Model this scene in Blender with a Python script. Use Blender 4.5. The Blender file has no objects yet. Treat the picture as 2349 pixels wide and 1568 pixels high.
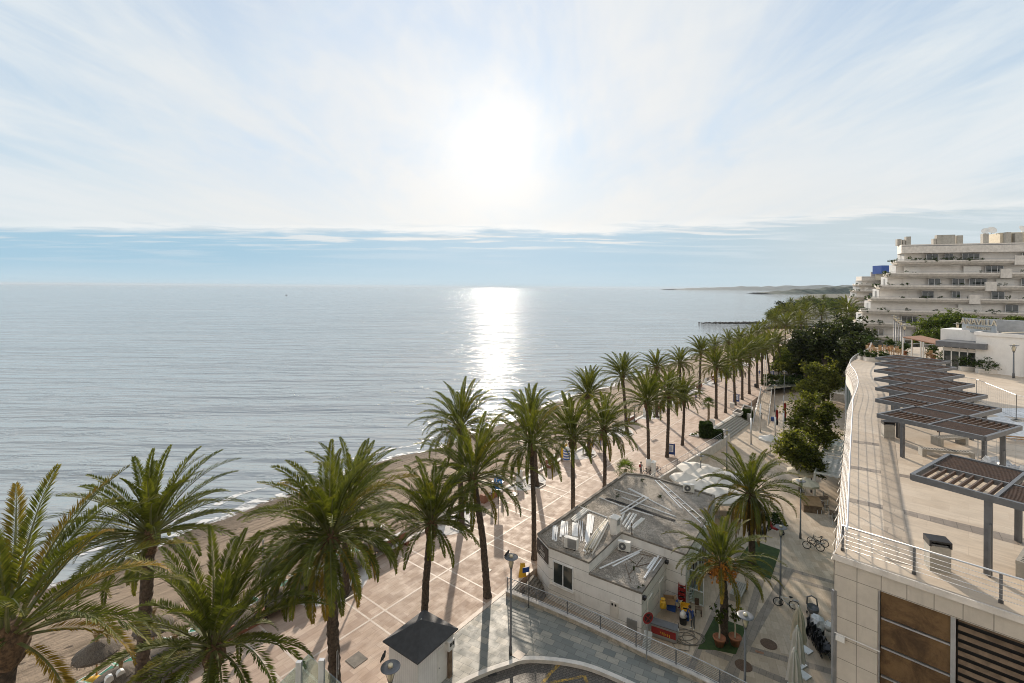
import bpy, bmesh, math, random
import numpy as np
from mathutils import Vector, Matrix
sc = bpy.context.scene
C = sc.collection
PI = math.pi
# ---------------------------------------------------------------- survey frame
FP, PCX, PCY, ROLL, HC = 1089.0, 1174.5, 659.5, math.radians(0.42), 23.0
def px(x, y, z=0.0):
    """ground survey: where the sight line through a photo point meets height z"""
    u = x-PCX; v = y-PCY
    a = u*math.cos(ROLL)+v*math.sin(ROLL); b = -u*math.sin(ROLL)+v*math.cos(ROLL)
    Y = (HC-z)*FP/b
    return Vector((a/FP*Y, Y, z))
def pd(x, y, Y):
    """same, for a known distance Y"""
    u = x-PCX; v = y-PCY
    a = u*math.cos(ROLL)+v*math.sin(ROLL); b = -u*math.sin(ROLL)+v*math.cos(ROLL)
    return Vector((a/FP*Y, Y, HC-b/FP*Y))
U = Vector((.615, .789, 0)).normalized(); N = Vector((U.y, -U.x, 0)); ANG = math.atan2(U.y, U.x)
O0 = Vector((-12.3, 35.6, 0))
def W(s, t, z=0.0):
    """promenade frame: s along the shore, t inland from the sea railing"""
    p = O0+U*s+N*(t-2.4); return Vector((p.x, p.y, z))
def ST(p):
    d = Vector((p[0], p[1], 0))-O0; return d.dot(U), d.dot(N)+2.4
ZP, ZL, ZT, ZS = 0.0, -1.2, 13.7, -2.4
ORD = ['nearest', 'second', 'third', 'fourth', 'fifth', 'sixth', 'seventh', 'eighth', 'ninth', 'tenth', 'eleventh',
       'twelfth', 'thirteenth', 'fourteenth', 'fifteenth', 'sixteenth', 'seventeenth', 'eighteenth', 'nineteenth', 'twentieth', 'twenty-first', 'twenty-second']
# ---------------------------------------------------------------- objects
def tag(o, label=None, cat=None, group=None, kind=None):
    if label: o['label'] = label
    if cat: o['category'] = cat
    if group: o['group'] = group
    if kind: o['kind'] = kind
    return o
def thing(name, label, cat, loc=(0, 0, 0), group=None, rz=0.0):
    o = bpy.data.objects.new(name, None); C.objects.link(o)
    o.location = loc; o.rotation_euler = (0, 0, rz); o.empty_display_size = .3
    return tag(o, label, cat, group)
def root_loc(o):
    while o.parent: o = o.parent
    return Vector(o.location)
def copy_tree(o, parent=None):
    c = o.copy(); C.objects.link(c); c.parent = parent
    for ch in o.children: copy_tree(ch, c)
    return c
def dup(o, loc, rz=None, label=None, group=None):
    c = copy_tree(o); c.location = loc
    if rz is not None: c.rotation_euler = (0, 0, rz)
    if label: c['label'] = label
    if group: c['group'] = group
    return c
class MB:
    def __init__(s): s.v = []; s.f = []; s.m = []; s.mi = 0
    def add(s, vs, fs):
        b = len(s.v); s.v += [tuple(p) for p in vs]
        for f in fs: s.f.append(tuple(i+b for i in f)); s.m.append(s.mi)
        return s
    def box(s, c, d, rz=0.0):
        x, y, z = d[0]/2, d[1]/2, d[2]/2; co, si = math.cos(rz), math.sin(rz)
        P = [(i*x, j*y, k*z) for k in (-1, 1) for j in (-1, 1) for i in (-1, 1)]
        return s.add([(c[0]+p[0]*co-p[1]*si, c[1]+p[0]*si+p[1]*co, c[2]+p[2]) for p in P],
                     [(0, 2, 3, 1), (4, 5, 7, 6), (0, 1, 5, 4), (2, 6, 7, 3), (0, 4, 6, 2), (1, 3, 7, 5)])
    def beam(s, p, q, w, h, up=(0, 0, 1)):
        p = Vector(p); q = Vector(q); d = (q-p).normalized(); u = Vector(up)
        if abs(d.dot(u)) > .99: u = Vector((0, 1, 0))
        r = d.cross(u).normalized()*w/2; t = r.cross(d).normalized()*h/2
        vs = [p-r-t, p+r-t, p+r+t, p-r+t, q-r-t, q+r-t, q+r+t, q-r+t]
        return s.add(vs, [(0, 1, 2, 3), (7, 6, 5, 4), (0, 4, 5, 1), (1, 5, 6, 2), (2, 6, 7, 3), (3, 7, 4, 0)])
    def tube(s, pts, r, n=8, cap=True):
        pts = [Vector(p) for p in pts]; m = len(pts)
        rs = r if isinstance(r, (list, tuple)) else [r]*m
        vs = []; u = None
        for i, p in enumerate(pts):
            d = (pts[min(i+1, m-1)]-pts[max(i-1, 0)]).normalized()
            if u is None:
                u = Vector((1, 0, 0)) if abs(d.x) < .9 else Vector((0, 1, 0))
            u = (u-d*u.dot(d)).normalized(); w = d.cross(u)
            for k in range(n):
                a = 2*PI*k/n; vs.append(p+(u*math.cos(a)+w*math.sin(a))*rs[i])
        fs = [(i*n+k, i*n+(k+1) % n, (i+1)*n+(k+1) % n, (i+1)*n+k) for i in range(m-1) for k in range(n)]
        if cap: fs += [tuple(reversed(range(n))), tuple((m-1)*n+k for k in range(n))]
        return s.add(vs, fs)
    def lathe(s, prof, c=(0, 0, 0), n=16, sx=1.0, sy=1.0, rag=0.0, rnd=None):
        vs = []
        for r, z in prof:
            for k in range(n):
                a = 2*PI*k/n; q = r*(1+(rnd.uniform(-rag, rag) if rnd else 0))
                vs.append((c[0]+q*math.cos(a)*sx, c[1]+q*math.sin(a)*sy, c[2]+z+(rnd.uniform(-rag, rag)*.3*r if rnd else 0)))
        m = len(prof)
        fs = [(i*n+k, i*n+(k+1) % n, (i+1)*n+(k+1) % n, (i+1)*n+k) for i in range(m-1) for k in range(n)]
        fs += [tuple(reversed(range(n))), tuple((m-1)*n+k for k in range(n))]
        return s.add(vs, fs)
    def ball(s, c, r, n=10, m=7, sx=1, sy=1, sz=1, rag=0, rnd=None):
        pr = [(max(1e-3, math.sin(PI*i/(m-1)))*r, -math.cos(PI*i/(m-1))*r*sz) for i in range(m)]
        return s.lathe(pr, c, n, sx, sy, rag, rnd)
    def prism(s, poly, z0, z1):
        n = len(poly)
        a = sum(poly[i][0]*poly[(i+1) % n][1]-poly[(i+1) % n][0]*poly[i][1] for i in range(n))
        if a < 0: poly = list(reversed(poly))
        vs = [(p[0], p[1], z0) for p in poly]+[(p[0], p[1], z1) for p in poly]
        return s.add(vs, [tuple(reversed(range(n))), tuple(range(n, 2*n))]+[(i, (i+1) % n, n+(i+1) % n, n+i) for i in range(n)])
    def face(s, *p): return s.add(p, [tuple(range(len(p)))])
    def build(s, name, mats, parent=None, smooth=False, world=False, fix=False):
        me = bpy.data.meshes.new(name); vs = s.v
        if world and parent is not None:
            o = root_loc(parent); vs = [(p[0]-o.x, p[1]-o.y, p[2]-o.z) for p in vs]
        me.from_pydata(vs, [], s.f)
        if not isinstance(mats, (list, tuple)): mats = [mats]
        for m in mats: me.materials.append(m)
        if len(mats) > 1: me.polygons.foreach_set('material_index', s.m)
        if smooth: me.polygons.foreach_set('use_smooth', [True]*len(me.polygons))
        if fix:
            b = bmesh.new(); b.from_mesh(me); bmesh.ops.recalc_face_normals(b, faces=b.faces); b.to_mesh(me); b.free()
        me.update()
        return link(name, me, parent)
def link(name, me, parent=None):
    o = bpy.data.objects.new(name, me); C.objects.link(o)
    if parent is not None: o.parent = parent
    return o
def struct(name, mb, m, **k): return tag(mb.build(name, m, **k), kind='structure')
# ---------------------------------------------------------------- materials
def nodes(name):
    m = bpy.data.materials.new(name); m.use_nodes = True
    nt = m.node_tree; nt.nodes.clear()
    return m, nt, nt.nodes.new
def lk(nt, a, b): nt.links.new(a, b)
def rgba(c, k=1.0): return (min(1, c[0]*k), min(1, c[1]*k), min(1, c[2]*k), 1)
def math_n(nt, op, a, b=None, clamp=False):
    n = nt.nodes.new('ShaderNodeMath'); n.operation = op; n.use_clamp = clamp
    for i, x in enumerate((a, b)):
        if x is None: continue
        if isinstance(x, (int, float)): n.inputs[i].default_value = x
        else: nt.links.new(x, n.inputs[i])
    return n.outputs[0]
def mixc(nt, f, a, b, mode='MIX'):
    n = nt.nodes.new('ShaderNodeMix'); n.data_type = 'RGBA'; n.blend_type = mode
    for sock, x in ((n.inputs[0], f), (n.inputs[6], a), (n.inputs[7], b)):
        if isinstance(x, (int, float)): sock.default_value = x
        elif isinstance(x, tuple): sock.default_value = x if len(x) == 4 else (*x, 1)
        else: nt.links.new(x, sock)
    return n.outputs[2]
def mrange(nt, v, a, b, c=0.0, d=1.0, t='SMOOTHSTEP'):
    n = nt.nodes.new('ShaderNodeMapRange'); n.interpolation_type = t
    nt.links.new(v, n.inputs[0])
    for i, x in enumerate((a, b, c, d)): n.inputs[i+1].default_value = x
    return n.outputs[0]
def noise(nt, vec, scale, detail=4, rough=.55, dist=0.0):
    n = nt.nodes.new('ShaderNodeTexNoise'); n.inputs['Scale'].default_value = scale
    n.inputs['Detail'].default_value = detail; n.inputs['Roughness'].default_value = rough; n.inputs['Distortion'].default_value = dist
    nt.links.new(vec, n.inputs['Vector']); return n.outputs['Fac']
def mapping(nt, vec, rot=(0, 0, 0), scale=(1, 1, 1), loc=(0, 0, 0)):
    n = nt.nodes.new('ShaderNodeMapping'); n.inputs['Rotation'].default_value = rot
    n.inputs['Scale'].default_value = scale; n.inputs['Location'].default_value = loc
    nt.links.new(vec, n.inputs['Vector']); return n.outputs[0]
def coords(nt, kind='pos'):
    if kind == 'pos': return nt.nodes.new('ShaderNodeNewGeometry').outputs['Position']
    return nt.nodes.new('ShaderNodeTexCoord').outputs['Object']
def bump(nt, h, strength=.3, dist=.02):
    b = nt.nodes.new('ShaderNodeBump'); b.inputs['Strength'].default_value = strength; b.inputs['Distance'].default_value = dist
    nt.links.new(h, b.inputs['Height']); return b.outputs[0]
def finish(nt, col, rough=.6, metal=0.0, nrm=None, spec=.5, alpha=None):
    p = nt.nodes.new('ShaderNodeBsdfPrincipled'); o = nt.nodes.new('ShaderNodeOutputMaterial')
    if isinstance(col, tuple): p.inputs['Base Color'].default_value = rgba(col)
    else: lk(nt, col, p.inputs['Base Color'])
    if isinstance(rough, (int, float)): p.inputs['Roughness'].default_value = rough
    else: lk(nt, rough, p.inputs['Roughness'])
    p.inputs['Metallic'].default_value = metal; p.inputs['Specular IOR Level'].default_value = spec
    if nrm is not None: lk(nt, nrm, p.inputs['Normal'])
    lk(nt, p.outputs[0], o.inputs[0]); return p
def mat(name, col, rough=.6, metal=0.0, var=.18, scale=2.5, bmp=.0, bscale=30, kind='obj', spec=.5, dirt=0.0):
    m, nt, _ = nodes(name); v = coords(nt, kind)
    n1 = noise(nt, v, scale, 5, .6)
    c = mixc(nt, mrange(nt, n1, .3, .7), rgba(col, 1-var), rgba(col, 1+var))
    if dirt:
        vs = mapping(nt, v, scale=(1.2, 1.2, .25))
        c = mixc(nt, math_n(nt, 'MULTIPLY', mrange(nt, noise(nt, vs, scale*1.3, 6, .7), .52, .75), dirt), c, rgba((col[0]*.45, col[1]*.42, col[2]*.38)))
    nr = None
    if bmp: nr = bump(nt, noise(nt, v, bscale, 3, .6), bmp, .02)
    finish(nt, c, rough, metal, nr, spec); return m
def leafmat(name, dark, light, old=None, trans=.4, scale=1.2, attr=True):
    m, nt, new = nodes(name); v = coords(nt, 'obj')
    c = mixc(nt, mrange(nt, noise(nt, v, scale, 4, .6), .3, .7), rgba(dark), rgba(light))
    if attr:
        a = new('ShaderNodeAttribute'); a.attribute_name = 'age'
        c = mixc(nt, mrange(nt, a.outputs['Fac'], .0, .6, 0, .9), c, rgba(old or (.22, .15, .03)))
        c = mixc(nt, mrange(nt, a.outputs['Fac'], .7, 1), c, (.15, .1, .055, 1))
    ri = new('ShaderNodeNewGeometry').outputs['Random Per Island']; k = .55 if not attr else .28
    c = mixc(nt, 1.0, c, mixc(nt, ri, (1-k, 1-k, 1-k*.6, 1), (1+k, 1+k*.85, 1+k*.2, 1)), 'MULTIPLY')
    p = new('ShaderNodeBsdfPrincipled'); lk(nt, c, p.inputs['Base Color']); p.inputs['Roughness'].default_value = .62
    p.inputs['Specular IOR Level'].default_value = .14
    t = new('ShaderNodeBsdfTranslucent'); lk(nt, mixc(nt, 1.0, c, (1.5, 1.45, .7, 1), 'MULTIPLY'), t.inputs['Color'])
    x = new('ShaderNodeMixShader'); x.inputs[0].default_value = trans
    lk(nt, p.outputs[0], x.inputs[1]); lk(nt, t.outputs[0], x.inputs[2])
    o = new('ShaderNodeOutputMaterial'); lk(nt, x.outputs[0], o.inputs[0]); return m
def glassmat(name, tint=(.75, .85, .82), alpha=.25, rough=.03):
    m, nt, new = nodes(name)
    g = new('ShaderNodeBsdfGlossy'); g.inputs['Roughness'].default_value = rough; g.inputs['Color'].default_value = (1, 1, 1, 1)
    t = new('ShaderNodeBsdfTransparent'); t.inputs['Color'].default_value = rgba(tint)
    f = new('ShaderNodeLayerWeight'); f.inputs['Blend'].default_value = .25
    x = new('ShaderNodeMixShader'); lk(nt, math_n(nt, 'ADD', math_n(nt, 'MULTIPLY', f.outputs['Facing'], .5), alpha*.3, True), x.inputs[0])
    lk(nt, t.outputs[0], x.inputs[1]); lk(nt, g.outputs[0], x.inputs[2])
    o = new('ShaderNodeOutputMaterial'); lk(nt, x.outputs[0], o.inputs[0]); return m
def paving(name, cols, bw, bh, rot, mortar=.01, mcol=None, rough=.55, off=.5, stain=.25, bmp=.25, big=.12, seed=0.0):
    """stone paving laid in rows: every slab its own tone, worn and stained"""
    m, nt, new = nodes(name); pos = coords(nt, 'pos')
    v = mapping(nt, pos, rot=(0, 0, -rot), loc=(seed, seed*.7, 0))
    b = new('ShaderNodeTexBrick'); b.offset = off; b.squash = 1
    lk(nt, v, b.inputs['Vector']); b.inputs['Scale'].default_value = 1
    b.inputs['Brick Width'].default_value = bw; b.inputs['Row Height'].default_value = bh
    b.inputs['Mortar Size'].default_value = mortar; b.inputs['Mortar Smooth'].default_value = .1; b.inputs['Bias'].default_value = 0
    b.inputs['Color1'].default_value = (0, 0, 0, 1); b.inputs['Color2'].default_value = (1, 1, 1, 1); b.inputs['Mortar'].default_value = (.5, .5, .5, 1)
    r = new('ShaderNodeValToRGB'); cr = r.color_ramp
    while len(cr.elements) < len(cols): cr.elements.new(.5)
    for i, c in enumerate(cols): cr.elements[i].position = i/(len(cols)-1); cr.elements[i].color = rgba(c)
    lk(nt, b.outputs['Color'], r.inputs[0])
    c = r.outputs[0]
    vein = mapping(nt, v, scale=(.7, 3.2, 1))
    c = mixc(nt, mrange(nt, noise(nt, vein, 1.6, 7, .72, .6), .35, .75, 0, stain), c, rgba(cols[0], .62))
    c = mixc(nt, mrange(nt, noise(nt, pos, .16, 5, .6), .35, .7, 0, big*2.2), c, rgba(cols[-1], .72))
    c = mixc(nt, mrange(nt, noise(nt, pos, 2.7, 5, .7), .66, .74, 0, .45), c, rgba(cols[0], .4))
    c = mixc(nt, math_n(nt, 'MULTIPLY', b.outputs['Fac'], .85), c, rgba(mcol or (cols[0][0]*.5, cols[0][1]*.5, cols[0][2]*.5)))
    h = math_n(nt, 'SUBTRACT', noise(nt, pos, 9, 4, .6), math_n(nt, 'MULTIPLY', b.outputs['Fac'], 1.0))
    ro = mrange(nt, noise(nt, pos, 1.1, 4, .6), .3, .7, rough-.1, rough+.15)
    finish(nt, c, ro, 0, bump(nt, h, bmp, .01), .4); return m
# ---------------------------------------------------------------- camera
cam = bpy.data.cameras.new('camera'); camo = bpy.data.objects.new('camera', cam); C.objects.link(camo)
cam.sensor_width = 36; cam.lens = FP/2349*36; cam.clip_start = .1; cam.clip_end = 90000
cam.shift_y = -(784-PCY)/2349
camo.matrix_world = Matrix.Translation((0, 0, HC)) @ Matrix.Rotation(PI/2, 4, 'X') @ Matrix.Rotation(ROLL, 4, 'Z')
sc.camera = camo
# ---------------------------------------------------------------- sun and sky
SUN = Vector((-.036, 1, .300)).normalized()
sl = bpy.data.lights.new('sun', 'SUN'); sl.energy = 4.5; sl.angle = math.radians(.9); sl.color = (1, .865, .71)
so = bpy.data.objects.new('sun', sl); C.objects.link(so)
so.rotation_euler = SUN.to_track_quat('Z', 'Y').to_euler(); so.location = (0, 0, 80)
w = bpy.data.worlds.new('World'); sc.world = w; w.use_nodes = True
nt = w.node_tree; nt.nodes.clear(); new = nt.nodes.new
gv = new('ShaderNodeTexCoord').outputs['Generated']
sx = new('ShaderNodeSeparateXYZ'); lk(nt, gv, sx.inputs[0])
dx, dy, dz = sx.outputs
sky = new('ShaderNodeTexSky'); sky.sky_type = 'NISHITA'; sky.sun_disc = False
sky.sun_elevation = math.asin(SUN.z); sky.sun_rotation = math.atan2(SUN.x, SUN.y)
sky.air_density = 1.2; sky.dust_density = 2.0
nis = mixc(nt, 1.0, sky.outputs[0], (.1, .1, .1, 1), 'MULTIPLY')
nis = mixc(nt, 1.0, nis, (.70, .72, .75, 1), 'DARKEN')
dot = new('ShaderNodeVectorMath'); dot.operation = 'DOT_PRODUCT'; lk(nt, gv, dot.inputs[0]); dot.inputs[1].default_value = SUN
ang = math_n(nt, 'ARCCOSINE', math_n(nt, 'MINIMUM', dot.outputs['Value'], .99999))       # radians from the sun
elev = math_n(nt, 'ARCSINE', dz)
zc = math_n(nt, 'ADD', math_n(nt, 'MAXIMUM', dz, 0), .06)
cp = new('ShaderNodeCombineXYZ'); lk(nt, math_n(nt, 'DIVIDE', dx, zc), cp.inputs[0]); lk(nt, math_n(nt, 'DIVIDE', dy, zc), cp.inputs[1])
cv = cp.outputs[0]
# thin sheet: long streaks running toward the horizon ahead, softened by finer layers
st1 = noise(nt, mapping(nt, cv, rot=(0, 0, math.radians(8)), scale=(1.25, .34, 1), loc=(3.1, .4, 0)), .9, 8, .6, .8)
st2 = noise(nt, mapping(nt, cv, rot=(0, 0, math.radians(-32)), scale=(1.5, .5, 1), loc=(7.7, 2.2, 0)), 1.3, 9, .66, 1.0)
big = noise(nt, mapping(nt, cv, rot=(0, 0, math.radians(20)), scale=(1, .55, 1), loc=(1.7, 5.2, 0)), .42, 6, .55, .6)
thick = math_n(nt, 'ADD', math_n(nt, 'MULTIPLY', st1, .42), math_n(nt, 'ADD', math_n(nt, 'MULTIPLY', st2, .26), math_n(nt, 'MULTIPLY', big, .32)))
clear = mixc(nt, .25, mixc(nt, mrange(nt, elev, .15, .9), (.48, .61, .74, 1), (.34, .47, .70, 1)), nis)
near = mrange(nt, ang, .08, 1.0, 1, 0)
veil = mixc(nt, near, (.60, .67, .72, 1), (.685, .695, .705, 1))
cov = mrange(nt, thick, .40, .55)
sheet = mixc(nt, cov, mixc(nt, near, clear, mixc(nt, .25, clear, veil)), veil)
sheet = mixc(nt, mrange(nt, thick, .50, .62, 0, .6), sheet, mixc(nt, near, (.70, .725, .74, 1), (.715, .715, .705, 1)))
# far edge of the sheet: a bank of blue-grey air low over the sea
dyc = math_n(nt, 'MAXIMUM', dy, .12); gu = math_n(nt, 'DIVIDE', dx, dyc); gz = math_n(nt, 'DIVIDE', dz, dyc)
ev = new('ShaderNodeCombineXYZ'); lk(nt, math_n(nt, 'MULTIPLY', gu, 7.5), ev.inputs[0]); lk(nt, math_n(nt, 'MULTIPLY', gz, 62.0), ev.inputs[1])
en = noise(nt, ev.outputs[0], .75, 8, .66, .35)
en2 = noise(nt, mapping(nt, ev.outputs[0], scale=(.28, .8, 1), loc=(5, 1, 0)), 1.6, 7, .6, .3)
amp = mrange(nt, gu, -.75, -.2, .020, .050)
edge = math_n(nt, 'ADD', math_n(nt, 'ADD', gz, math_n(nt, 'MULTIPLY', math_n(nt, 'SUBTRACT', en, .5), amp)), mrange(nt, gu, .2, 1.1, 0, -.066, 'LINEAR'))
below = mrange(nt, edge, .105, .122, 1, 0)
azs = mrange(nt, math_n(nt, 'ABSOLUTE', gu), .0, .7, 0, 1); right = mrange(nt, gu, .1, .75, 0, 1)
bank = mixc(nt, azs, (.43, .56, .655, 1), (.335, .505, .625, 1))
bank = mixc(nt, right, bank, (.50, .575, .61, 1))
bank = mixc(nt, mrange(nt, gz, .0, .07, .6, 0), bank, (.50, .615, .675, 1))
bank = mixc(nt, math_n(nt, 'MULTIPLY', mrange(nt, en2, .45, .66), mrange(nt, gz, .03, .11, .1, .6)), bank, (.60, .66, .70, 1))
# bright slivers where the sheet breaks along its edge
sl_ = math_n(nt, 'MULTIPLY', mrange(nt, en2, .52, .60), math_n(nt, 'MULTIPLY', mrange(nt, edge, .075, .098), mrange(nt, edge, .12, .105)))
bank = mixc(nt, math_n(nt, 'MULTIPLY', sl_, mrange(nt, math_n(nt, 'ABSOLUTE', math_n(nt, 'SUBTRACT', gu, .05)), .25, .8, .95, .3)), bank, mixc(nt, near, (.62, .66, .68, 1), (.735, .73, .71, 1)))
sheet = mixc(nt, mrange(nt, gz, .12, .30, .65, 0), sheet, mixc(nt, near, mixc(nt, right, (.64, .69, .715, 1), (.70, .69, .655, 1)), (.75, .735, .70, 1)))
en3 = noise(nt, mapping(nt, ev.outputs[0], scale=(.8, 1.5, 1), loc=(11, 3, 0)), .9, 8, .65, .4)
skyc = mixc(nt, below, sheet, bank)
skyc = mixc(nt, math_n(nt, 'MULTIPLY', mrange(nt, en3, .5, .62, 0, .55), math_n(nt, 'MULTIPLY', mrange(nt, edge, .085, .112), mrange(nt, edge, .140, .118))), skyc, (.44, .535, .60, 1))
skyc = mixc(nt, math_n(nt, 'MULTIPLY', mrange(nt, edge, .110, .1205), mrange(nt, edge, .1215, .140, .12, 0)), skyc, (.95, .94, .91, 1))
# light of the veiled sun
def glow(a, k):
    e = math_n(nt, 'POWER', 2.718, math_n(nt, 'MULTIPLY', math_n(nt, 'MULTIPLY', ang, ang), -1/(a*a)))
    return math_n(nt, 'MULTIPLY', e, k)
gl = math_n(nt, 'ADD', math_n(nt, 'ADD', glow(.045, .12), glow(.12, .10)), glow(.34, .09))
gl = math_n(nt, 'MULTIPLY', gl, mrange(nt, below, 0, 1, 1, .35))
skyc = mixc(nt, 1.0, skyc, mixc(nt, 1.0, (1, .96, .88, 1), gl, 'MULTIPLY'), 'ADD')
# sky behind the camera, raised to a bright warm tone to fill the shade
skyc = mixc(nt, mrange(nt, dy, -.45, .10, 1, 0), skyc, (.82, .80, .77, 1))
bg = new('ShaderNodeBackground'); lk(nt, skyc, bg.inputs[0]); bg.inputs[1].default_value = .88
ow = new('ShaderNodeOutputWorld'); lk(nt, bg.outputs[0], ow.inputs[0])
sc.view_settings.view_transform = 'Standard'; sc.view_settings.look = 'None'; sc.view_settings.exposure = .45; sc.view_settings.gamma = 1
sc.render.engine = 'CYCLES'
sc.cycles.use_denoising = True; sc.cycles.filter_width = 1.0; sc.cycles.max_bounces = 6; sc.cycles.transparent_max_bounces = 12
sc.cycles.sample_clamp_indirect = 6; sc.cycles.sample_clamp_direct = 60; sc.cycles.caustics_reflective = False; sc.cycles.caustics_refractive = False
# ---------------------------------------------------------------- shared materials
M = {}
M['white'] = mat('white_render', (.80, .775, .74), .7, var=.05, scale=.8, dirt=.28)
M['whitepaint'] = mat('white_paint', (.72, .71, .68), .45, var=.05, dirt=.15)
M['whitemetal'] = mat('white_metal', (.74, .75, .76), .35, var=.06, scale=4)
M['stone'] = mat('pale_stone', (.64, .60, .55), .7, var=.12, scale=1.6, dirt=.3)
M['marble'] = mat('white_marble', (.60, .57, .54), .78, var=.1, scale=1.5, dirt=.2)
M['concrete'] = mat('concrete', (.36, .34, .30), .85, var=.14, scale=3, bmp=.2, dirt=.35)
M['darkconc'] = mat('stained_concrete', (.20, .18, .155), .9, var=.25, scale=2, bmp=.3)
M['steel'] = mat('brushed_steel', (.62, .62, .62), .42, .6, var=.08)
M['galv'] = mat('galvanised_steel', (.40, .41, .42), .45, .8, var=.12)
M['greymetal'] = mat('grey_painted_metal', (.14, .145, .155), .45, .3, var=.12, scale=3)
M['black'] = mat('black_metal', (.02, .02, .022), .45, .2, var=.3)
M['rubber'] = mat('black_rubber', (.018, .018, .018), .8, var=.3)
M['brick'] = mat('red_brick', (.25, .115, .07), .85, var=.22, scale=9, bmp=.3, dirt=.3)
M['bark'] = mat('palm_bark', (.075, .055, .04), .95, var=.45, scale=7, bmp=.8, bscale=14)
M['boss'] = mat('palm_leaf_bases', (.115, .07, .038), .95, var=.55, scale=9, bmp=.9, bscale=12)
M['wood'] = mat('brown_slats', (.075, .042, .026), .6, var=.3, scale=5)
M['teak'] = mat('teak_wood', (.36, .22, .10), .6, var=.25, scale=5)
M['oldwood'] = mat('weathered_wood', (.17, .12, .08), .8, var=.3, scale=4)
M['soil'] = mat('dark_soil', (.05, .038, .028), .95, var=.4, scale=6, bmp=.5)
M['terracotta'] = mat('terracotta', (.36, .15, .08), .75, var=.2)
M['thatch'] = mat('dry_thatch', (.105, .085, .065), .95, var=.45, scale=22, bmp=.9, bscale=45)
M['straw'] = mat('straw', (.24, .17, .085), .95, var=.4, scale=18, bmp=.8, bscale=40)
M['pole'] = mat('peeled_pole', (.42, .23, .075), .7, var=.2)
M['green'] = mat('green_canvas', (.025, .20, .135), .7, var=.15)
M['yellow'] = mat('yellow_plastic', (.72, .42, .03), .45, var=.12)
M['red'] = mat('red_plastic', (.26, .018, .018), .4, var=.18)
M['blue'] = mat('blue_plastic', (.025, .09, .36), .4, var=.15)
M['bluesign'] = mat('blue_sign', (.02, .19, .55), .4, var=.06)
M['navy'] = mat('navy_frame', (.02, .055, .21), .4, var=.1)
M['canvas'] = mat('cream_canvas', (.58, .55, .50), .85, var=.06, scale=1.5, dirt=.15)
M['beige'] = mat('beige_canvas', (.55, .49, .38), .85, var=.1)
M['cardboard'] = mat('cardboard', (.34, .22, .12), .9, var=.15)
M['skin'] = mat('skin', (.42, .26, .18), .55, var=.06)
M['hair'] = mat('dark_hair', (.03, .022, .018), .6, var=.2)
M['palm'] = leafmat('palm_leaflet', (.056, .076, .014), (.138, .158, .030), (.27, .18, .03), .27)
M['rachis'] = mat('palm_rachis', (.13, .135, .04), .6, var=.25)
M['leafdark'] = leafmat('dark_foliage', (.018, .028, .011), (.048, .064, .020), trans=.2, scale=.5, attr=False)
M['leafmid'] = leafmat('mid_foliage', (.045, .070, .018), (.12, .145, .034), trans=.46, scale=.55, attr=False)
M['leafolive'] = leafmat('olive_foliage', (.055, .075, .018), (.145, .160, .038), trans=.46, scale=.6, attr=False)
M['leafpine'] = leafmat('pine_foliage', (.040, .068, .014), (.10, .135, .03), trans=.3, scale=.5, attr=False)
M['hedge'] = leafmat('hedge_leaves', (.018, .035, .010), (.05, .085, .02), trans=.25, scale=2.5, attr=False)
M['fan'] = leafmat('fan_leaf', (.06, .095, .02), (.12, .17, .035), (.25, .2, .05), .38)
M['twig'] = mat('branch_bark', (.09, .07, .055), .95, var=.3, bmp=.5)
M['fruit'] = mat('orange_dates', (.50, .20, .025), .55, var=.35, scale=14)
M['glass'] = glassmat('clear_glass', (.80, .88, .85), .25)
M['paneglass'] = mat('window_glass', (.03, .04, .042), .06, var=.3, scale=.6, spec=.8)
M['greenglass'] = mat('green_facade_glass', (.06, .12, .10), .08, .0, var=.3, scale=.8, spec=.9)
M['darkhole'] = mat('dark_interior', (.012, .012, .013), .7, var=.3)
M['roofslate'] = mat('dark_felt_roof', (.055, .057, .062), .8, var=.15, scale=3, bmp=.3, bscale=60)
M['lampglass'] = mat('lamp_glass', (.62, .55, .40), .2, var=.1)
M['rock'] = mat('wet_rock', (.06, .057, .052), .9, var=.4, scale=.7, bmp=.7, bscale=3)
M['tarp'] = mat('crumpled_plastic', (.60, .61, .62), .4, var=.25, scale=2.5, bmp=.6, bscale=5)
M['clay'] = mat('clay_tiles', (.30, .16, .10), .8, var=.25, scale=5)
# gravel on the flat roof
m, nt, new = nodes('roof_gravel'); v = coords(nt)
vor = new('ShaderNodeTexVoronoi'); lk(nt, v, vor.inputs['Vector']); vor.inputs['Scale'].default_value = 14
c = mixc(nt, mrange(nt, vor.outputs['Color'], .1, .9), (.20, .175, .145, 1), (.43, .385, .33, 1))
c = mixc(nt, mrange(nt, noise(nt, v, .55, 6, .7), .45, .68, 0, .65), c, (.12, .105, .085, 1))
c = mixc(nt, mrange(nt, noise(nt, v, 1.9, 6, .75), .6, .7, 0, .55), c, (.06, .055, .045, 1))
finish(nt, c, .95, 0, bump(nt, vor.outputs['Distance'], .9, .03)); M['gravel'] = m
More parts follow.
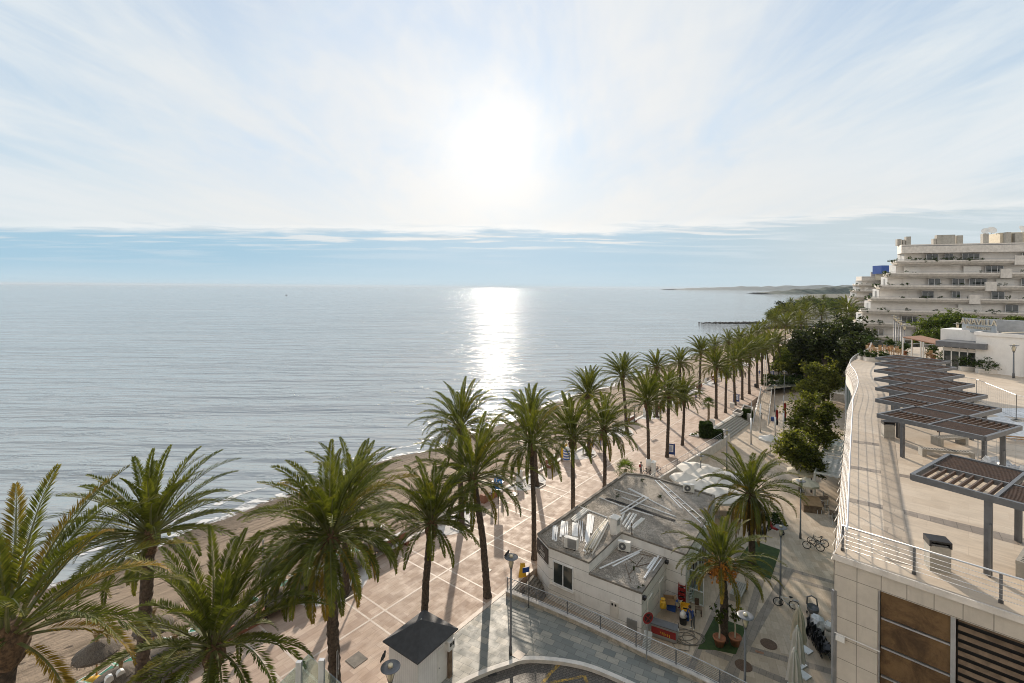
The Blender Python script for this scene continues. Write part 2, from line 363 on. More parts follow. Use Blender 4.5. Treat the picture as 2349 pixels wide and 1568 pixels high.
# white hut boarding, drawn as grooves
def grooved(name, col, pitch, axis, depth=.6, dirt=.2, gw=.93):
    m, nt, new = nodes(name); v = coords(nt, 'obj')
    s = new('ShaderNodeSeparateXYZ'); lk(nt, v, s.inputs[0])
    a = s.outputs[axis]
    if axis == 0: a = math_n(nt, 'ADD', s.outputs[0], s.outputs[1])
    fr = math_n(nt, 'FRACT', math_n(nt, 'DIVIDE', a, pitch))
    g = math_n(nt, 'GREATER_THAN', fr, gw)
    c = mixc(nt, mrange(nt, noise(nt, v, 1.2, 5, .6), .3, .7), rgba(col, .93), rgba(col, 1.05))
    c = mixc(nt, math_n(nt, 'MULTIPLY', mrange(nt, noise(nt, mapping(nt, v, scale=(1, 1, .3)), 2.2, 6, .7), .52, .75), dirt), c, rgba((col[0]*.5, col[1]*.47, col[2]*.43)))
    c = mixc(nt, math_n(nt, 'MULTIPLY', g, depth), c, rgba(col, .3))
    finish(nt, c, .6, 0, bump(nt, math_n(nt, 'SUBTRACT', 1.0, g), .5, .02)); return m
M['boards'] = grooved('white_boarding', (.80, .785, .77), .16, 0, .4)
M['courses'] = grooved('white_wall_in_courses', (.80, .78, .755), .83, 2, .8, .3, .955)
# pale facade panels with joints on two axes
def panels(name, col, pw, ph, joint=.968):
    m, nt, new = nodes(name); v = coords(nt, 'obj')
    s = new('ShaderNodeSeparateXYZ'); lk(nt, v, s.inputs[0])
    g1 = math_n(nt, 'GREATER_THAN', math_n(nt, 'FRACT', math_n(nt, 'DIVIDE', s.outputs[0], pw)), joint)
    g2 = math_n(nt, 'GREATER_THAN', math_n(nt, 'FRACT', math_n(nt, 'DIVIDE', s.outputs[2], ph)), joint)
    g = math_n(nt, 'MAXIMUM', g1, g2)
    c = mixc(nt, mrange(nt, noise(nt, v, 1.1, 6, .7), .3, .7), rgba(col, .9), rgba(col, 1.06))
    c = mixc(nt, mrange(nt, noise(nt, v, 45, 3, .6), .55, .75, 0, .3), c, rgba(col, .55))
    c = mixc(nt, math_n(nt, 'MULTIPLY', mrange(nt, noise(nt, mapping(nt, v, scale=(1.5, 1.5, .2)), 1.6, 6, .7), .5, .75), .3), c, rgba(col, .5))
    c = mixc(nt, math_n(nt, 'MULTIPLY', g, .75), c, rgba(col, .28))
    finish(nt, c, .75, 0, bump(nt, math_n(nt, 'SUBTRACT', 1.0, g), .5, .02)); return m
M['facade'] = panels('facade_stone_panels', (.55, .50, .43), .66, .72)
# rusted mesh panel
m, nt, new = nodes('rusted_panel'); v = coords(nt, 'obj')
c = mixc(nt, mrange(nt, noise(nt, v, 1.1, 7, .7, .5), .32, .68), (.060, .033, .014, 1), (.20, .12, .052, 1))
c = mixc(nt, mrange(nt, noise(nt, v, 5, 6, .75), .5, .75, 0, .5), c, (.045, .028, .016, 1))
finish(nt, c, .55, .3, bump(nt, noise(nt, v, 60, 2), .3, .01)); M['rust'] = m
# ground surfaces
M['prom'] = paving('pink_marble_paving', [(.38, .27, .205), (.50, .37, .285), (.575, .445, .35)], 1.5, .5, ANG, .008, (.30, .20, .16), rough=.72, stain=.5, big=.2)
M['cream'] = paving('cream_limestone_paving', [(.43, .335, .24), (.53, .425, .315), (.60, .495, .38)], .8, .5, ANG+.35, .008, (.33, .26, .19), stain=.5, big=.25)
M['deckpave'] = paving('terrace_limestone', [(.53, .43, .325), (.60, .50, .385), (.64, .54, .425)], 1.2, .8, math.radians(-44), .006, (.46, .37, .28), stain=.55, big=.36)
M['deckband'] = paving('worn_terrace_band', [(.36, .295, .225), (.42, .345, .265), (.47, .39, .30)], .9, .55, math.radians(-44), .008, (.28, .23, .18), stain=.4, big=.2)
M['greyband'] = paving('grey_stone_band', [(.24, .20, .165), (.29, .245, .20), (.33, .28, .23)], .6, .4, ANG, .01, stain=.4)
M['street'] = paving('grey_green_street_slabs', [(.15, .165, .16), (.24, .25, .23), (.37, .345, .29)], .75, .5, math.radians(-29), .014, (.10, .10, .092), stain=.35, off=.5)
M['cobble'] = paving('cobbled_road', [(.085, .075, .066), (.115, .10, .086), (.15, .13, .11)], .24, .16, math.radians(24), .02, (.045, .04, .034), bmp=.8)
m, nt, new = nodes('white_stone_line'); v = coords(nt)
finish(nt, mixc(nt, mrange(nt, noise(nt, v, 1.4, 6, .7), .35, .7), (.52, .43, .36, 1), (.66, .57, .49, 1)), .6); M['line'] = m
m, nt, new = nodes('worn_yellow_paint'); v = coords(nt)
finish(nt, mixc(nt, mrange(nt, noise(nt, v, 5, 6, .75), .42, .62), (.13, .10, .06, 1), (.48, .30, .05, 1)), .8); M['yellowpaint'] = m
m, nt, new = nodes('lawn'); v = coords(nt)
finish(nt, mixc(nt, mrange(nt, noise(nt, v, 3, 6, .7), .3, .7), (.026, .050, .013, 1), (.052, .090, .022, 1)), .9, 0, bump(nt, noise(nt, v, 60, 3), .8, .03)); M['lawn'] = m
# sand: raked furrows and wheel ruts along the shore, footprints
m, nt, new = nodes('beach_sand'); pos = coords(nt); v = mapping(nt, pos, rot=(0, 0, -ANG))
wv = noise(nt, mapping(nt, v, scale=(.012, 1.0, 1)), 2.3, 6, .65, .15)
rut = noise(nt, mapping(nt, v, scale=(.012, 1.35, 1), loc=(4, 3, 0)), 1.1, 5, .62, .12)
foot = new('ShaderNodeTexVoronoi'); lk(nt, mapping(nt, v, scale=(.55, .9, 1)), foot.inputs['Vector']); foot.inputs['Scale'].default_value = 1.9
fm = noise(nt, mapping(nt, v, scale=(.3, 1, 1), loc=(9, 1, 0)), .55, 4, .6)
fp = math_n(nt, 'MULTIPLY', mrange(nt, foot.outputs['Distance'], .05, .34, 1, 0), mrange(nt, fm, .42, .58))
c = mixc(nt, mrange(nt, noise(nt, mapping(nt, v, scale=(.25, 1, 1)), .5, 6, .65), .3, .7), (.27, .205, .145, 1), (.37, .285, .205, 1))
c = mixc(nt, math_n(nt, 'MULTIPLY', fp, .5), c, (.16, .12, .085, 1))
c = mixc(nt, mrange(nt, rut, .53, .62, 0, .75), c, (.15, .112, .076, 1))
spos = new('ShaderNodeSeparateXYZ'); lk(nt, pos, spos.inputs[0])
c = mixc(nt, mrange(nt, spos.outputs[2], -2.36, -2.02, 1, 0), c, (.14, .108, .08, 1))
h = math_n(nt, 'ADD', math_n(nt, 'MULTIPLY', wv, 1.0), math_n(nt, 'ADD', math_n(nt, 'MULTIPLY', rut, .8), math_n(nt, 'MULTIPLY', fp, -.55)))
h = math_n(nt, 'ADD', h, math_n(nt, 'MULTIPLY', noise(nt, pos, 2.5, 5, .7), .35))
finish(nt, c, .9, 0, bump(nt, h, 1.0, .5), .25); M['sand'] = m
# sea: swell, chop and ripples as one height field
m, nt, new = nodes('sea_water'); pos = coords(nt)
a = mapping(nt, pos, rot=(0, 0, math.radians(9)), scale=(.13, 1.0, 1)); a2 = mapping(nt, pos, rot=(0, 0, math.radians(-7)), scale=(.15, 1, 1))
n1 = noise(nt, a, .14, 3, .45, .4); n2 = noise(nt, a2, .42, 3, .5, .5)
n3 = noise(nt, mapping(nt, pos, rot=(0, 0, .1), scale=(.16, 1, 1)), 1.7, 3, .55, .3)
gust = mrange(nt, noise(nt, mapping(nt, pos, scale=(.35, 1, 1)), .035, 5, .65), .32, .68, .45, 1.4)
spk = math_n(nt, 'MULTIPLY', mrange(nt, noise(nt, mapping(nt, pos, scale=(.5, 1, 1)), .33, 4, .6), .53, .66), noise(nt, mapping(nt, pos, scale=(.8, 1, 1)), 1.3, 3, .55))
h = math_n(nt, 'ADD', math_n(nt, 'MULTIPLY', n1, 2.0), math_n(nt, 'MULTIPLY', gust, math_n(nt, 'ADD', math_n(nt, 'MULTIPLY', n2, 1.0), math_n(nt, 'ADD', math_n(nt, 'MULTIPLY', n3, .16), math_n(nt, 'MULTIPLY', spk, .42)))))
patch = noise(nt, mapping(nt, pos, scale=(.35, 1, 1)), .012, 5, .6)
c = mixc(nt, mrange(nt, patch, .3, .7), (.235, .25, .245, 1), (.275, .28, .27, 1))
p = finish(nt, c, .055, 0, bump(nt, h, .95, 1.0), .5); p.inputs['IOR'].default_value = 2.5
M['sea'] = m
m, nt, new = nodes('surf_foam'); pos = coords(nt); v = mapping(nt, pos, rot=(0, 0, -ANG), scale=(.5, 1, 1))
p = new('ShaderNodeBsdfPrincipled'); p.inputs['Base Color'].default_value = (.62, .61, .59, 1); p.inputs['Roughness'].default_value = .6
t = new('ShaderNodeBsdfTransparent'); x = new('ShaderNodeMixShader')
lk(nt, mrange(nt, noise(nt, v, 1.3, 7, .75, .8), .44, .56), x.inputs[0])
lk(nt, t.outputs[0], x.inputs[1]); lk(nt, p.outputs[0], x.inputs[2]); o = new('ShaderNodeOutputMaterial'); lk(nt, x.outputs[0], o.inputs[0]); M['foam'] = m
# far hills
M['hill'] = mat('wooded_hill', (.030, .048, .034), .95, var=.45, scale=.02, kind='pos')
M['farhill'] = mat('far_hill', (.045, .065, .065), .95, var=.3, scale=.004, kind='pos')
M['ground'] = mat('garden_ground', (.05, .052, .03), .95, var=.3, scale=.3, kind='pos')

# air between the camera and the far coast
b = MB(); b.box((0, 13000, 30), (62000, 33000, 68)); hz = b.build('haze', M['white']); hz['kind'] = 'stuff'
m, nt, new = nodes('sea_air'); pv = new('ShaderNodeVolumePrincipled'); pv.inputs['Color'].default_value = (.62, .70, .78, 1); pv.inputs['Density'].default_value = .00004; pv.inputs['Anisotropy'].default_value = .1
o = new('ShaderNodeOutputMaterial'); lk(nt, pv.outputs[0], o.inputs['Volume']); hz.data.materials.clear(); hz.data.materials.append(m)
# ================================================================ SETTING
def sheet(name, pts, m, z0=None, hole=None):
    b = MB()
    if z0 is None: b.face(*pts)
    else: b.prism([(p[0], p[1]) for p in pts], z0, pts[0][2])
    return struct(name, b, m, fix=z0 is not None)
R0 = random.Random(5)
# sea out to the horizon
b = MB(); b.face((-30000, -300, ZS), (30000, -300, ZS), (30000, 29000, ZS), (-30000, 29000, ZS)); struct('sea', b, M['sea'])
# beach
def sand_z(s, t):
    f = min(1.3, max(0, -t)/(22.2+max(0, s-150)*.03+.9*math.sin(s*.11)+.6*math.sin(s*.31+1)))
    return -1.35-1.05*f**1.15+.05*math.sin(s*.7+t*1.1)*math.sin(t*.9)*(1-f*.6)
b = MB(); ss = [-70+2*i for i in range(215)]; ts = [.3-1.0*j for j in range(31)]
vs = [W(s, t, sand_z(s, t)) for s in ss for t in ts]; n = len(ts)
b.add(vs, [(i*n+j, (i+1)*n+j, (i+1)*n+j+1, i*n+j+1) for i in range(len(ss)-1) for j in range(n-1)])
struct('beach', b, M['sand'], smooth=True)
# surf along the waterline
b = MB()
for (o, wd) in ((0, 1.9), (-4.2, .7)):
    rows = []
    for i in range(400):
        s = -60+i*.9
        tw = -(22.2+max(0, s-150)*.03+.9*math.sin(s*.11)+.6*math.sin(s*.31+1))+o+.35*math.sin(s*.9)+.5*math.sin(s*.23+o)
        ww = wd*(.55+.45*math.sin(s*.17+o)*math.sin(s*.041+1))*(1 if o == 0 else max(0, math.sin(s*.085+2)))
        rows.append((W(s, tw+.5, ZS+.035), W(s, tw-ww, ZS+.035)))
    for (a, c), (d, e) in zip(rows, rows[1:]): b.face(a, c, e, d)
struct('surf', b, M['foam'])
# promenade
prom = [(-45, 0), (330, 0), (330, 13.2), (99, 13.2), (73.5, 13.0), (61.3, 12.1), (60.2, 14.6), (56, 14.5), (36, 12.4), (28, 12.1), (11.4, 11.78), (-45, 11.78)]
b = MB(); b.prism([tuple(W(*p))[:2] for p in prom], -3.2, ZP); struct('promenade', b, M['prom'], fix=True)
# pale stone lines and border
b = MB()
def strip(s0, t0, s1, t1, w, z=.004):
    p, q = W(s0, t0, z), W(s1, t1, z); d = (q-p).normalized(); r = Vector((-d.y, d.x, 0))*w/2
    b.face(p-r, q-r, q+r, p+r)
for k in range(-4, 44):
    for o in (-.62, .62): strip(6.235*k+o, .5, 6.235*k+o, 11.4, .13)
struct('paving_lines', b, M['line'])
b = MB(); strip(-45, 6.3, 330, 6.3, .14, .008); strip(-45, 11.6, 11.2, 11.6, .32, .008); struct('paving_border', b, M['line'])
# kerb under the railing
b = MB(); b.prism([tuple(W(*p))[:2] for p in ((-45, -.06), (330, -.06), (330, .34), (-45, .34))], -.1, .11); struct('kerb', b, M['stone'], fix=True)
# street and turning road
wallp = [px(1160, 1366), px(1235, 1396), px(1309, 1428), px(1393, 1467), px(1481, 1511), px(1597, 1564), px(1760, 1650)]
roadp = [px(1620, 1672), px(1520, 1608), px(1441, 1569), px(1358, 1534), px(1298, 1520), px(1238, 1514), px(1198, 1515), px(1167, 1525), px(1120, 1541), px(1065, 1566), px(1010, 1604), px(960, 1660), px(930, 1720)]
def smoothline(P, k=6):
    out = []
    for i in range(len(P)-1):
        p0, p1, p2, p3 = P[max(i-1, 0)], P[i], P[i+1], P[min(i+2, len(P)-1)]
        for j in range(k):
            t = j/k
            out.append(.5*((2*p1)+(p2-p0)*t+(2*p0-5*p1+4*p2-p3)*t*t+(3*p1-p0-3*p2+p3)*t**3))
    out.append(P[-1]); return out
roads = smoothline(roadp)
st = [W(9.2, 11.79)]+wallp+roads+[W(-24, 11.79)]
b = MB(); b.prism([(p.x, p.y) for p in st], -1.6, -.004); struct('street_pavement', b, M['street'], fix=True)
ctr = px(1250, 1720)
b = MB(); b.face(*[Vector((p.x, p.y, -.21)) for p in roads]); struct('road', b, M['cobble'])
b = MB()
for i in range(len(roads)-1):
    p, q = roads[i], roads[i+1]
    def off(p, i):
        d = (roads[min(i+1, len(roads)-1)]-roads[max(i-1, 0)]).normalized(); return Vector((d.y, -d.x, 0))
    n0, n1 = off(p, i), off(q, i+1)
    z = Vector((0, 0, .012)); lo = Vector((0, 0, -.215))
    b.add([p-n0*.02+lo, q-n1*.02+lo, q-n1*.02+z, p-n0*.02+z, q+n1*.28+z, p+n0*.28+z], [(0, 1, 2, 3), (3, 2, 4, 5)])
struct('street_kerb', b, M['stone'])
b = MB()
def ground_strip(pts, w, z):
    pts = [Vector((p.x, p.y, z)) for p in pts]
    for p, q in zip(pts, pts[1:]):
        d = (q-p).normalized(); r = Vector((-d.y, d.x, 0))*w/2; b.face(p-r, q-r, q+r, p+r)
ground_strip([px(1283, 1524, -.2), px(1262, 1545, -.2), px(1240, 1573, -.2)], .2, -.206)
ground_strip([px(1262, 1566, -.2), px(1310, 1558, -.2), px(1338, 1551, -.2)], .17, -.204)
ground_strip([px(1340, 1550, -.2), px(1350, 1575, -.2)], .2, -.202)
struct('road_marking', b, M['yellowpaint'])
# lower plaza and its grey bands
pl = [W(-20, 12), W(11, 12), W(36, 12.2), W(60, 14), W(74, 12.8), W(110, 12.8), Vector((100, 110, 0)), Vector((60, 40, 0)), Vector((22, 5, 0)), Vector((5, 16, 0))]
b = MB(); b.face(*[Vector((p.x, p.y, ZL)) for p in pl]); struct('plaza', b, M['cream'])
b = MB()
def band(x0, y0, x1, y1, w, z=ZL+.004):
    p, q = px(x0, y0, ZL), px(x1, y1, ZL); p.z = q.z = z; d = (q-p).normalized(); r = Vector((-d.y, d.x, 0))*w/2
    b.face(p-r, q-r, q+r, p+r)
band(1620, 1490, 1915, 1610, .55); band(1650, 1470, 1920, 1545, .55); band(1737, 1286, 1914, 1337, .5); band(1745, 1305, 1914, 1357, .5)
b2 = b; struct('plaza_bands', b, M['greyband'])
b = MB(); band(1810, 1310, 1640, 1600, .62, ZL+.008); band(1745, 1330, 1680, 1560, .55, ZL+.016); band(1700, 1255, 1575, 1560, .4, ZL+.012)
struct('plaza_long_bands', b, M['greyband'])
# lawn patches
def patch(name, pts, z=.02):
    b = MB(); b.prism([tuple(px(x, y, ZL))[:2] for x, y in pts], ZL-.05, ZL+z); return tag(b.build(name, M['lawn'], fix=True), kind='stuff')
patch('grass', [(1600, 1490), (1640, 1415), (1712, 1440), (1688, 1502), (1640, 1492)])
patch('grass', [(1688, 1290), (1726, 1240), (1790, 1262), (1768, 1330)])
# planting ground of the garden behind the plaza, rising to the town
b = MB(); P = [W(99, 13.2, .25), W(330, 13.2, .25), Vector((420, 380, 9)), Vector((420, 60, 9)), Vector((110, 60, 9)), Vector((56, 80, 3)), px(1960, 900, ZL+.3), px(1850, 893, ZL+.3), px(1775, 886, ZL+.3)]
c = sum(P, Vector())/len(P); b.add([c]+P, [(0, i+1, (i+1) % len(P)+1) for i in range(len(P))]); struct('garden_ground', b, M['ground'])
# the coast beyond and the far headlands
def shore(z=-2.0): return [W(320, -26, z), Vector((330, 560, z)), Vector((520, 860, z)), Vector((700, 1180, z)), Vector((1250, 2000, z)), Vector((1500, 2450, z))]
b = MB(); S = shore(); inl = [W(320, 60, 3), Vector((470, 520, 6)), Vector((720, 800, 8)), Vector((960, 1100, 8)), Vector((1600, 1900, 10)), Vector((2400, 2450, 12))]
mid = [s*.93+i*.07+Vector((0, 0, 1.6)) for s, i in zip(S, inl)]
n = len(S); b.add(S+mid+inl, [(i, i+1, n+i+1, n+i) for i in range(n-1)]+[(n+i, n+i+1, 2*n+i+1, 2*n+i) for i in range(n-1)]); struct('coast', b, M['ground'])
def ridge(name, pts, depth, m, seed, rough, step):
    """a real hill: crest line with slopes falling to both sides"""
    r = random.Random(seed); b = MB(); rows = []
    for i in range(len(pts)-1):
        (p, hp), (q, hq) = pts[i], pts[i+1]; k = max(2, int((q-p).length/step))
        for j in range(k):
            t = j/k; c = p.lerp(q, t); h = hp*(1-t)+hq*t
            h *= 1+rough*(math.sin(i*2+j*.9+seed)+.7*math.sin(j*2.3+seed*2))*.5+r.uniform(-rough, rough)
            d = (q-p).normalized(); nn = Vector((d.y, -d.x, 0))
            rows.append([Vector((c.x, c.y, -3))-nn*depth*.5*f+Vector((0, 0, (h+3)*g*(1+r.uniform(-rough, rough)*.6))) for f, g in ((1, 0), (.8, .22), (.5, .62), (.2, .93), (0, 1), (-.4, .8), (-1, 0))])
    b.add([p for ro in rows for p in ro], [(i*7+j, (i+1)*7+j, (i+1)*7+j+1, i*7+j+1) for i in range(len(rows)-1) for j in range(6)])
    return struct(name, b, m, smooth=False)
ridge('headland', [(Vector((1280, 2450, 0)), 4), (Vector((1500, 2480, 0)), 22), (Vector((1700, 2500, 0)), 34), (Vector((2000, 2560, 0)), 42), (Vector((2600, 2700, 0)), 40)], 260, M['hill'], 3, .16, 16)
ridge('hills', [(Vector((2900, 8800, 0)), 12), (Vector((4000, 8700, 0)), 60), (Vector((5200, 8500, 0)), 85), (Vector((7500, 8000, 0)), 120)], 1500, M['farhill'], 8, .12, 90)
# ================================================================ STEPS, RAMP AND RETAINING WALLS OF THE PLAZA
t = thing('stairs', 'broad flight of grey stone steps from the promenade down to the plaza', 'steps', W(66, 13.4, ZL))
b = MB(); n = 7
A0, A1, B0, B1 = W(61.3, 12.15), W(73.2, 13.0), W(60.0, 14.75), W(73.4, 15.5)
for i in range(n):
    f0, f1 = i/n, (i+1)/n; z1 = ZP-.004-(ZP-ZL)*i/n*1.0
    q = [A0.lerp(B0, f0), A1.lerp(B1, f0), A1.lerp(B1, f1), A0.lerp(B0, f1)]
    b.prism([(p.x, p.y) for p in q], ZL-.1, z1 if i else -.006)
b.build('step_block', M['concrete'], t, world=True, fix=True)
b = MB()
for i in range(n):
    f0 = (i+1)/n; z1 = ZP-(ZP-ZL)*i/n
    b.beam(A0.lerp(B0, f0-.02)+Vector((0, 0, z1+.006)), A1.lerp(B1, f0-.02)+Vector((0, 0, z1+.006)), .06, .016)
b.build('nosing', M['darkconc'], t, world=True)
b = MB(); b.prism([tuple(W(*p))[:2] for p in ((60.4, 11.75), (74, 12.6), (74, 12.98), (60.4, 12.12))], -.02, .012); struct('stair_landing_edge', b, M['stone'], fix=True)
def metal_rail(root, path, h=.95, bars=4, gap=1.9, lean=0.0, inn=None, m='steel', postm='greymetal', fin=False, rad=.028, brad=.009):
    """steel handrail with thin horizontal bars on plate posts along a path"""
    L = [0]
    for p, q in zip(path, path[1:]): L.append(L[-1]+(q-p).length)
    def at(d):
        for i in range(len(path)-1):
            if d <= L[i+1]+1e-6: return path[i].lerp(path[i+1], (d-L[i])/max(1e-6, L[i+1]-L[i])), (path[i+1]-path[i]).normalized()
        return path[-1], (path[-1]-path[-2]).normalized()
    def o(p, d, z):
        s = Vector((-d.y, d.x, 0)) if inn is None else inn*Vector((-d.y, d.x, 0))
        return p+s*(lean*z/h)+Vector((0, 0, z))
    pts = [at(L[-1]*i/max(1, int(L[-1]/.8))) for i in range(int(L[-1]/.8)+1)] if len(path) > 2 else [(path[0], (path[1]-path[0]).normalized()), (path[1], (path[1]-path[0]).normalized())]
    b = MB(); b.tube([o(p, d, h) for p, d in pts], rad, 8); b.build('top_rail', M[m], root, world=True, smooth=True)
    b = MB()
    for k in range(bars): b.tube([o(p, d, h*(k+.9)/(bars+1.1)) for p, d in pts], brad, 5)
    b.build('bar_run', M['greymetal' if m == 'galv' else m], root, world=True, smooth=True)
    k = max(1, round(L[-1]/gap))
    for i in range(k+1):
        p, d = at(min(L[-1]-.03, max(.03, L[-1]*i/k))); b = MB()
        b.beam(o(p, d, -.12 if fin else 0), o(p, d, h-.02), .014, .075, up=d)
        if fin: b.beam(o(p, d, -.26), o(p, d, .1), .014, .12, up=d)
        b.build('post', M[postm], root, world=True)
    return root
# plaza retaining wall below the promenade rail
rw = [W(28.3, 12.35), W(36, 12.65), W(46, 13.7), W(56, 14.75), W(60.1, 14.85)]
t = thing('retaining_wall', 'low white retaining wall dropping from the promenade to the lower plaza', 'wall', (rw[2].x, rw[2].y, ZL))
b = MB()
for p, q in zip(rw, rw[1:]):
    d = (q-p).normalized(); r = Vector((d.y, -d.x, 0))*.28
    b.prism([(p.x, p.y), (q.x, q.y), (q.x+r.x, q.y+r.y), (p.x+r.x, p.y+r.y)], ZL, .06)
b.build('wall', M['stone'], t, world=True, fix=True)
t = thing('railing', 'steel railing with slanted posts along the white retaining wall', 'railing', (rw[1].x, rw[1].y, 0))
metal_rail(t, [p+Vector((.1, -.08, .06)) for p in rw], .95, 3, 3.2, fin=True, brad=.016)
# access ramp beside the steps
ra, rb_, rc, rd = px(1727, 977, ZL), px(1762, 978, ZL), px(1771, 898, 0), px(1746, 897, 0)
ra.z = rb_.z = ZL+.01; rc.z = rd.z = -.01
t = thing('ramp', 'pale paved access ramp climbing from the plaza to the promenade', 'ramp', (ra.x, ra.y, ZL))
b = MB(); low = lambda p: Vector((p.x, p.y, ZL-.2))
b.add([ra, rb_, rc, rd, low(ra), low(rb_), low(rc), low(rd)], [(0, 1, 2, 3), (0, 4, 5, 1), (1, 5, 6, 2), (2, 6, 7, 3), (3, 7, 4, 0)])
b.build('slope', M['cream'], t, world=True, fix=True)
for (p, q), lab in (((ra, rd), 'steel handrail on the seaward side of the access ramp'), ((rb_, rc), 'steel handrail on the inland side of the access ramp'), ((rd, rc), 'short steel railing across the top end of the access ramp')):
    t = thing('railing', lab, 'railing', tuple(p)); metal_rail(t, [p, q], .95, 4, 1.9, brad=.016)
# stone planter boxes between steps and ramp
def planter(name, label, quad, z0, z1, wall='stone', fill='soil'):
    c = sum(quad, Vector())/4; t = thing(name, label, 'planter', (c.x, c.y, z0))
    b = MB()
    for i in range(4):
        p, q = quad[i], quad[(i+1) % 4]; pi, qi = p.lerp(c, .2), q.lerp(c, .2)
        b.prism([(p.x, p.y), (q.x, q.y), (qi.x, qi.y), (pi.x, pi.y)], z0, z1)
    b.build('rim', M[wall], t, world=True, fix=True)
    b = MB(); b.face(*[Vector((p.x, p.y, z1-.08)) for p in (q.lerp(c, .2) for q in quad)]); b.build('soil', M[fill], t, world=True)
    return t
planter('planter', 'empty stone planter box at the head of the broad steps', [px(1680, 950), px(1691, 942), px(1709, 947), px(1698, 955)], -.05, .4)
planter('planter', 'stone planter box with a shrub between the steps and the ramp', [px(1699, 958, ZL), px(1706, 945, ZL), px(1727, 952, ZL), px(1722, 972, ZL)], ZL, .3)
# garden wall behind the plaza
gw = [px(1764, 889, ZL), px(1790, 889, ZL), px(1830, 893, ZL), px(1860, 896, ZL)]
t = thing('garden_wall', 'low pale garden wall with a hedge behind it at the back of the plaza', 'wall', tuple(gw[0])); b = MB()
for p, q in zip(gw, gw[1:]):
    d = (q-p).normalized(); r = Vector((-d.y, d.x, 0))*.4; b.prism([(p.x, p.y), (q.x, q.y), (q.x+r.x, q.y+r.y), (p.x+r.x, p.y+r.y)], ZL, .35)
b.build('wall', M['stone'], t, world=True, fix=True)
gw2 = [px(1772, 860, .3), px(1800, 862, .3), px(1822, 866, .3)]
t = thing('garden_wall', 'curved white bed wall higher up in the garden behind the plaza', 'wall', tuple(gw2[0])); b = MB()
for p, q in zip(gw2, gw2[1:]):
    d = (q-p).normalized(); r = Vector((-d.y, d.x, 0))*.4; b.prism([(p.x, p.y), (q.x, q.y), (q.x+r.x, q.y+r.y), (p.x+r.x, p.y+r.y)], -.2, 1.3)
b.build('wall', M['stone'], t, world=True, fix=True)
# ================================================================ STREET WALL, ITS RAIL
t = thing('street_wall', 'low white-capped parapet wall curving along the street above the white building', 'wall', (wallp[2].x, wallp[2].y, -.1))
b = MB(); b2 = MB(); wl = smoothline(wallp, 4)
for p, q in zip(wl, wl[1:]):
    d = (q-p).normalized(); r = Vector((-d.y, d.x, 0))
    b.prism([(p.x, p.y), (q.x, q.y), (q.x+r.x*.34, q.y+r.y*.34), (p.x+r.x*.34, p.y+r.y*.34)], -1.25, .26)
    pp, qq = p-r*.03, q-r*.03
    b2.prism([(pp.x, pp.y), (qq.x, qq.y), (qq.x+r.x*.40, qq.y+r.y*.40), (pp.x+r.x*.40, pp.y+r.y*.40)], .26, .32)
b.build('wall', mat('stained_parapet', (.42, .37, .30), .9, var=.25, scale=3, bmp=.4, dirt=.8), t, world=True, fix=True); b2.build('coping', M['marble'], t, world=True, fix=True)
t = thing('railing', 'steel railing of thin horizontal bars on the street parapet wall', 'railing', (wallp[1].x, wallp[1].y, .32))
def inset(p, i, d=.17):
    e = (wl[min(i+1, len(wl)-1)]-wl[max(i-1, 0)]).normalized(); return p+Vector((-e.y, e.x, 0))*d
metal_rail(t, [inset(p, i)+Vector((0, 0, .32)) for i, p in enumerate(wl)], .92, 8, 2.35, m='galv', rad=.034, brad=.0145)

# the hotel whose balcony carries the camera; unseen, added to bounce sunlight on walls
b = MB(); b.box((4, -9.0, 16), (74, 14, 40)); hw = MB()
for k in range(11): hw.box((4, -1.3, -.5+3.3*k), (74, 1.5, .3))
for k in range(20): hw.box((-33+3.9*k, -1.3, 17), (.25, 1.4, 40.2))
t = tag(struct('hotel_front', b, M['white']), kind='structure'); struct('hotel_balconies', hw, M['white'])
b = MB()
for k in range(10):
    for j in range(18): b.box((-31+3.9*j, -1.98, 1.2+3.3*k), (2.6, .06, 2.2))
struct('hotel_windows', b, M['paneglass'])
# ================================================================ PROMENADE EDGE
BAY = 12.47
def baserail(L):
    root = thing('railing', '', 'railing', (0, 0, 0)); h = .92
    b = MB(); b.beam((0, 0, h), (L, 0, h), .05, .035); b.beam((0, 0, .1), (L, 0, .1), .03, .03); b.beam((0, 0, h-.12), (L, 0, h-.12), .02, .02); b.build('rail_frame', M['black'], root)
    b = MB(); n = int(L/.125)
    for i in range(1, n):
        x = L*i/n
        if L-1.0 < x < L-.05: continue
        b.tube([(x, 0, .1), (x, 0, h-.1)], .013, 4, False)
    b.build('bar_grille', M['black'], root)
    b = MB()
    for k in range(7):
        a = PI*.5*k/6; b.tube([(L-.03, 0, .12), (L-.03-.93*math.cos(a)*min(1, .78/max(.01, .93*math.sin(a)+.01) if math.sin(a) > .8 else 1), 0, .12+.74*math.sin(a))], .009, 4, False)
    b.build('sunburst', M['black'], root)
    b = MB(); b.beam((L-.02, 0, 0), (L-.02, 0, h), .045, .045, up=(0, 1, 0)); b.build('post', M['black'], root)
    b = MB(); b.beam((.02, 0, 0), (.02, 0, h), .045, .045, up=(0, 1, 0)); b.build('post', M['black'], root)
    return root
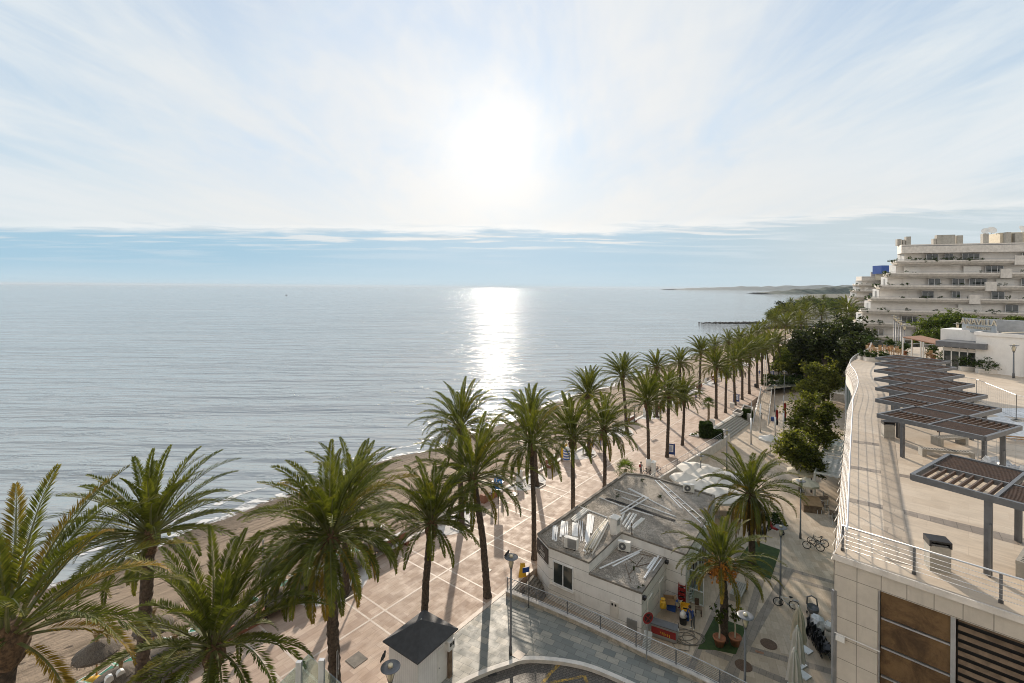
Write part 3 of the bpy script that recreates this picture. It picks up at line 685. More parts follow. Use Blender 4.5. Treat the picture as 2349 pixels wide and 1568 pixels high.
def pillar():
    root = thing('stone_pillar', '', 'pillar'); b = MB()
    pr = [(-.19, 0), (.19, 0), (.19, 1.1)]+[(.19*math.cos(a), 1.1+.19*math.sin(a)) for a in (PI*.25, PI*.5, PI*.75)]+[(-.19, 1.1)]
    n = len(pr); vs = [(x, -.13, z) for x, z in pr]+[(x, .13, z) for x, z in pr]
    b.add(vs, [tuple(range(n)), tuple(range(2*n-1, n-1, -1))]+[(i, n+i, n+(i+1) % n, (i+1) % n) for i in range(n)])
    b.build('pillar_slab', M['whitepaint'], root, fix=True)
    b = MB(); b.box((0, 0, .06), (.46, .34, .12)); b.build('pillar_foot', M['stone'], root); return root
def bench():
    root = thing('brick_bench', '', 'bench')
    b = MB(); b.box((0, -.25, .5), (2.2, .26, 1.0)); b.build('brick_back', M['brick'], root)
    b = MB(); b.box((0, -.25, 1.03), (2.3, .34, .06)); b.build('coping', M['marble'], root)
    b = MB(); b.box((-.95, .1, .19), (.28, .44, .38)); b.box((.95, .1, .19), (.28, .44, .38)); b.build('brick_foot', M['brick'], root)
    b = MB(); b.box((0, .13, .42), (2.24, .52, .08)); b.build('seat', M['marble'], root); return root
def brickbox():
    root = thing('brick_planter', '', 'planter'); b = MB(); b.box((0, .28, .28), (1.8, .08, .56)); b.box((0, -.28, .28), (1.8, .08, .56)); b.build('brick_wall', M['brick'], root)
    b = MB(); b.box((0, 0, .5), (1.8, .48, .08)); b.build('soil', M['soil'], root)
    for x in (-1.05, 1.05):
        b = MB(); b.box((x, 0, .42), (.34, .66, .84)); b.build('brick_pier', M['brick'], root)
    b = MB(); b.beam((.1, .326, .28), (.1, .345, .28), .17, .17, up=(1, 0, 1)); b.build('tile_badge', M['marble'], root); return root
first = {}
def place(key, mk, loc, rz, label, group, **k):
    if key not in first:
        o = mk(); first[key] = o; o.location = loc; o.rotation_euler = (0, 0, rz); o['label'] = label; o['group'] = group; return o
    return dup(first[key], loc, rz, label, group)
opens = (3, 5, 8)
def ordn(i): return ORD[i] if i < len(ORD) else f'number {i+1}'
nr = nb = 0
for j in range(-3, 14):
    s0 = BAY*j; a = j+3
    # semicircle of white paving and square tree pit, both laid into the promenade
    for k, o in enumerate((-.95, -.45)):
        place('pillar', pillar, W(s0+o, .42, .11), ANG, f'{"left" if k == 0 else "right"} white round-topped pillar of the {ordn(a)} pair along the sea railing', 'white pillars in pairs along the sea railing')
    L = 4.35
    def rail(sa, lab):
        place('rail', lambda: baserail(L), W(sa, .15, .11), ANG, lab, 'black railings along the sea edge of the promenade')
    rail(s0-.05+.0, f'black bar railing right after the {ordn(a)} pair of white pillars') if j not in () else None
    if j not in opens and j+1 not in opens or j in opens: pass
    mid = s0+BAY/2
    if j+1 not in opens: rail(mid+1.18, f'black bar railing leading up to the {ordn(a+1)} pair of white pillars')
    if j % 2 == 0: place('bench', bench, W(mid, .55, 0), ANG+PI if False else ANG, f'{ordn(nb)} brick bench with a white stone seat along the sea railing', 'brick benches along the sea railing') if False else None
    if j % 2 == 0:
        o = place('bench', bench, W(mid, .55, 0), ANG+PI, f'{ordn(nb)} brick bench with a white stone seat along the sea railing', 'brick benches along the sea railing'); nb += 1
    else:
        o = place('brickbox', brickbox, W(mid, .5, 0), ANG+PI, f'{ordn(nr)} low brick planter with two piers along the sea railing', 'brick planters along the sea railing'); nr += 1
b = MB(); b2 = MB(); b3 = MB()
for j in range(-3, 14):
    s0 = BAY*j; P = [W(s0+2.9*math.cos(PI*i/16), .34+2.75*math.sin(PI*i/16), .012) for i in range(17)]
    b.face(*P)
    q = [W(s0+x, 2.4+y, .016) for x, y in ((-.75, -.75), (.75, -.75), (.75, .75), (-.75, .75))]; b2.face(*q)
    for i in range(4): b3.beam(q[i]+Vector((0, 0, .025)), q[(i+1) % 4]+Vector((0, 0, .025)), .12, .08)
struct('paved_semicircles', b, M['marble']); struct('tree_pit_soil', b2, M['soil']); struct('tree_pit_kerb', b3, M['stone'])
# stairs down to the beach with black zigzag rails
def beachstair(j, label):
    s0 = BAY*j-2.4; t = thing('beach_stairs', label, 'stairs', tuple(W(s0, -1, -1.3)))
    b = MB()
    for i in range(7): b.prism([tuple(W(*p))[:2] for p in ((s0-1.1, -.06-i*.3), (s0+1.1, -.06-i*.3), (s0+1.1, -.36-i*.3), (s0-1.1, -.36-i*.3))], -2.2, -.02-i*.2)
    b.build('step_block', M['concrete'], t, world=True, fix=True)
    for x in (-1.1, 1.1):
        b = MB(); p0, p1 = W(s0+x, .1, .95), W(s0+x, -2.2, -.5); b.tube([p0, p1], .025, 6); zz = []
        for i in range(9): f = i/8; p = p0.lerp(p1, f); zz.append(p+Vector((0, 0, -.05 if i % 2 == 0 else -.85)))
        b.tube(zz, .014, 5)
        for f in (0.02, .5, 1): p = p0.lerp(p1, f); b.tube([p, p-Vector((0, 0, 1.0))], .022, 6)
        b.build('zigzag_rail', M['black'], t, world=True)
for i, j in enumerate(opens): beachstair(j, ['nearest', 'second', 'farthest'][i]+' flight of beach steps with black zigzag handrails')
# modern black lamp posts with a white box arm at the railing
def boxlamp():
    root = thing('promenade_lamp', '', 'lamp post'); b = MB(); b.tube([(0, 0, 0), (0, 0, 2.75)], [.085, .06], 10); b.build('post', M['black'], root, smooth=True)
    b = MB(); b.lathe([(.14, 0), (.14, .06), (.09, .12)], n=10); b.build('base', M['black'], root)
    b = MB(); b.beam((0, -.15, 2.85), (0, 1.25, 2.85), .2, .2); b.build('light_box', M['whitepaint'], root)
    b = MB(); b.ball((0, -.1, 3.02), .09); b.build('sensor_cap', M['whitemetal'], root); return root
for i, (s, t_) in enumerate(((-5.2, 1.0), (3.2, .9), (56, .9), (81, .9), (106, .9))):
    place('boxlamp', boxlamp, W(s, t_, 0), ANG-PI*.55, f'{ordn(i)} black lamp post with a white box arm by the sea railing', 'black lamp posts by the sea railing')
# white notices and beach signs
def sign(label, base, h, w, hh, face_m, post_m, rz, bars=1, name='information_sign', z0=None):
    t = thing(name, label, 'sign', tuple(base), None, rz)
    for x in ((0,) if bars == 1 else (-w/2-.04, w/2+.04)):
        b = MB(); b.tube([(x, 0, 0), (x, 0, h)], .05 if bars == 1 else .035, 8); b.build('post', M[post_m], t)
    b = MB(); b.box((0, -.06 if bars == 1 else 0, h-hh/2), (w, .05, hh)); b.build('panel', M[face_m], t); return t
t = sign('tall blue playground sign with white figure on a black post', px(1143, 1156), 3.05, .86, 1.5, 'bluesign', 'black', math.radians(-12))
b = MB()
for (x, z, r) in ((-.2, 2.72, .07), (.15, 2.35, .1), (-.1, 2.2, .05), (.2, 1.95, .07), (-.22, 1.9, .04), (.05, 2.6, .035), (.25, 2.75, .03)): b.lathe([(r, 0), (r, .012)], (0, 0, 0), 10); k = len(b.v); [b.v.__setitem__(i, (b.v[i][0]+x, -.088-b.v[i][2], b.v[i][1]+z)) for i in range(k-20, k)]
b.beam((-.2, -.092, 2.66), (-.2, -.092, 2.42), .07, .01, up=(0, 1, 0)); b.beam((-.2, -.092, 2.44), (-.3, -.092, 2.22), .05, .01, up=(0, 1, 0)); b.beam((-.2, -.092, 2.44), (-.1, -.092, 2.24), .05, .01, up=(0, 1, 0)); b.beam((-.34, -.092, 2.66), (-.06, -.092, 2.55), .04, .01, up=(0, 1, 0))
b.build('pictogram', M['whitepaint'], t)
b = MB(); b.box((0, -.06, 1.42), (.86, .05, .2)); b.build('footer_panel', M['whitepaint'], t)
def board(label, base, rz, w=1.1, h=1.75, hh=1.45):
    t = thing('information_board', label, 'notice board', tuple(base), 'blue information boards', rz)
    for x in (-w/2, w/2):
        b = MB(); b.tube([(x, 0, 0), (x, 0, h)], .04, 8); b.build('post', M['navy'], t)
    b = MB(); b.box((0, 0, h-hh/2-.1), (w-.08, .08, hh)); b.build('frame', M['navy'], t)
    b = MB(); b.box((0, -.045, h-hh/2), (w*.66, .012, hh*.66)); b.build('poster', M['whitemetal'], t)
    b = MB()
    for k in range(6): b.box((-.04*(k % 2), -.054, h-.5-k*.12), (w*.5-.1*(k % 3), .006, .045))
    b.build('print_lines', M['blue'], t); return t
board('blue framed information board behind the palm near the white building', px(1538, 1046), math.radians(-20))
board('blue framed information board by the palm near the broad steps', px(1689, 924), math.radians(-15))
board('farthest blue framed information board at the end of the palm avenue', px(1770, 866), math.radians(-15))
sign('white notice panel between two blue posts at the sea railing', px(1369.5, 1028), 2.6, .9, 2.0, 'whitepaint', 'navy', math.radians(-10), 2)
# striped cabinet and yellow box at the beach entrance
t = thing('striped_cabinet', 'blue and white striped round-topped cabinet at the beach entrance', 'cabinet', tuple(W(33.9, 1.0, 0)))
b = MB(); b.lathe([(.42, 0), (.45, .3), (.45, 1.5), (.36, 1.7), (.12, 1.8)], n=14); b.build('body', M['whitepaint'], t, smooth=True)
for k in range(4): b = MB(); b.lathe([(.455, .18+k*.36), (.458, .34+k*.36)], n=14); b.build('stripe', M['blue'], t)
t = thing('yellow_bin', 'yellow box with a pale ball on top behind the striped cabinet', 'bin', tuple(W(34.5, .2, -.02)))
b = MB(); b.box((0, 0, .95), (.8, .5, 1.9), ANG); b.build('body', M['yellow'], t); b = MB(); b.ball((0, 0, 2.05), .2); b.build('ball', M['whitepaint'], t, smooth=True)
# gate posts at the railing near the blue sign
for i, (x, y, m) in enumerate(((1128.5, 1156, 'navy'), (1154, 1158, 'galv'))):
    pass
for i, (s, tt, h, m, lab) in enumerate(((19.2, .5, 1.7, 'whitemetal', 'white square gate post right behind the blue playground sign'), (20.6, .7, 1.25, 'galv', 'grey square post standing at a dark floor hatch by the railing'))):
    t = thing('gate_post', lab, 'post', tuple(W(s, tt, 0))); b = MB(); b.box((0, 0, h/2), (.22, .22, h), ANG); b.build('post_body', M[m], t); b = MB(); b.box((0, 0, h+.03), (.27, .27, .06), ANG); b.build('cap', M['steel'], t)
b = MB(); p = W(21.3, 1.9, .02); b.box(p, (.9, .8, .03), ANG); tag(b.build('floor_hatch', M['black']), 'dark open floor hatch in the paving by the grey post', 'hatch')
b = MB(); p = px(818, 1514); p.z = .012
b.box(p, (.95, .95, .024), ANG); t = tag(b.build('drain_grate', M['darkconc']), 'square metal drain grate in pink paving left of the hut', 'drain')
for i, (x, y, z, lab) in enumerate(((1116, 1309, .0, 'square tile-filled inspection cover on pink paving between two palms'), (1190, 1503, 0, 'square inspection cover beside the foot of the tall street lamp'), (1385, 1092, 0, 'small square inspection cover in the promenade above the white building'))):
    b = MB(); p = px(x, y); p.z = .01; b.box(p, (.62, .62, .02), ANG); tag(b.build('inspection_cover', M['line']), lab, 'manhole cover')
# ================================================================ PALMS
def crown_mesh(name, seed, nf=54, L=4.2, pairs=50, droop=1.0, lo=-38, hi=86, width=.05, dead=0.0, rachis_n=4, upright=0.0, yellow=.25):
    r = random.Random(seed); V = []; F = []; A = []; MI = []
    def quad(p, age, mi):
        b = len(V); V.extend(p); A.extend([age]*len(p)); F.append(tuple(range(b, b+len(p)))); MI.append(mi)
    for i in range(nf):
        f = (i+.5)/nf; az = i*2.39996+r.uniform(-.25, .25)
        el = math.radians(hi+(lo-hi)*(f**.82)+r.uniform(-7, 7))
        ln = L*(.72+.28*math.sin(PI*min(1, .18+f*.9)))*r.uniform(.88, 1.08)
        age = 0.0
        if f > .8: age = r.choice([0, 0, .15, .35, .55])*(yellow*4)*r.uniform(.4, 1)
        elif r.random() < .12: age = r.uniform(.05, .3)*yellow*4
        age = min(age, .65)
        if dead and f > 1-dead: age = r.uniform(.85, 1.0); el = math.radians(r.uniform(-70, -30)); ln *= .9
        h = Vector((math.cos(az), math.sin(az), 0)); n = 14; P = [h*.16+Vector((0, 0, -.35*f))]
        e = el; k = droop*(.62+.75*f)*r.uniform(.8, 1.2); tw = r.uniform(-.5, .5); dirs = []
        for q in range(n):
            t = q/n; e2 = e-k*t*t*1.5-(k*.25*t)
            e2 = max(e2, math.radians(-86)); hh = Matrix.Rotation(tw*t*.5, 3, 'Z') @ h
            d = hh*math.cos(e2)+Vector((0, 0, math.sin(e2))); dirs.append((d, hh)); P.append(P[-1]+d*(ln/n))
        dirs.append(dirs[-1])
        # rachis
        for q in range(0, n):
            p0, p1 = P[q], P[q+1]; d, hh = dirs[q]; s = d.cross(Vector((0, 0, 1)) if abs(d.z) < .97 else hh).normalized()
            w0 = .055*(1-q/n)**1.2+.008; w1 = .055*(1-(q+1)/n)**1.2+.008; up = s.cross(d).normalized()
            quad([p0-s*w0, p0+s*w0, p1+s*w1, p1-s*w1], max(age, 0), 1)
            quad([p0-s*w0-up*0, p0-up*w0*1.3, p1-up*w1*1.3, p1-s*w1], age, 1); quad([p0-up*w0*1.3, p0+s*w0, p1+s*w1, p1-up*w1*1.3], age, 1)
        roll = r.uniform(-.35, .35)
        for q in range(pairs):
            t = .20+.80*(q+r.uniform(-.3, .3))/pairs; t = min(.999, max(.18, t)); x = t*n; qi = int(x); p = P[qi].lerp(P[qi+1], x-qi); d, hh = dirs[qi]
            s = d.cross(Vector((0, 0, 1)) if abs(d.z) < .97 else hh).normalized(); up = s.cross(d).normalized()
            ll = ln*.112*(max(.15, math.sin(PI*min(1, (t*.94+.02))))**.75)*r.uniform(.85, 1.12)*(1.05 if not age > .8 else .8)
            fw = .75+.55*t
            for sg in (-1, 1):
                vang = .55+r.uniform(-.25, .25)+roll*sg*.4
                if age > .8: vang = -.7+r.uniform(-.2, .2)
                ld = (s*sg*math.cos(vang)+up*math.sin(vang)+d*fw).normalized()
                pt = p+ld*ll+Vector((0, 0, -ll*ll*.22*droop)); pm = p+ld*ll*.45; wv = ld.cross(up).normalized()*width*.5
                a = age*(1 if age > .8 else r.uniform(.6, 1.2))+(.12*yellow*2 if t > .8 else 0)
                b = len(V); V.extend([p, pm+wv, pt, pm-wv]); A.extend([a*.7, a*.85, min(1, a*1.1+(.06 if age < .8 else 0)), a*.85]); F.append((b, b+1, b+2, b+3)); MI.append(0)
    me = bpy.data.meshes.new(name); me.from_pydata([tuple(v) for v in V], [], F)
    me.materials.append(M['palm']); me.materials.append(M['rachis']); me.polygons.foreach_set('material_index', MI)
    at = me.attributes.new('age', 'FLOAT', 'POINT'); at.data.foreach_set('value', A); me.update(); return me
CR = [crown_mesh('crown', 11+i, nf=54, pairs=62, L=4.7, width=.062, droop=(.62, .75, .85, .66)[i], yellow=(.1, .2, .3, .12)[i], lo=(-12, -22, -30, -8)[i]) for i in range(4)]
CRB = crown_mesh('crown', 77, nf=92, pairs=66, L=5.4, droop=.95, lo=-26, yellow=.45, width=.06)          # the big full crown
CRN = crown_mesh('crown', 78, nf=42, pairs=76, L=5.2, droop=.72, lo=-6, yellow=.75, width=.05)
CRD = crown_mesh('crown', 79, nf=48, pairs=62, L=4.8, droop=.85, lo=-10, yellow=.8, width=.056)
CRF = [crown_mesh('crown', 31+i, nf=50, pairs=30, L=4.7, droop=.75+.15*i, width=.10, lo=-18-8*i, yellow=.15) for i in range(2)]   # far ones
def trunk_mb(pts, r0, r1, rings, rnd):
    b = MB(); n = 10; vs = []; m = rings
    for i in range(m+1):
        t = i/m; x = t*(len(pts)-1); q = min(int(x), len(pts)-2); p = pts[q].lerp(pts[q+1], x-q)
        r = r0+(r1-r0)*t+(.10*math.exp(-t*18)); r *= 1+(.07 if i % 2 else -.04)
        for k in range(n):
            a = 2*PI*k/n+(i % 2)*PI/n; q2 = r*(1+rnd.uniform(-.06, .06)); vs.append((p.x+math.cos(a)*q2, p.y+math.sin(a)*q2, p.z))
    b.add(vs, [(i*n+k, i*n+(k+1) % n, (i+1)*n+(k+1) % n, (i+1)*n+k) for i in range(m) for k in range(n)]); return b
NP = [0]
def palm(base, top, label, group, crown, scale=1.0, r0=.24, r1=.2, boss=.38, rz=None, rings=None, extra=None):
    NP[0] += 1; rnd = random.Random(NP[0]*7+1)
    base = Vector(base); top = Vector(top)
    t = thing('date_palm', label, 'palm', tuple(base), group); d = top-base
    if abs(d.x) < .4 and abs(d.y) < .1: d.y += rnd.uniform(-.35, .35)
    mid = Vector((d.x*.35+rnd.uniform(-.12, .12), d.y*.35+rnd.uniform(-.12, .12), d.z*.5))
    H = d.z; k = rings or max(14, int(H*4.5))
    P = [Vector((0, 0, -.1)), mid*.5+Vector((0, 0, mid.z*0)), mid, (mid+d)/2, d]; P[1].z = d.z*.25
    trunk_mb(P, r0, r1, k, rnd).build('trunk', M['bark'], t)
    b = MB(); b.lathe([(r1*1.05, -1.25), (boss*.72, -1.1), (boss, -.75), (boss*1.02, -.4), (boss*.8, -.1), (boss*.5, .15)], tuple(d), 12, rag=.13, rnd=rnd); b.build('leaf_base', M['boss'], t)
    c = link('crown', crown, t); c.location = d; q_ = rnd.uniform(.9, 1.08); c.scale = (scale*q_, scale*rnd.uniform(.92, 1.06), scale*rnd.uniform(.92, 1.1)); c.rotation_euler = (rnd.uniform(-.13, .13), rnd.uniform(-.13, .13), rnd.uniform(0, 6.28) if rz is None else rz)
    return t, d
GS = 'date palms in the row along the sea railing'; GL = 'date palms in the inland row of the promenade'
def top_at(base, x, y): p = pd(x, y, base.y); return p
# sea row: (index, crown-base pixel or None, label)
seal = {-1: ((345, 1215), 'tall date palm left of the picture with its crown against the shoreline and foam'),
 0: ((797, 1140), 'date palm behind the big full palm, in the paved semicircle left of the white pillars'),
 1: ((1055, 978), 'tall date palm whose crown stands against the glitter, nearest the sun path'),
 2: ((1218, 960), 'date palm by the sea railing half hidden behind the palm left of the white building'),
 3: ((1348, 904), 'date palm in a hexagonal pit beside the striped cabinet'),
 4: ((1428, 860), 'date palm by the sea railing just past the white notice panel'),
 5: ((1506, 841), 'date palm by the second flight of beach steps'),
 6: ((1558, 832), 'date palm in the sea row, next beyond the second beach steps')}
for j in range(-1, 14):
    base = W(BAY*j, 2.4, 0)
    if j in seal:
        (x, y), lab = seal[j]; top = top_at(base, x, y)
    else:
        top = base+Vector((R0.uniform(-.3, .3), 0, R0.uniform(8.4, 9.6))); lab = f'{ORD[j+1]} date palm from the near end of the sea railing row, far along the promenade'
    palm(base, top, lab, GS, CR[j % 4] if j < 8 else CRF[j % 2], {-1: 1.1, 1: 1.12}.get(j, R0.uniform(.9, 1.02)), .33 if j == -1 else .26, .29 if j == -1 else .21, .42 if j == -1 else .35)
# inland row: (base s or pixel, crown-base pixel, crown, scale, label)
inl = [
 ((-18.9, 11.0), (20, 1440), CRN, 1.0, 'near date palm cut by the left edge with yellowing orange-tipped fronds', .34, .55),
 ((-12.4, 11.0), (490, 1470), CR[0], 1.1, 'short dark green date palm in front of the beach parasols, lower left', .32, .44),
 ((-6.1, 11.0), (757, 1222), CRB, 1.0, 'biggest date palm with a huge full drooping crown and thick leaf bases', .32, .5),
 ((0, 11.0), (990, 1190), CR[3], .93, 'date palm rising behind the dark-roofed white hut', .24, .4),
 ((6.3, 11.0), (1085, 1090), CR[1], 1.12, 'leaning date palm in a square white-kerbed pit beside the tall street lamp', .26, .38),
 ((12.45, 10.9), (1218, 1012), CR[2], 1.0, 'date palm close to the black sign on the corner of the white building', .21, .36),
 ((18.7, 11.0), (1313, 1000), CR[3], 1.0, 'date palm straight behind the left edge of the gravel roof', .21, .37),
 ((25.0, 11.0), (1384, 978), CR[1], 1.05, 'date palm with sparse spread fronds behind the gravel roof', .2, .36),
 ((37.4, 10.9), (1483, 919), CR[0], 1.05, 'date palm beside the small fan palm, wrapped in white near its foot', .2, .32),
 ((43.6, 11.0), (1532, 899), CR[2], .95, 'date palm with the blue information board right at its trunk', .22, .3),
 ((49.9, 11.0), (1568, 912), CR[3], .88, 'slim date palm in a square pit left of the clipped round bush', .2, .3),
 ((68.3, 10.9), (1641, 838), CR[1], 1.0, 'tall date palm standing at the head of the broad grey steps', .24, .32),
 ((73.5, 11.2), (1667, 858), CRF[0], .62, 'thin palm with a small sparse crown by the head of the steps', .22, .22),
 ((80.9, 11.2), (1683, 832), CR[2], .95, 'date palm in front of the blue board near the broad steps', .24, .3),
 ((86.8, 11.2), (1700, 818), CR[0], 1.0, 'date palm right behind the blue board near the broad steps', .24, .3),
 ((93.6, 11.2), (1721, 806), CR[3], 1.0, 'date palm level with the top of the access ramp', .26, .3),
 ((101.6, 11.3), (1738, 804), CRF[0], 1.0, 'date palm next past the top of the access ramp', .26, .3),
 ((107, 11.3), (1747, 799), CRF[1], 1.0, 'second date palm past the top of the access ramp', .24, .3),
 ((117, 11.4), (1757, 795), CRF[0], .95, 'third date palm past the top of the access ramp', .24, .3),
 ((123.5, 11.4), (1769, 783), CRF[1], 1.0, 'date palm behind the farthest blue information board', .24, .3),
 ((127.5, 12.4), (1784, 785), CRF[0], 1.0, 'last date palm of the inland row against the garden trees', .24, .3)]
for (s, tt), (x, y), cr, sc_, lab, r0, boss in inl:
    base = W(s, tt, 0); palm(base, top_at(base, x, y), lab, GL, cr, sc_, r0, r0*.88, boss)
# the two plaza palms
pb = px(1660, 1470, ZL); P2, d2 = palm(pb, pd(1652, 1285, pb.y), 'plaza date palm with orange date clusters beside the white building', None, CRD, .88, .27, .24, .42, rz=1.2)
r = random.Random(4)
for k in range(8):
    a = k*.8+.3; b = MB()
    c = Vector((math.cos(a)*.62, math.sin(a)*.62, -.42))+d2
    for q in range(60):
        e = Vector((r.gauss(0, .22), r.gauss(0, .22), r.gauss(-.12, .27))); p = c+e
        b.box(p, (.07, .07, .09), r.random())
        if q % 4 == 0: b.beam(d2+Vector((math.cos(a)*.2, math.sin(a)*.2, .1)), p, .014, .014)
    b.build('fruit_cluster', M['fruit'], P2)
pb = px(1725, 1292, ZL); P1, d1 = palm(pb, pd(1718, 1125, pb.y), 'plaza date palm with a skirt of hanging brown dead fronds', None, CRD, 1.02, .27, .24, .42, rz=3.6)
CDEAD = crown_mesh('dead_frond', 91, nf=30, pairs=48, L=4.8, droop=1.3, lo=-45, hi=-10, dead=1.0, width=.07)
c = link('dead_fronds', CDEAD, P1); c.location = d1; c.rotation_euler = (0, 0, .4)
# small fan palms
def fanpalm(base, h, label, seed, R=.95):
    t = thing('fan_palm', label, 'palm', tuple(base), 'small fan palms on the promenade'); r = random.Random(seed)
    trunk_mb([Vector((0, 0, -.05)), Vector((.04, 0, h*.5)), Vector((0, 0, h))], .2, .17, 14, r).build('trunk', mat('fan_palm_trunk', (.20, .15, .10), .95, var=.4, scale=8, bmp=.6), t)
    V = []; F = []
    for i in range(22):
        az = i*2.4; el = math.radians(80-115*(i/22)); d = Vector((math.cos(az)*math.cos(el), math.sin(az)*math.cos(el), math.sin(el))); c = Vector((0, 0, h))+d*R*.55
        s = d.cross(Vector((0, 0, 1))).normalized(); up = s.cross(d)
        b0 = len(V); V += [Vector((0, 0, h))-s*.012, Vector((0, 0, h))+s*.012, c+s*.012, c-s*.012]; F.append((b0, b0+1, b0+2, b0+3))
        for k in range(15):
            a = math.radians(-105+15*k); e = d*math.cos(a)+s*math.sin(a); ln = R*(.62 if abs(a) > 1.2 else .75)*r.uniform(.85, 1.1); wv = e.cross(up).normalized()*.04
            tip = c+e*ln-Vector((0, 0, ln*.25)); m = c+e*ln*.5+up*.03; b0 = len(V); V += [c, m+wv, tip, m-wv]; F.append((b0, b0+1, b0+2, b0+3))
    me = bpy.data.meshes.new('crown'); me.from_pydata([tuple(v) for v in V], [], F); me.materials.append(M['fan']); me.attributes.new('age', 'FLOAT', 'POINT'); link('crown', me, t); return t
fanpalm(W(31.2, 10.6, 0), 1.9, 'small bright green fan palm just beyond the gravel roof', 3, 1.25)
fanpalm(px(1625, 972), 3.4, 'young fan palm on the promenade above the clipped round bush', 5, 1.15)
# ================================================================ BROADLEAF TREES
def leaf_mesh(name, clumps, m, seed, n, size, flat=0.0, twigs=0):
    """leaf-sized faces gathered in clumps through the crown's volume"""
    r = random.Random(seed); V = []; F = []; tot = sum(c[3]**2 for c in clumps)
    for (cx, cy, cz, cr) in clumps:
        k = int(n*cr**2/tot); subs = [(r.gauss(0, .48), r.gauss(0, .48), r.gauss(0, .42)) for _ in range(max(5, k//26))]
        for q in range(k):
            sx_, sy_, sz_ = subs[q % len(subs)]; w_ = .2
            p = Vector((cx+cr*(sx_+r.gauss(0, w_)), cy+cr*(sy_+r.gauss(0, w_)), cz+cr*(sz_+r.gauss(0, w_*.8))*(1-flat)))
            u = Vector((r.gauss(0, 1), r.gauss(0, 1), r.gauss(0, .6))).normalized(); v = u.cross(Vector((r.gauss(0, 1), r.gauss(0, 1), r.gauss(0, 1)))).normalized()
            s = size*r.uniform(.6, 1.3); b = len(V); V += [p-u*s, p+v*s*.42, p+u*s, p-v*s*.42]; F.append((b, b+1, b+2, b+3))
    me = bpy.data.meshes.new(name); me.from_pydata([tuple(v) for v in V], [], F); me.materials.append(m); return me
def limbs(clumps, h0, r0, seed):
    b = MB(); r = random.Random(seed); b.tube([(0, 0, -.2), (.05, .03, h0*.5), (0, 0, h0)], [r0*1.25, r0, r0*.85], 9)
    for (cx, cy, cz, cr) in clumps:
        m = Vector((cx*.45+r.uniform(-.2, .2), cy*.45+r.uniform(-.2, .2), h0+(cz-h0)*.55)); b.tube([(0, 0, h0*.8), m, (cx, cy, cz)], [r0*.6, r0*.38, r0*.12], 6)
        for k in range(5):
            e = Vector((cx+r.gauss(0, cr*.5), cy+r.gauss(0, cr*.5), cz+r.gauss(0, cr*.45))); b.tube([m.lerp(Vector((cx, cy, cz)), .6), e], [r0*.14, r0*.04], 4)
    return b
def tree(base, clumps, label, cat='tree', m='leafmid', n=3500, size=.16, seed=1, r0=.16, h0=2, group=None, flat=0, name='tree'):
    t = thing(name, label, cat, tuple(base), group); limbs(clumps, h0, r0, seed).build('trunk', M['twig'], t)
    link('crown', leaf_mesh('crown', clumps, M[m], seed, n, size, flat), t); return t
def px_clumps(base, L, r):
    out = []
    for (x, y, cr, dy) in L:
        p = pd(x, y, base.y+dy); out.append((p.x-base.x, dy, p.z-base.z, cr))
    return out
# the open trees on the plaza
b0 = px(1870, 1075, ZL)
tree(b0, px_clumps(b0, [(1850, 940, 1.6, 0), (1885, 960, 1.5, .8), (1835, 975, 1.4, -1), (1900, 995, 1.3, 0), (1870, 1000, 1.5, -.5), (1905, 940, 1.0, .5), (1860, 915, 1.1, 1)], 1), 'open olive-green street tree in front of the curved glass facade', m='leafolive', n=9000, size=.2, seed=2, h0=2.2)
b0 = px(1835, 1130, ZL)
tree(b0, px_clumps(b0, [(1820, 1010, 1.35, 0), (1800, 1030, 1.0, -.6), (1845, 1030, 1.3, .5), (1865, 1060, 1.1, 0), (1825, 1050, 1.2, -.5), (1880, 1075, .8, -.3)], 1), 'nearer dark olive street tree beside the restaurant awnings', m='leafolive', n=8500, size=.18, seed=3, h0=2.0)
b0 = px(1890, 930, ZL)
tree(b0, px_clumps(b0, [(1870, 880, 2.3, 0), (1895, 860, 2.3, 1), (1850, 895, 1.9, -1), (1915, 880, 2.0, .5), (1885, 905, 2.0, -1), (1865, 850, 1.7, 2)], 1), 'yellowish street tree standing behind the open olive-green one', m='leafolive', n=9000, size=.28, seed=4, h0=2.4, r0=.2)
b0 = px(1905, 875, ZL+1)
tree(b0, px_clumps(b0, [(1885, 820, 2.8, 0), (1915, 825, 2.6, 1), (1900, 800, 2.2, -1), (1930, 800, 2.4, .5), (1865, 830, 2.0, 0), (1945, 815, 1.8, 0)], 1), 'tree with bare twigs and green tufts left of the terrace curve', m='leafmid', n=9000, size=.32, seed=5, h0=2.6, r0=.2)
b0 = px(1835, 860, .3)
tree(b0, px_clumps(b0, [(1830, 838, 2.6, 0), (1855, 835, 2.6, 1), (1810, 830, 2.4, -1), (1840, 818, 2.2, 0), (1870, 845, 2, 0)], 1), 'bushy bright green garden shrub tree below the dark tree mass', m='leafmid', n=8000, size=.34, seed=6, h0=1.2, r0=.18)
b0 = px(1800, 850, .3)
tree(b0, px_clumps(b0, [(1795, 830, 2.1, 0), (1812, 815, 2.0, 1), (1800, 815, 1.8, -1)], 1), 'small round garden tree at the end of the palm avenue', m='leafmid', n=4500, size=.3, seed=7, h0=1.2, r0=.15)
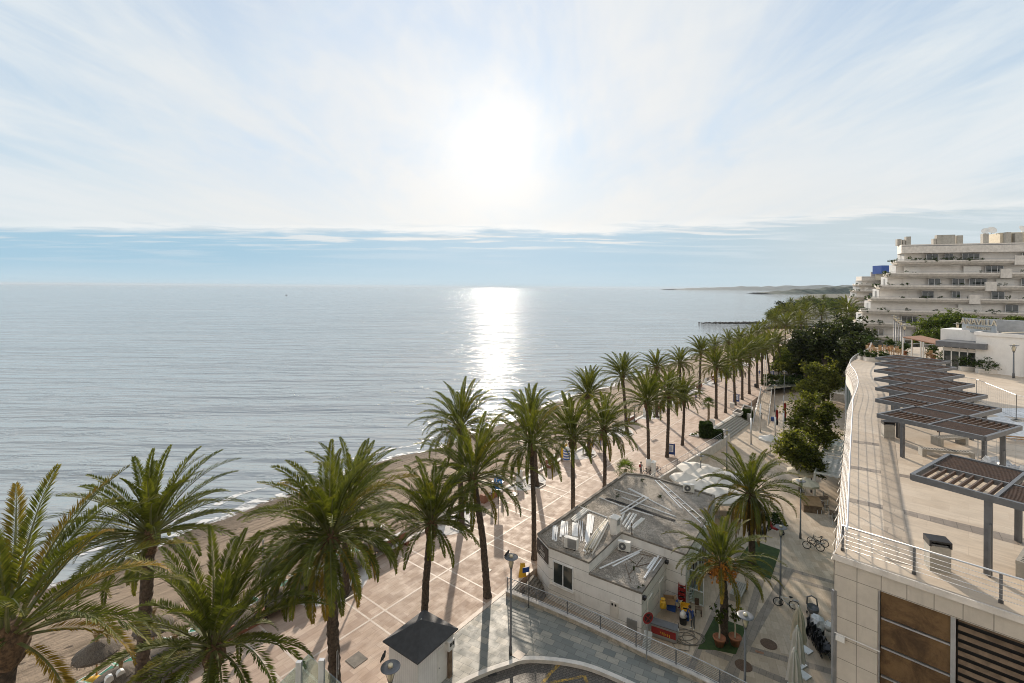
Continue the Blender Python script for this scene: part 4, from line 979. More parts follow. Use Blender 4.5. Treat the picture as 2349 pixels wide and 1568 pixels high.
# big very dark trees in front of the apartments
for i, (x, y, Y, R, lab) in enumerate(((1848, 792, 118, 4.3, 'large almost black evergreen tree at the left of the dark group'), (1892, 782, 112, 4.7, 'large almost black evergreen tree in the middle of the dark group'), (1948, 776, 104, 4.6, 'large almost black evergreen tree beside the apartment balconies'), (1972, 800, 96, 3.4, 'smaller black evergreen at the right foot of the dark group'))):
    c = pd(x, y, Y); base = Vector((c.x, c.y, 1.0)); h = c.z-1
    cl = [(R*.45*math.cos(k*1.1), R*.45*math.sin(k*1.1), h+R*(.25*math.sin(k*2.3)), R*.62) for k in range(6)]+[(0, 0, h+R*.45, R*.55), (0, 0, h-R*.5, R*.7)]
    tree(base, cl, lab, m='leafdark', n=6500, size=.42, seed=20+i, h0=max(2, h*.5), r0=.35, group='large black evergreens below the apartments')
# umbrella pines near the apartment building
for i, (x, y, Y, R, lab) in enumerate(((2190, 748, 88, 5.6, 'broad umbrella pine with a flat bright green crown below the balconies'), (2335, 750, 76, 3.6, 'dark pine crown at the right edge behind the white restaurant'), (2150, 775, 84, 3.2, 'lower lobe pine on the left side of the broad umbrella pine'))):
    c = pd(x, y, Y); base = Vector((c.x, c.y, 8)); h = c.z-8
    cl = [(R*.62*math.cos(k*.9), R*.62*math.sin(k*.9), h+R*.10*math.sin(k*2.1), R*.42) for k in range(7)]+[(0, 0, h+R*.2, R*.5), (R*.2, 0, h+.1*R, R*.4)]
    tree(base, cl, lab, m='leafpine', n=8500, size=.27, seed=30+i, h0=h*.7, r0=.28, flat=.35, name='umbrella_pine')
# far garden: individual trees and palms running away along the coast
FT = [leaf_mesh('crown', [(2.0*math.cos(k*1.25+s), 2.0*math.sin(k*1.25+s), 5.2+.9*math.sin(k*2.2+s), 2.2) for k in range(5)]+[(0, 0, 6.4, 2.0)], M[mm], 40+s, 1500, .42) for s, mm in ((0, 'leafmid'), (1, 'leafpine'), (2, 'leafdark'))]
FT2 = [leaf_mesh('crown', [(1.9*math.cos(k*1.25+q), 1.9*math.sin(k*1.25+q), 4.6+1.3*math.sin(k*2.2+q), 1.7) for k in range(6)]+[(0, 0, 6.2, 1.6), (.8, 0, 3.4, 1.5)], M[mm], 90+q, 4200, .33) for q, mm in ((0, 'leafmid'), (1, 'leafolive'))]
ft_tr = limbs([(1.5, 0, 4.8, 1), (-1, 1, 5, 1), (0, -1, 5, 1)], 3, .22, 1).build('trunk', M['twig']).data
bpy.data.objects.remove([o for o in bpy.data.objects if o.data == ft_tr][0])
def far_tree(p, k, sc_, label, rz):
    t = thing('tree', label, 'tree', tuple(p), 'trees of the coastal garden far behind', rz); link('trunk', ft_tr, t).scale = (sc_,)*3; link('crown', FT[k], t).scale = (sc_,)*3; return t
r = random.Random(12); cols = ['mid green', 'deep pine green', 'blackish']
far = []
for s, tt in [(136+11*i, 14.5+r.uniform(0, 26)) for i in range(15)]+[(150+12*i, 34+r.uniform(0, 22)) for i in range(13)]+[(118, 22), (124, 30), (131, 20), (140, 44), (148, 56)]:
    far.append(W(s, tt, .5))
for x, y, Y in ((1800, 712, 330), (1815, 705, 380), (1832, 700, 430), (1848, 697, 470), (1862, 694, 520), (1880, 692, 560), (1898, 690, 600), (1912, 688, 640), (1925, 687, 680), (1770, 722, 290), (1785, 717, 310), (1840, 706, 400), (1870, 700, 450), (1905, 696, 500), (1925, 695, 430), (1935, 688, 520), (1890, 700, 420), (1915, 706, 360), (1935, 704, 330)):
    p = pd(x, y, Y); p.z = 1.0; far.append(p)
for i, p in enumerate(far):
    sc_ = r.uniform(.8, 1.25)*(1 if p.y < 300 else 1.4); k = r.choice([0, 0, 1, 1, 2]); im = (p.x/p.y)
    where = 'beside the palm avenue' if p.y < 200 and im < .585 else 'in front of the far apartment block' if im > .66 else 'on the shore behind the avenue' if p.y < 320 else 'near the bend of the shoreline'
    far_tree(p, k, sc_, f'{cols[k]} coastal garden tree {where}', r.uniform(0, 6))
mid_ = [(1786, 862, .55, 'low bright tree at the edge of the promenade before the dark group'), (1808, 868, .6, 'leafy bright tree left of the garden hedge'), (1828, 868, .7, 'broad bright tree above the garden hedge'), (1853, 872, .75, 'bright tree between the garden hedge and the olive trees'), (1878, 868, .8, 'bright tree left of the curved terrace end'), (1905, 862, .85, 'bright tree touching the curved terrace end'), (1925, 868, .6, 'small bright tree right under the terrace curve'), (1800, 838, .8, 'tall bright tree at the left foot of the dark group'), (1840, 842, .85, 'tall bright tree in front of the dark group middle'), (1890, 838, .9, 'tall bright tree in front of the dark group right side')]
for i, (x, y, sc_, lab) in enumerate(mid_):
    t = thing('tree', lab, 'tree', tuple(px(x, y, .3)), 'bright trees of the garden behind the plaza', i*1.3); link('trunk', ft_tr, t).scale = (sc_,)*3; link('crown', FT2[i % 2], t).scale = (sc_,)*3
GP = 'palms of the coastal garden far behind'
for i, (x, y, Y, sc_) in enumerate(((1765, 722, 300, .9), (1771, 716, 320, .8), (1805, 715, 260, 1.5), (1822, 720, 225, 1.5), (1850, 718, 240, 1.5), (1778, 735, 190, 1.3), (1800, 745, 170, 1.35), (1838, 740, 180, 1.4), (1885, 722, 230, 1.4), (1843, 690, 420, 1.3), (1856, 688, 440, 1.3), (1866, 689, 460, 1.3), (1815, 694, 400, 1.2), (1890, 684, 520, 1.3), (1942, 712, 190, 1.5), (1952, 722, 170, 1.3))):
    top = pd(x, y, Y); base = Vector((top.x, top.y, .6))
    if top.z-base.z < 3: top.z = base.z+5
    palm(base, top, ('tall thin ' if i < 2 else '')+f'palm {"on the shore at the very end of the avenue" if i < 2 else "rising from the dark garden trees" if Y < 250 else "on the skyline of the far coastal garden"}', GP, CRF[i % 2], sc_, .22, .2, .3, rings=12)
# ================================================================ WHITE HUT WITH DARK ROOF
def hut():
    A, B, Cc, D = px(878, 1467, 2.55), px(957, 1520, 2.55), px(1050, 1439, 2.55), px(975, 1410, 2.55)
    c = (A+B+Cc+D)/4; c.z = 0; e = (Cc-B); e.z = 0; rz = math.atan2(e.y, e.x); w = e.length; f = (A-B); f.z = 0; dp = f.length
    t = thing('hut', 'small white boarded hut with a dark pyramid roof beside the turning road', 'hut', tuple(c), None, rz)
    b = MB(); b.box((0, 0, 1.25), (w-.5, dp-.5, 2.5)); b.build('wall', M['boards'], t)
    b = MB(); x, y = w/2, dp/2
    b.add([(-x, -y, 2.5), (x, -y, 2.5), (x, y, 2.5), (-x, y, 2.5), (-x, -y, 2.57), (x, -y, 2.57), (x, y, 2.57), (-x, y, 2.57), (0, 0, 3.45)], [(3, 2, 1, 0), (0, 1, 5, 4), (1, 2, 6, 5), (2, 3, 7, 6), (3, 0, 4, 7), (4, 5, 8), (5, 6, 8), (6, 7, 8), (7, 4, 8)])
    b.build('roof', M['roofslate'], t)
    b = MB(); b.ball((0, 0, 3.47), .05); b.build('roof_knob', M['galv'], t)
    for s in (-1, 1):
        b = MB(); b.box((s*(w/2-.25), -dp/2+.25, 1.25), (.09, .09, 2.5)); b.build('corner_board', M['whitepaint'], t)
    b = MB(); b.box((w*.17, -dp/2+.235, 1.05), (.8, .03, 2.05)); d = b.build('door', M['whitepaint'], t)
    b = MB(); b.ball((w*.17-.3, -dp/2+.2, 1.0), .035); b.build('handle', M['galv'], d)
    # electricity box on a brown duct at the side facing the street
    b = MB(); b.box((w*.32, -dp/2+.14, .85), (.22, .2, 1.7)); b.build('cable_duct', M['oldwood'], t)
    b = MB(); b.box((w*.32, -dp/2+.1, 1.95), (.5, .28, .55)); m_ = b.build('meter_box', M['whitepaint'], t)
    for k in (-.1, .1):
        b = MB(); b.box((w*.32+k, -dp/2-.045, 2.02), (.13, .02, .2)); b.build('meter_window', M['darkhole'], m_)
    return t
hut()
# ================================================================ WHITE BUILDING WITH GRAVEL ROOFS
ZU, ZLO = 2.9, 2.1
U0, U1, U2, U3 = px(1233, 1225, ZU), px(1259, 1254, ZU), px(1351, 1290, ZU), px(1426, 1221, ZU)
U4, U5, U6, U7, U8 = px(1573, 1272, ZU), px(1622, 1190, ZU), px(1640, 1137, ZU), px(1482, 1089, ZU), px(1434, 1085, ZU)
L0 = Vector((U2.x, U2.y, ZLO)); L1, L2, L3 = px(1472, 1360, ZLO), px(1537, 1280, ZLO), Vector((U3.x, U3.y, ZLO))
# where the low wing's right side meets the upper block's front wall
dd = (U4-U3); L2 = Vector((U3.x, U3.y, ZLO))+dd*((px(1537, 1270, ZLO)-U3).to_2d().dot(dd.to_2d())/dd.to_2d().length_squared)
WB = thing('white_building', 'low white beach building with flat gravel roofs on two levels', 'building', (8.5, 39, ZL))
def walls(poly, z0, z1, skip=()):
    b = MB()
    for i in range(len(poly)):
        if i in skip: continue
        p, q = poly[i], poly[(i+1) % len(poly)]; b.face((p.x, p.y, z0), (q.x, q.y, z0), (q.x, q.y, z1), (p.x, p.y, z1))
    return b
up = [U0, U1, U2, U3, U4, U5, U6, U7, U8]; lo = [L0, L1, L2, L3]
b = walls(up, ZL-.1, ZU-.12); b2 = walls(lo, ZL-.1, ZLO-.12, skip=(2, 3)); b.add(b2.v, b2.f)
b.build('wall', M['courses'], WB, world=True)
def parapet(poly, z, skip=(), wd=.22, h=.14):
    b = MB(); n = len(poly); c = sum(poly, Vector())/n
    a = sum(poly[i].x*poly[(i+1) % n].y-poly[(i+1) % n].x*poly[i].y for i in range(n)); sg = 1 if a > 0 else -1
    for i in range(n):
        if i in skip: continue
        p, q = poly[i], poly[(i+1) % n]; d = (q-p).normalized(); r = Vector((-d.y, d.x, 0))*sg
        b.prism([tuple((p-r*.03)[:2]), tuple((q-r*.03)[:2]), tuple((q+r*wd)[:2]), tuple((p+r*wd)[:2])], z-.12+.002*i, z+h-.12+.002*i)
    return b
parapet(up, ZU).build('roof_edge', M['darkconc'], WB, world=True, fix=True)
parapet(lo, ZLO, skip=(2, 3)).build('roof_edge', M['darkconc'], WB, world=True, fix=True)
b = MB(); b.face(*[Vector((p.x, p.y, ZU-.1)) for p in up]); b.build('roof', M['gravel'], WB, world=True)
b = MB(); b.face(*[Vector((p.x, p.y, ZLO-.1)) for p in lo]); b.build('roof', M['gravel'], WB, world=True)
# chimney with a louvred cowl
cb = px(1411, 1222, ZU); b = MB(); rz = math.atan2((U3-U2).y, (U3-U2).x)
b.box((cb.x, cb.y, ZU+.55), (.72, .6, 1.3), rz); ch = b.build('chimney', M['white'], WB, world=True)
b = MB(); b.box((cb.x, cb.y, ZU+1.24), (.82, .7, .1), rz); b.lathe([(.52, 1.29), (.05, 1.5)], (cb.x, cb.y, ZU), 4); b.build('cowl', M['whitepaint'], ch, world=True)
nrm_ = Vector((math.sin(rz), -math.cos(rz), 0))
for k in range(6):
    b = MB(); p = Vector((cb.x, cb.y, ZU+.72+k*.075))+nrm_*.31; b.box(p, (.5, .04, .03), rz); b.build('louvre', M['galv'], ch, world=True)
# black name board on the cut corner, palm-tree line drawing and lettering
p, q = U0, U1; d = (q-p).normalized(); n_ = Vector((d.y, -d.x, 0)); wdt = (q-p).length
t = thing('name_board', 'black name board with white lettering on the corner of the white building', 'sign', tuple((p+q)/2), None, math.atan2(d.y, d.x)); t.location.z = ZU-.85
b = MB(); b.box((0, -.04, 0), (wdt*.96, .06, 1.15)); b.build('panel', M['black'], t)
def text(body, parent, loc, size, m, rot=(PI/2, 0, 0), name='lettering', ext=.004, align='CENTER'):
    cu = bpy.data.curves.new(name, 'FONT'); cu.body = body; cu.size = size; cu.extrude = ext; cu.align_x = align; cu.align_y = 'CENTER'
    o = bpy.data.objects.new(name, cu); C.objects.link(o); dg = bpy.context.evaluated_depsgraph_get(); me = bpy.data.meshes.new_from_object(o.evaluated_get(dg))
    bpy.data.objects.remove(o); me.materials.clear(); me.materials.append(m); o = link(name, me, parent); o.location = loc; o.rotation_euler = rot; return o
text('LA RED', t, (-.05, -.08, -.14), .34, M['whitepaint']); text('SONIDO', t, (.05, -.08, -.40), .17, M['whitepaint'])
b = MB()
for k in range(7):
    a = math.radians(15+25*k); b.beam((0, -.078, .08), (.33*math.cos(a), -.078, .08+.33*math.sin(a)), .012, .006, up=(0, 1, 0))
b.build('line_drawing', M['whitepaint'], t)
# sliding window with sill
def on_wall(p, q, f, z, out=.02):
    d = (q-p).normalized(); n_ = Vector((d.y, -d.x, 0)); r = p.lerp(q, f); return Vector((r.x, r.y, z))+n_*out, math.atan2(d.y, d.x)
def window(root, p, q, f0, f1, z0, z1, leafs=2, m='paneglass', fm='whitemetal', sill=True):
    a, rz = on_wall(p, q, (f0+f1)/2, (z0+z1)/2, 0); w = (q-p).length*(f1-f0); h = z1-z0; n_ = Vector((math.sin(rz), -math.cos(rz), 0))
    b = MB(); b.box(a+n_*.015, (w, .02, h), rz); fr = b.build('window', M[m], root, world=True)
    b = MB(); X = Vector((math.cos(rz), math.sin(rz), 0))
    for k in range(leafs+1): b.box(a+n_*.035+X*(w*(k/leafs-.5)), (.07, .07, h+.07), rz)
    for s in (-.5, .5): b.box(a+n_*.037+Vector((0, 0, s*h)), (w-.072, .07, .07), rz)
    b.build('frame', M[fm], fr, world=True)
    if sill: b = MB(); b.box(a+n_*.1+Vector((0, 0, -h/2-.1)), (w+.3, .26, .08), rz); b.build('sill', M['stone'], fr, world=True)
    return fr
window(WB, U1, U2, .13, .62, ZL+1.5, ZL+3.15)
lw = (L1-L0).length
for f, z0, z1, w_, lab in ((.5, -.35, .75, .62, 0), (.83, -.75, .0, .72, 1)):
    a, rz = on_wall(L0, L1, f, (z0+z1)/2+.0, .03); b = MB(); b.box(a, (w_, .07, z1-z0), rz); mb_ = b.build('meter_cabinet' if not lab else 'vent_panel', M['galv' if lab else 'stone'], WB, world=True)
    if not lab:
        for k in (-.12, .12): b = MB(); b.box(a+Vector((math.cos(rz)*k, math.sin(rz)*k, .35))+Vector((math.sin(rz), -math.cos(rz), 0))*.04, (.13, .02, .16), rz); b.build('meter_window', M['darkhole'], mb_, world=True)
# service bay on the right side: recessed door frames and flood lamps
for f in (.3, .78):
    a, rz = on_wall(L1, L2, f, ZL+1.1, .02); b = MB(); b.box(a, (.95, .06, 2.2), rz); b.build('door', M['whitepaint'], WB, world=True)
for p, q, f, z in ((L1, L2, .02, ZLO-.35), (L1, L2, .93, ZLO-.1)):
    a, rz = on_wall(p, q, f, z, .16); b = MB(); b.box(a, (.3, .2, .2), rz); fl = b.build('flood_lamp', M['black'], WB, world=True); b = MB(); b.box(a+Vector((0, 0, .08))-Vector((math.sin(rz), -math.cos(rz), 0))*.1, (.05, .2, .04), rz); b.build('bracket', M['black'], fl, world=True)
# glazed front of the upper block facing the plaza
window(WB, U4, U5, .12, .5, ZL+.15, ZL+2.7, 3, sill=False); window(WB, U4, U5, .56, .95, ZL+.15, ZL+2.7, 3, sill=False)
window(WB, U5, U6, .1, .5, ZL+.15, ZL+2.7, 2, sill=False)
a, rz = on_wall(U4, U5, .14, ZL+1.3, .55); t = thing('glass_door', 'glass door leaf standing open at the plaza side of the white building', 'door', (a.x, a.y, ZL), None, rz+PI*.5)
b = MB(); b.box((0, 0, 1.3), (1.0, .02, 2.35)); b.build('pane', M['glass'], t)
b = MB(); [b.box(c_, s_) for c_, s_ in (((-.53, 0, 1.3), (.07, .06, 2.5)), ((.53, 0, 1.3), (.07, .06, 2.5)), ((0, 0, 2.52), (.99, .06, .07)), ((0, 0, .08), (.99, .06, .1)), ((0, 0, 1.1), (.99, .06, .08)))]; b.build('frame', M['whitemetal'], t)
b = MB(); b.tube([(.45, -.06, 1.0), (.45, -.06, 1.3)], .02, 6); b.build('handle', M['steel'], t)
# side steps down from the street and triangular bed at the cut corner
t = thing('side_steps', 'narrow grey steps descending beside the white building behind the street rail', 'steps', tuple(px(1240, 1330, ZL)))
s0, s1 = px(1222, 1318, 0), px(1262, 1352, ZL+.1); wdv = (px(1212, 1345, 0)-px(1235, 1315, 0)); wdv.z = 0; wdv = wdv.normalized()
b = MB(); dv = (s1-s0); dv.z = 0; ds = dv/7
for k in range(7):
    p = s0+ds*k; q = p+ds; r = wdv*1.5; b.prism([tuple(v[:2]) for v in (p, q, q+r, p+r)], ZL, ZP-.03-k*.17)
b.build('step_block', M['darkconc'], t, world=True, fix=True)
t = planter('planter', 'small white triangular planter of dark soil at the cut corner of the white building', [px(1237, 1302, 0), px(1249, 1300, 0), px(1268, 1335, 0), px(1240, 1318, 0)], ZL, .25, 'white')
# ---------------------------------------------------------------- things lying on the gravel roof
GB = 'white strips and tubes lying on the gravel roof'
def bar(x0, y0, x1, y1, w=.12, h=.05, m='whitemetal', z=ZU, label='', lift=0.0, group=GB, name='metal_strip', cat='metal strip'):
    p, q = px(x0, y0, z-.1), px(x1, y1, z-.1); p.z = q.z = z-.1+h/2+.012+lift; c = (p+q)/2
    o = thing  # one mesh, one thing
    b = MB(); b.beam(p-c, q-c, w, h); b.beam(p-c+Vector((0, 0, h*.5)), q-c+Vector((0, 0, h*.5)), w*.2, h*.6)
    ob = b.build(name, M[m]); ob.location = c; return tag(ob, label, cat, group)
S = lambda X, Y: (1174.5+X*.19508, 1076.6+Y*.19508)
LA = 'short white metal strip in the row left of the air conditioner on the gravel roof'
for a in ((490, 665, 480, 838), (512, 668, 500, 845), (533, 685, 512, 855), (590, 612, 570, 805), (613, 620, 597, 785), (642, 622, 625, 820), (650, 622, 640, 810), (722, 632, 716, 790)): bar(*S(*a[:2]), *S(*a[2:]), .16, .04, label=LA)
LB_ = 'thin white metal strip between the air conditioner and the bundle on the gravel roof'
for a in ((782, 612, 808, 855), (800, 612, 820, 800), (828, 618, 828, 855)): bar(*S(*a[:2]), *S(*a[2:]), .06, .05, label=LB_)
bar(*S(755, 640), *S(748, 800), .34, .06, label='broad short white panel behind the air conditioner on the gravel roof')
bar(*S(912, 540), *S(880, 870), .36, .07, label='broad long white panel left of the big bundle on the gravel roof'); bar(*S(955, 555), *S(925, 760), .22, .05, label='second white panel fanned out beside the broad long one')
bar(*S(905, 860), *S(850, 990), .24, .06, label='white panel end reaching the roof edge below the broad long one', lift=.1)
LC = 'long white rail lying across the far half of the gravel roof'
for a in ((1030, 340, 1250, 425), (1250, 430, 1660, 555), (1200, 240, 1500, 335), (1290, 335, 1925, 565), (1365, 235, 1870, 495), (1380, 232, 1600, 345), (1680, 135, 1995, 470), (800, 450, 1120, 575)): bar(*S(*a[:2]), *S(*a[2:]), .11, .06, label=LC)
bar(*S(1545, 340), *S(1270, 520), .1, .06, label='white rail leaning from the crossing rails to the chimney, farther one', lift=.12); bar(*S(1605, 365), *S(1280, 560), .1, .06, label='white rail leaning from the crossing rails to the chimney, nearer one', lift=.2)
bar(*S(1105, 345), *S(1915, 610), .34, .04, 'rubber', label='long black strip lying between white rails on the gravel roof', group=None, name='rubber_strip', cat='strip')
LD = 'bleached tube lying near the left parapet of the gravel roof'
for a in ((860, 470, 700, 600), (875, 480, 715, 615), (890, 495, 735, 630)): bar(*S(*a[:2]), *S(*a[2:]), .14, .1, 'whitepaint', label=LD)
LE = 'bleached tube on the gravel roof right of the chimney'
for a in ((1390, 530, 1300, 670), (1430, 535, 1330, 700), (1460, 545, 1360, 720), (1530, 590, 1400, 700), (1555, 595, 1420, 715), (1320, 520, 1285, 620)): bar(*S(*a[:2]), *S(*a[2:]), .15, .12, 'whitepaint', label=LE)
LF = 'white strip on the lower gravel roof beside the service bay'
for a in ((1685, 1045, 1590, 1180), (1728, 1025, 1555, 1290), (1762, 1065, 1665, 1205)): bar(*S(*a[:2]), *S(*a[2:]), .14, .06, z=ZLO, label=LF)
LG = 'long white strip crossing the left half of the lower gravel roof'
for a in ((1550, 945, 1030, 1175), (1500, 985, 1185, 1150)): bar(*S(*a[:2]), *S(*a[2:]), .12, .05, z=ZLO, label=LG)
LH = 'broken brown rod among rubbish on the lower gravel roof'
for a in ((1330, 1110, 1400, 1330), (1350, 1040, 1460, 1120), (1380, 1240, 1540, 1040), (1500, 1000, 1640, 1030), (1430, 1160, 1700, 1090)): bar(*S(*a[:2]), *S(*a[2:]), .035, .03, 'oldwood', z=ZLO, label=LH, group='broken rods on the lower gravel roof', name='rod', cat='rod')
# big bundle of canvas and poles
p, q = px(*S(1125, 600), ZU), px(*S(890, 990), ZU); c = (p+q)/2; t = thing('awning_bundle', 'big bundle of rolled cream awnings and poles lying against the chimney', 'awning bundle', tuple(c)); r = random.Random(9)
d = (q-p); d.z = 0; sd = Vector((-d.y, d.x, 0)).normalized()
for k in range(9):
    o = sd*((k % 5)-2)*.13+Vector((0, 0, -.02+.13*(k//5))); f0 = r.uniform(0, .12); f1 = r.uniform(.9, 1.05); b = MB()
    b.tube([p-c+d*f0+o*.6, p-c+d*.5+o*1.1+Vector((0, 0, .03)), p-c+d*f1+o*1.25], [.055, .085, .07], 7); b.build('awning_roll', M['canvas' if k % 3 else 'beige'], t, smooth=True)
# ladder-like white frame
p0, p1, p2, p3 = px(*S(1685, 135), ZU-.05), px(*S(1730, 133), ZU-.05), px(1620, 1212, ZU-.05), px(1632, 1207, ZU-.05)
t = thing('ladder', 'long white ladder lying on the far right of the gravel roof', 'ladder', tuple(p0)); b = MB(); b.beam(p0, p2, .07, .06); b.beam(p1, p3, .07, .06)
for k in range(8): b.beam(p0.lerp(p2, (k+.1)/7.4), p1.lerp(p3, (k+.1)/7.4), .05, .04)
b.build('ladder_frame', M['whitemetal'], t, world=True)
def acunit(loc, rz, label, w=.85, h=.62, d=.34, rear=False):
    t = thing('air_conditioner', label, 'air conditioner', tuple(loc), None, rz)
    b = MB(); b.box((0, 0, h/2+.08), (w, d, h)); b.build('casing', M['whitepaint'], t)
    for x in (-w*.32, w*.32): b = MB(); b.box((x, 0, .04), (.08, d+.06, .08)); b.build('foot', M['black'], t)
    if rear: b = MB(); b.box((w*.12, -d/2-.008, h/2+.08), (w*.66, .016, h*.88)); b.build('coil', M['galv'], t)
    else:
        b = MB(); b.tube([(-w*.14, -d/2-.006, h/2+.08), (-w*.14, -d/2-.02, h/2+.08)], h*.4, 20); g = b.build('fan_grille', M['greymetal'], t)
        b = MB(); b.tube([(-w*.14, -d/2-.021, h/2+.08), (-w*.14, -d/2-.03, h/2+.08)], h*.13, 12); b.build('fan_hub', M['whitepaint'], g)
    return t
acunit(px(*S(695, 935), ZU-.1), math.radians(-27), 'white air conditioner seen from its dark coil side on the upper gravel roof', 1.05, .78, .4, True)
acunit(px(*S(1320, 965), ZLO-.1), math.radians(-22), 'white air conditioner with round fan in the corner of the lower gravel roof', .95, .72)
acunit(px(1580, 1130, ZU-.1), math.radians(-14), 'white air conditioner with round fan at the far edge of the upper gravel roof', 1.0, .75)
p = px(*S(1400, 900), ZLO-.1); t = thing('antenna_pole', 'thin black pole with small boxes rising from the lower gravel roof', 'antenna', tuple(p)); b = MB(); b.tube([(0, 0, 0), (.02, 0, 1.85)], .025, 6); b.build('pole', M['black'], t); b = MB(); b.box((.03, 0, 1.7), (.12, .12, .14)); b.build('junction_box', M['oldwood'], t); b = MB(); b.box((.06, 0, .95), (.1, .1, .12)); b.build('junction_box', M['oldwood'], t)
for i, (X, Y, z, lab) in enumerate(((1240, 320, ZU, 'green weed clump growing on the far gravel roof by the black strip'), (1530, 145, ZU, 'small weed tuft near the far edge of the gravel roof'), (1740, 335, ZU, 'dry weed tuft left of the white ladder'), (1430, 1170, ZLO, 'weed clump among rods on the lower gravel roof'), (860, 450, ZU, 'moss tuft along the left parapet'), (1505, 1410, ZLO, 'reddish weed tuft at the front corner of the lower gravel roof'))):
    o = link('weed_tuft', leaf_mesh('weed_tuft', [(0, 0, .08, .24)], M['hedge'], 50+i, 90, .06)); o.location = px(*S(X, Y), z-.1); tag(o, lab, 'weed')
# ================================================================ TERRACE BLOCK WITH PERGOLAS
T0 = Vector((11.45, 16.75, ZT)); TE = T0+Vector((.718, -.696, 0)).normalized()*26
edge = [T0, px(1929.5, 1090, ZT), px(1943.7, 942, ZT), px(1958, 900, ZT), px(1952, 872, ZT), px(1943, 858, ZT), px(1941, 848, ZT), px(1946, 838, ZT), px(1957, 829, ZT), px(1975, 820, ZT), px(1990, 809, ZT), px(1992, 797, ZT)]
back = [Vector((72, 78, ZT)), Vector((150, 84, ZT)), Vector((150, -20, ZT)), TE]
TB = thing('terrace_building', 'pale stone building whose flat roof is a paved terrace with pergolas', 'building', (30, 30, ZL))
poly = edge+back
b = MB(); n = len(poly)
for i in range(n):
    p, q = poly[i], poly[(i+1) % n]
    if i < len(edge)-1: continue
    if i == n-1: continue
    b.face((p.x, p.y, ZL-.2), (q.x, q.y, ZL-.2), (q.x, q.y, ZT-.02), (p.x, p.y, ZT-.02))
b.build('wall', M['white'], TB, world=True)
b = MB(); b.face(*[Vector((p.x, p.y, ZT)) for p in poly]); b.build('terrace_deck', M['deckpave'], TB, world=True)
# seaward face: slab edge, then green glass set back, then concrete plinth
def face_strip(P, z0, z1, inset, m, nm):
    b = MB()
    for p, q in zip(P, P[1:]):
        d = (q-p).normalized(); r = Vector((d.y, -d.x, 0))*inset
        b.face((p.x+r.x, p.y+r.y, z0), (q.x+r.x, q.y+r.y, z0), (q.x+r.x, q.y+r.y, z1), (p.x+r.x, p.y+r.y, z1))
    return b.build(nm, M[m], TB, world=True)
el = smoothline(edge[2:], 4); el = edge[:2]+el
face_strip(el, ZT-1.3, ZT-.001, -.02, 'stone', 'slab_edge'); face_strip(el, ZL-.2, ZT-1.3, .12, 'greenglass', 'glass_facade')
for k in range(0, len(el), 2):
    b = MB(); p = el[k]; b.box((p.x, p.y, (ZT-1.3+ZL)/2), (.12, .12, ZT-1.3-ZL)); b.build('mullion', M['galv'], TB, world=True)
# front facade in stone panels with rusted panels and louvres
fd = (TE-T0).normalized(); frz = math.atan2(fd.y, fd.x)
fac = bpy.data.objects.new('facade_frame', None)
def facade_local(name, mb, m, par=TB):
    o = mb.build(name, m, par); o.location = T0-Vector(TB.location); o.rotation_euler = (0, 0, frz); return o
b = MB(); H = ZT-ZL+.3
xs = [0, 1.22]; b.box((.61, .2, -H/2-.38), (1.22, .4, H-.76)); b.box((11.2, .2, -.489), (22.4, .4, .54)); b.box((18, .2, -H/2), (9, .4, H-1.6))
facade_local('stone_front', b, M['facade'])
b = MB(); b.box((11.4, .18, -.11), (22.9, .5, .2)); facade_local('coping', b, M['stone'])
def subl(name, mb, m, par): return mb.build(name, m, par)
for k in range(3):
    x0 = 1.26+k*1.9
    if k == 0:
        for r_ in range(8):
            b = MB(); b.box((x0+.89, .26, -.78-.47-r_*.97), (1.74, .06, .90)); facade_local('rusted_panel', b, M['rust'])
    else:
        b = MB()
        for r_ in range(28): b.beam((x0+.02, .22, -.86-r_*.26), (x0+1.8, .22, -.86-r_*.26), .03, .13, up=(0, .6, 1))
        facade_local('louvre_bank', b, M['oldwood'])
        b = MB(); b.box((x0+.9, .36, -4.6), (1.8, .02, 7.7)); facade_local('dark_backing', b, M['darkhole'])
    b = MB(); b.box((x0+1.81, .2, -4.6), (.12, .14, 7.66)); facade_local('mullion', b, M['galv'])
b = MB(); b.box((1.24, .2, -4.6), (.05, .14, 7.66)); facade_local('mullion', b, M['galv'])
for r_ in range(8): b = MB(); b.box((2.15, .21, -.77-r_*.97), (1.70, .1, .05)); facade_local('transom_rail', b, M['galv'])
# cable duct with a small box on the front
b = MB(); b.tube([(0.02, -.05, -2.75), (1.3, -.05, -2.75)], .02, 6); cd = facade_local('cable_duct', b, M['whitepaint']); b = MB(); b.box((.2, -.09, -2.86), (.26, .1, .17)); b.build('junction_box', M['whitepaint'], cd)
# stone bands and darker stripes in the deck
b = MB()
def dband(pts, z=ZT+.004):
    b.face(*[Vector((p.x, p.y, z)) for p in (px(x, y, ZT) for x, y in pts)])
dband([(1941, 1141), (2074, 1170), (2076, 1181), (1940, 1150)]); dband([(2074.5, 1170), (2349, 1235), (2420, 1252), (2420, 1275), (2349, 1254), (2076.5, 1181)], ZT+.004)
dband([(1950, 1068), (2062, 1087), (2063, 1094), (1949, 1075)]); dband([(1957, 1010), (2045, 1022), (2046, 1028), (1956, 1016)]); dband([(2062.5, 1087), (2110, 1096), (2111, 1103), (2063.5, 1094)])
struct('terrace_bands', b, M['greyband'])
b = MB(); dband([(2011, 905), (2029, 905), (2051, 1003), (2071, 1165), (2090, 1255), (2098, 1300), (2036, 1286), (2030, 1236), (2024, 1143), (2016, 1000)], ZT+.010)
struct('terrace_long_band', b, M['deckband'])
